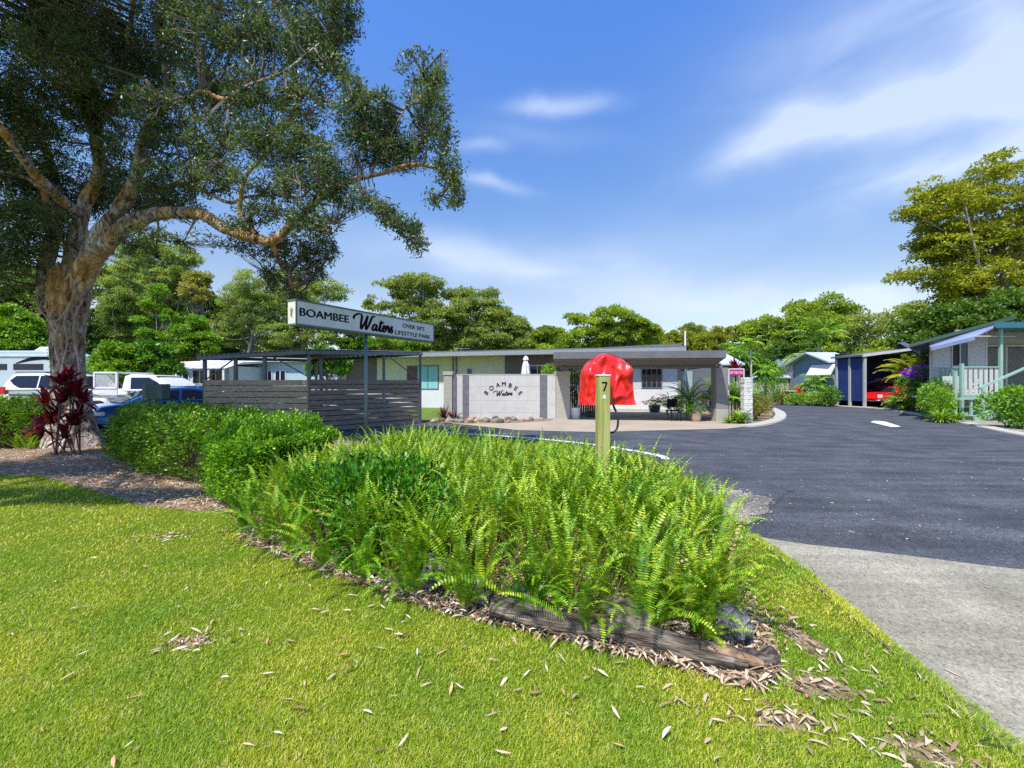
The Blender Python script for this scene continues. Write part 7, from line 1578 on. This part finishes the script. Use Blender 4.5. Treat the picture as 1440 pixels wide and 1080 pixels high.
# peeling flakes of bark
fl_ = np.array([tuple(v) for v in FL]); fl_ = fl_[RNG.choice(len(fl_), 3200)]; n = len(fl_)
axc = np.array([tuple(W(100, 480, 11.4))]); nd = unit(np.column_stack([fl_[:, 0]-axc[0, 0], fl_[:, 1]-axc[0, 1], np.zeros(n)])+rdir(n)*.7)
dn = unit(rdir(n)*.8+np.array([0, 0, -.6])+nd*.25)
npmesh('peeling_bark', leaf_verts(fl_-dn*.02+nd*.004, dn, nd+rdir(n)*.5, RNG.uniform(.03, .13, n), RNG.uniform(.015, .05, n), .6), 4, leafmat('bark_flakes', [(0.12, 0.07, 0.04), (0.4, 0.24, 0.13), (0.6, 0.5, 0.4), (0.75, 0.68, 0.6)], .8, .15, tint=(1.2, .9, .6)), root)
# crown: blobs px,py,depth,rx,ry(px),weight
CB = [(30, 60, 11, 70, 60), (100, 30, 11, 70, 60), (170, 60, 10.8, 70, 60), (240, 40, 10.5, 70, 60), (310, 50, 10.2, 70, 60), (380, 45, 9.9, 60, 55), (440, 50, 9.6, 48, 48), (470, 80, 9.5, 32, 36), (485, 20, 9.5, 26, 36),
      (20, 160, 11, 60, 50), (80, 130, 11, 60, 55), (150, 150, 11.2, 60, 50), (300, 120, 10.3, 55, 40), (370, 130, 9.9, 60, 42), (430, 140, 9.7, 40, 36), (200, 110, 11, 50, 40),
      (10, 230, 10.8, 50, 40), (60, 210, 11, 50, 40), (170, 215, 11.2, 40, 32), (250, 205, 10.4, 52, 34), (310, 200, 10.2, 52, 38), (370, 200, 9.9, 50, 40), (425, 205, 9.7, 42, 34),
      (0, 300, 10.8, 60, 36), (45, 320, 10.6, 46, 40), (20, 360, 10.5, 45, 28), (-30, 370, 10.3, 50, 50),
      (230, 250, 10.3, 50, 22), (300, 250, 10.1, 50, 24), (370, 255, 9.9, 46, 26), (430, 260, 9.7, 46, 30), (470, 230, 9.5, 36, 40),
      (500, 170, 9.4, 36, 34), (540, 160, 9.3, 36, 34), (585, 110, 9.2, 36, 34), (612, 100, 9.2, 24, 24), (600, 145, 9.2, 34, 32), (620, 190, 9.2, 22, 26), (575, 190, 9.3, 32, 28), (525, 205, 9.4, 40, 28), (500, 125, 9.5, 14, 14),
      (630, 240, 9.2, 24, 24), (640, 268, 9.2, 16, 22), (612, 272, 9.2, 14, 16), (560, 215, 9.4, 40, 22), (480, 275, 9.5, 40, 20), (520, 280, 9.4, 24, 14), (570, 318, 9.2, 22, 14), (585, 335, 9.2, 18, 18), (545, 300, 9.3, 16, 12),
      (440, 310, 9.6, 44, 26), (400, 350, 9.6, 40, 26), (432, 385, 9.5, 30, 26), (450, 350, 9.5, 26, 26), (388, 392, 9.6, 18, 22), (418, 418, 9.5, 20, 14), (345, 345, 9.8, 22, 14),
      (330, 320, 9.9, 30, 10), (290, 335, 10.1, 26, 10), (370, 300, 9.9, 40, 14), (250, 340, 10.4, 22, 9), (190, 345, 10.4, 20, 9), (215, 330, 10.2, 30, 10),
      (200, 275, 11.8, 60, 30), (150, 265, 12, 50, 36), (100, 290, 12, 46, 40), (55, 290, 11.9, 40, 34), (250, 290, 11.2, 40, 16), (120, 345, 12, 30, 22), (30, 250, 11.6, 60, 30), (90, 70, 9.6, 60, 50), (220, 160, 9.8, 50, 36),
      # above and outside the frame
      (60, -60, 11, 100, 50), (200, -60, 10.5, 100, 50), (340, -60, 10, 90, 50), (440, -50, 9.6, 60, 50), (-60, 20, 10.5, 60, 60), (-80, 140, 10, 60, 60), (-100, 260, 10, 60, 50)]
EXT = [(-10.2, 1.9, 8.8, 2.2, .5, .5), (-8.0, 1.7, 9.1, 1.3, .4, .4), (-6.6, 1.9, 9.5, 1.0, .28, .3), (-10.8, 3.4, 9.2, 1.2, .5, .5),  (-12.5, 3.6, 8.4, 2.0, 1.3, .8), (-11, 5.6, 9.2, 2.2, 1.5, .9), (-9, 4.6, 9.6, 1.6, 1.0, .6), (-12, 8, 10.2, 2.6, 1.8, 1.1), (-11, 8.6, 11.5, 2.6, 1.6, 1.2)]  # unseen outer crown clusters, placed for the shadows they cast on lawn and hedge
cl = []; wt = []
for (px, py, d, rx, ry) in CB:
    if py > 325 and px > 330: d = 11.9 if px < 480 else d
    c = W(px, py, d); k = d/F; cl.append((c.x, c.y, c.z, rx*k, max(.55, min(1.6, .8*max(rx, ry)*k)), ry*k)); wt.append((rx*k)*(ry*k)+.05)
for e in EXT: cl.append(e); wt.append(e[3]*e[5]*2.2)
cl = np.array(cl); wt = np.array(wt); wt /= wt.sum()
nT = 50000
ci = RNG.choice(len(cl), nT, p=wt); dd = rdir(nT); T = cl[ci, :3]+dd*cl[ci, 3:6]*(RNG.random((nT, 1))**.42)
# uneven: drop tips where a 3d noise is low -> gaps
nz = np.array([.7*noise.noise(Vector((x*1.1, y*1.1, z*1.3)))+.7*noise.noise(Vector((x*2.9, y*2.9, z*3.3+5))) for x, y, z in T])
T = T[nz > -.20]; nT = len(T)
SKa = np.array([tuple(p) for p in SK])
Hc = T.mean(0)
K = 10
ti = np.repeat(np.arange(nT), K); n = len(ti); ax = unit(rdir(nT)*.8+unit(T-np.array([-9.5, 10.8, 5.5]))*.8+np.array([0, 0, .15]))
C = T[ti]+ax[ti]*RNG.uniform(-.17, .05, (n, 1))+RNG.normal(0, .045, (n, 3)); D = unit(ax[ti]*.8+rdir(n)*.85)
NN = unit(rdir(n)+np.array([0, 0, .7])); s = RNG.uniform(.75, 1.2, n)
M_pbl = leafmat('paperbark_leaves', [(0.05, 0.09, 0.035), (0.10, 0.155, 0.055), (0.165, 0.23, 0.075), (0.27, 0.32, 0.14), (0.46, 0.44, 0.24)], .4, .34, [0, .35, .75, .94, 1], big=.8, tint=(.95, 1.1, .6))
npmesh('crown', leaf_verts(C, D, NN, .098*s, .029*s, .5), 4, M_pbl, root)
# twigs: tip -> nearest cluster hub -> skeleton
hubs = T[RNG.choice(nT, 900, replace=False)]
hub_idx = np.argmin(((T[:, None, :]-hubs[None])**2).sum(2), axis=1)
q = []
def thin(a, b, r0, r1, sag):
    """3-sided twig as quads"""
    n_ = 4; out = []
    m = len(a); d = b-a; L0 = np.linalg.norm(d, axis=1, keepdims=True); off = unit(np.cross(d, RNG.normal(size=a.shape)))*L0*sag
    u = unit(np.cross(d, np.array([0.3, .2, 1.]))); v = unit(np.cross(d, u)); prev = None
    for i in range(n_+1):
        t = i/n_; c = a+d*t+off*4*t*(1-t)*.5; r = r0*(1-t)+r1*t
        ring = [c+u*r*cos(an)+v*r*sin(an) for an in (0, 2.094, 4.189)]
        if prev is not None:
            for j in range(3): out.append(np.stack([prev[j], prev[(j+1) % 3], ring[(j+1) % 3], ring[j]], 1))
        prev = ring
    return np.concatenate(out)
sub = RNG.random(nT) < .55
q1 = thin(hubs[hub_idx][sub], T[sub], .009, .004, .18)
nh = np.argmin(((hubs[:, None, :]-SKa[None])**2).sum(2), axis=1)
q2 = thin(hubs, SKa[nh], .012, .038, .16)
M_twg = mat('twig_bark', [(0.10, 0.08, 0.065), (0.26, 0.22, 0.19)], .9, scale=4)
npmesh('twigs', np.concatenate([q1, q2]).reshape(-1, 3), 4, M_twg, root)

# ================================================================ red cordyline by the trunk
cx0, cy0 = (98-CX)/F*10.0, 10.0
root = thing('red_cordyline', 'tall dark red cordyline with several heads in front of the big trunk', 'cordyline', (cx0, cy0, 0))
heads = [(88, 535, 9.9), (63, 563, 9.9), (108, 545, 9.95), (118, 560, 9.8), (98, 528, 10.1), (70, 590, 9.8), (105, 592, 9.8), (85, 560, 9.7), (58, 598, 9.9), (78, 575, 9.95), (112, 578, 9.9), (92, 610, 9.75), (96, 550, 9.8)]
mb = MB()
for i, h in enumerate(heads):
    e = W(*h); b = Vector((cx0+random.uniform(-.35, .25), cy0+random.uniform(-.1, .1), 0)); mb.tube(spline([b, b.lerp(e, .5)+Vector((random.uniform(-.08, .08), 0, 0)), e], 4), .013, 6)
    r_ = straps('x', '', e.x, e.y, e.z-.1, 25, .47, .08, M_redl, lean=(.05, 1.9), droop=1.0, parent=root)
mb.build('stem', M_twg, root, smooth=True)
# ferny weeds at the foot of the hedge
for i, (px, py, lb) in enumerate(((172, 640, 'light green ferny tuft at the foot of the long hedge near the trunk'), (205, 655, 'yellow green weed tuft below the middle of the long hedge'), (40, 632, 'bright broad leafed weed below the left hedge'))):
    x, y = G(px, py); r1 = thing('ferny_tuft', lb, 'plant', (x, y, 0)); n = 26
    V, _ = frond_batch(np.column_stack([np.full(n, x)+RNG.normal(0, .1, n), np.full(n, y)+RNG.normal(0, .1, n), np.full(n, .02)]), RNG.uniform(.3, .55, n), RNG.uniform(0, 6.28, n), RNG.uniform(.3, 1.1, n), np.full(n, .07), 18, .8)
    npmesh('frond', V.reshape(-1, 3), 4, M_fern, r1)
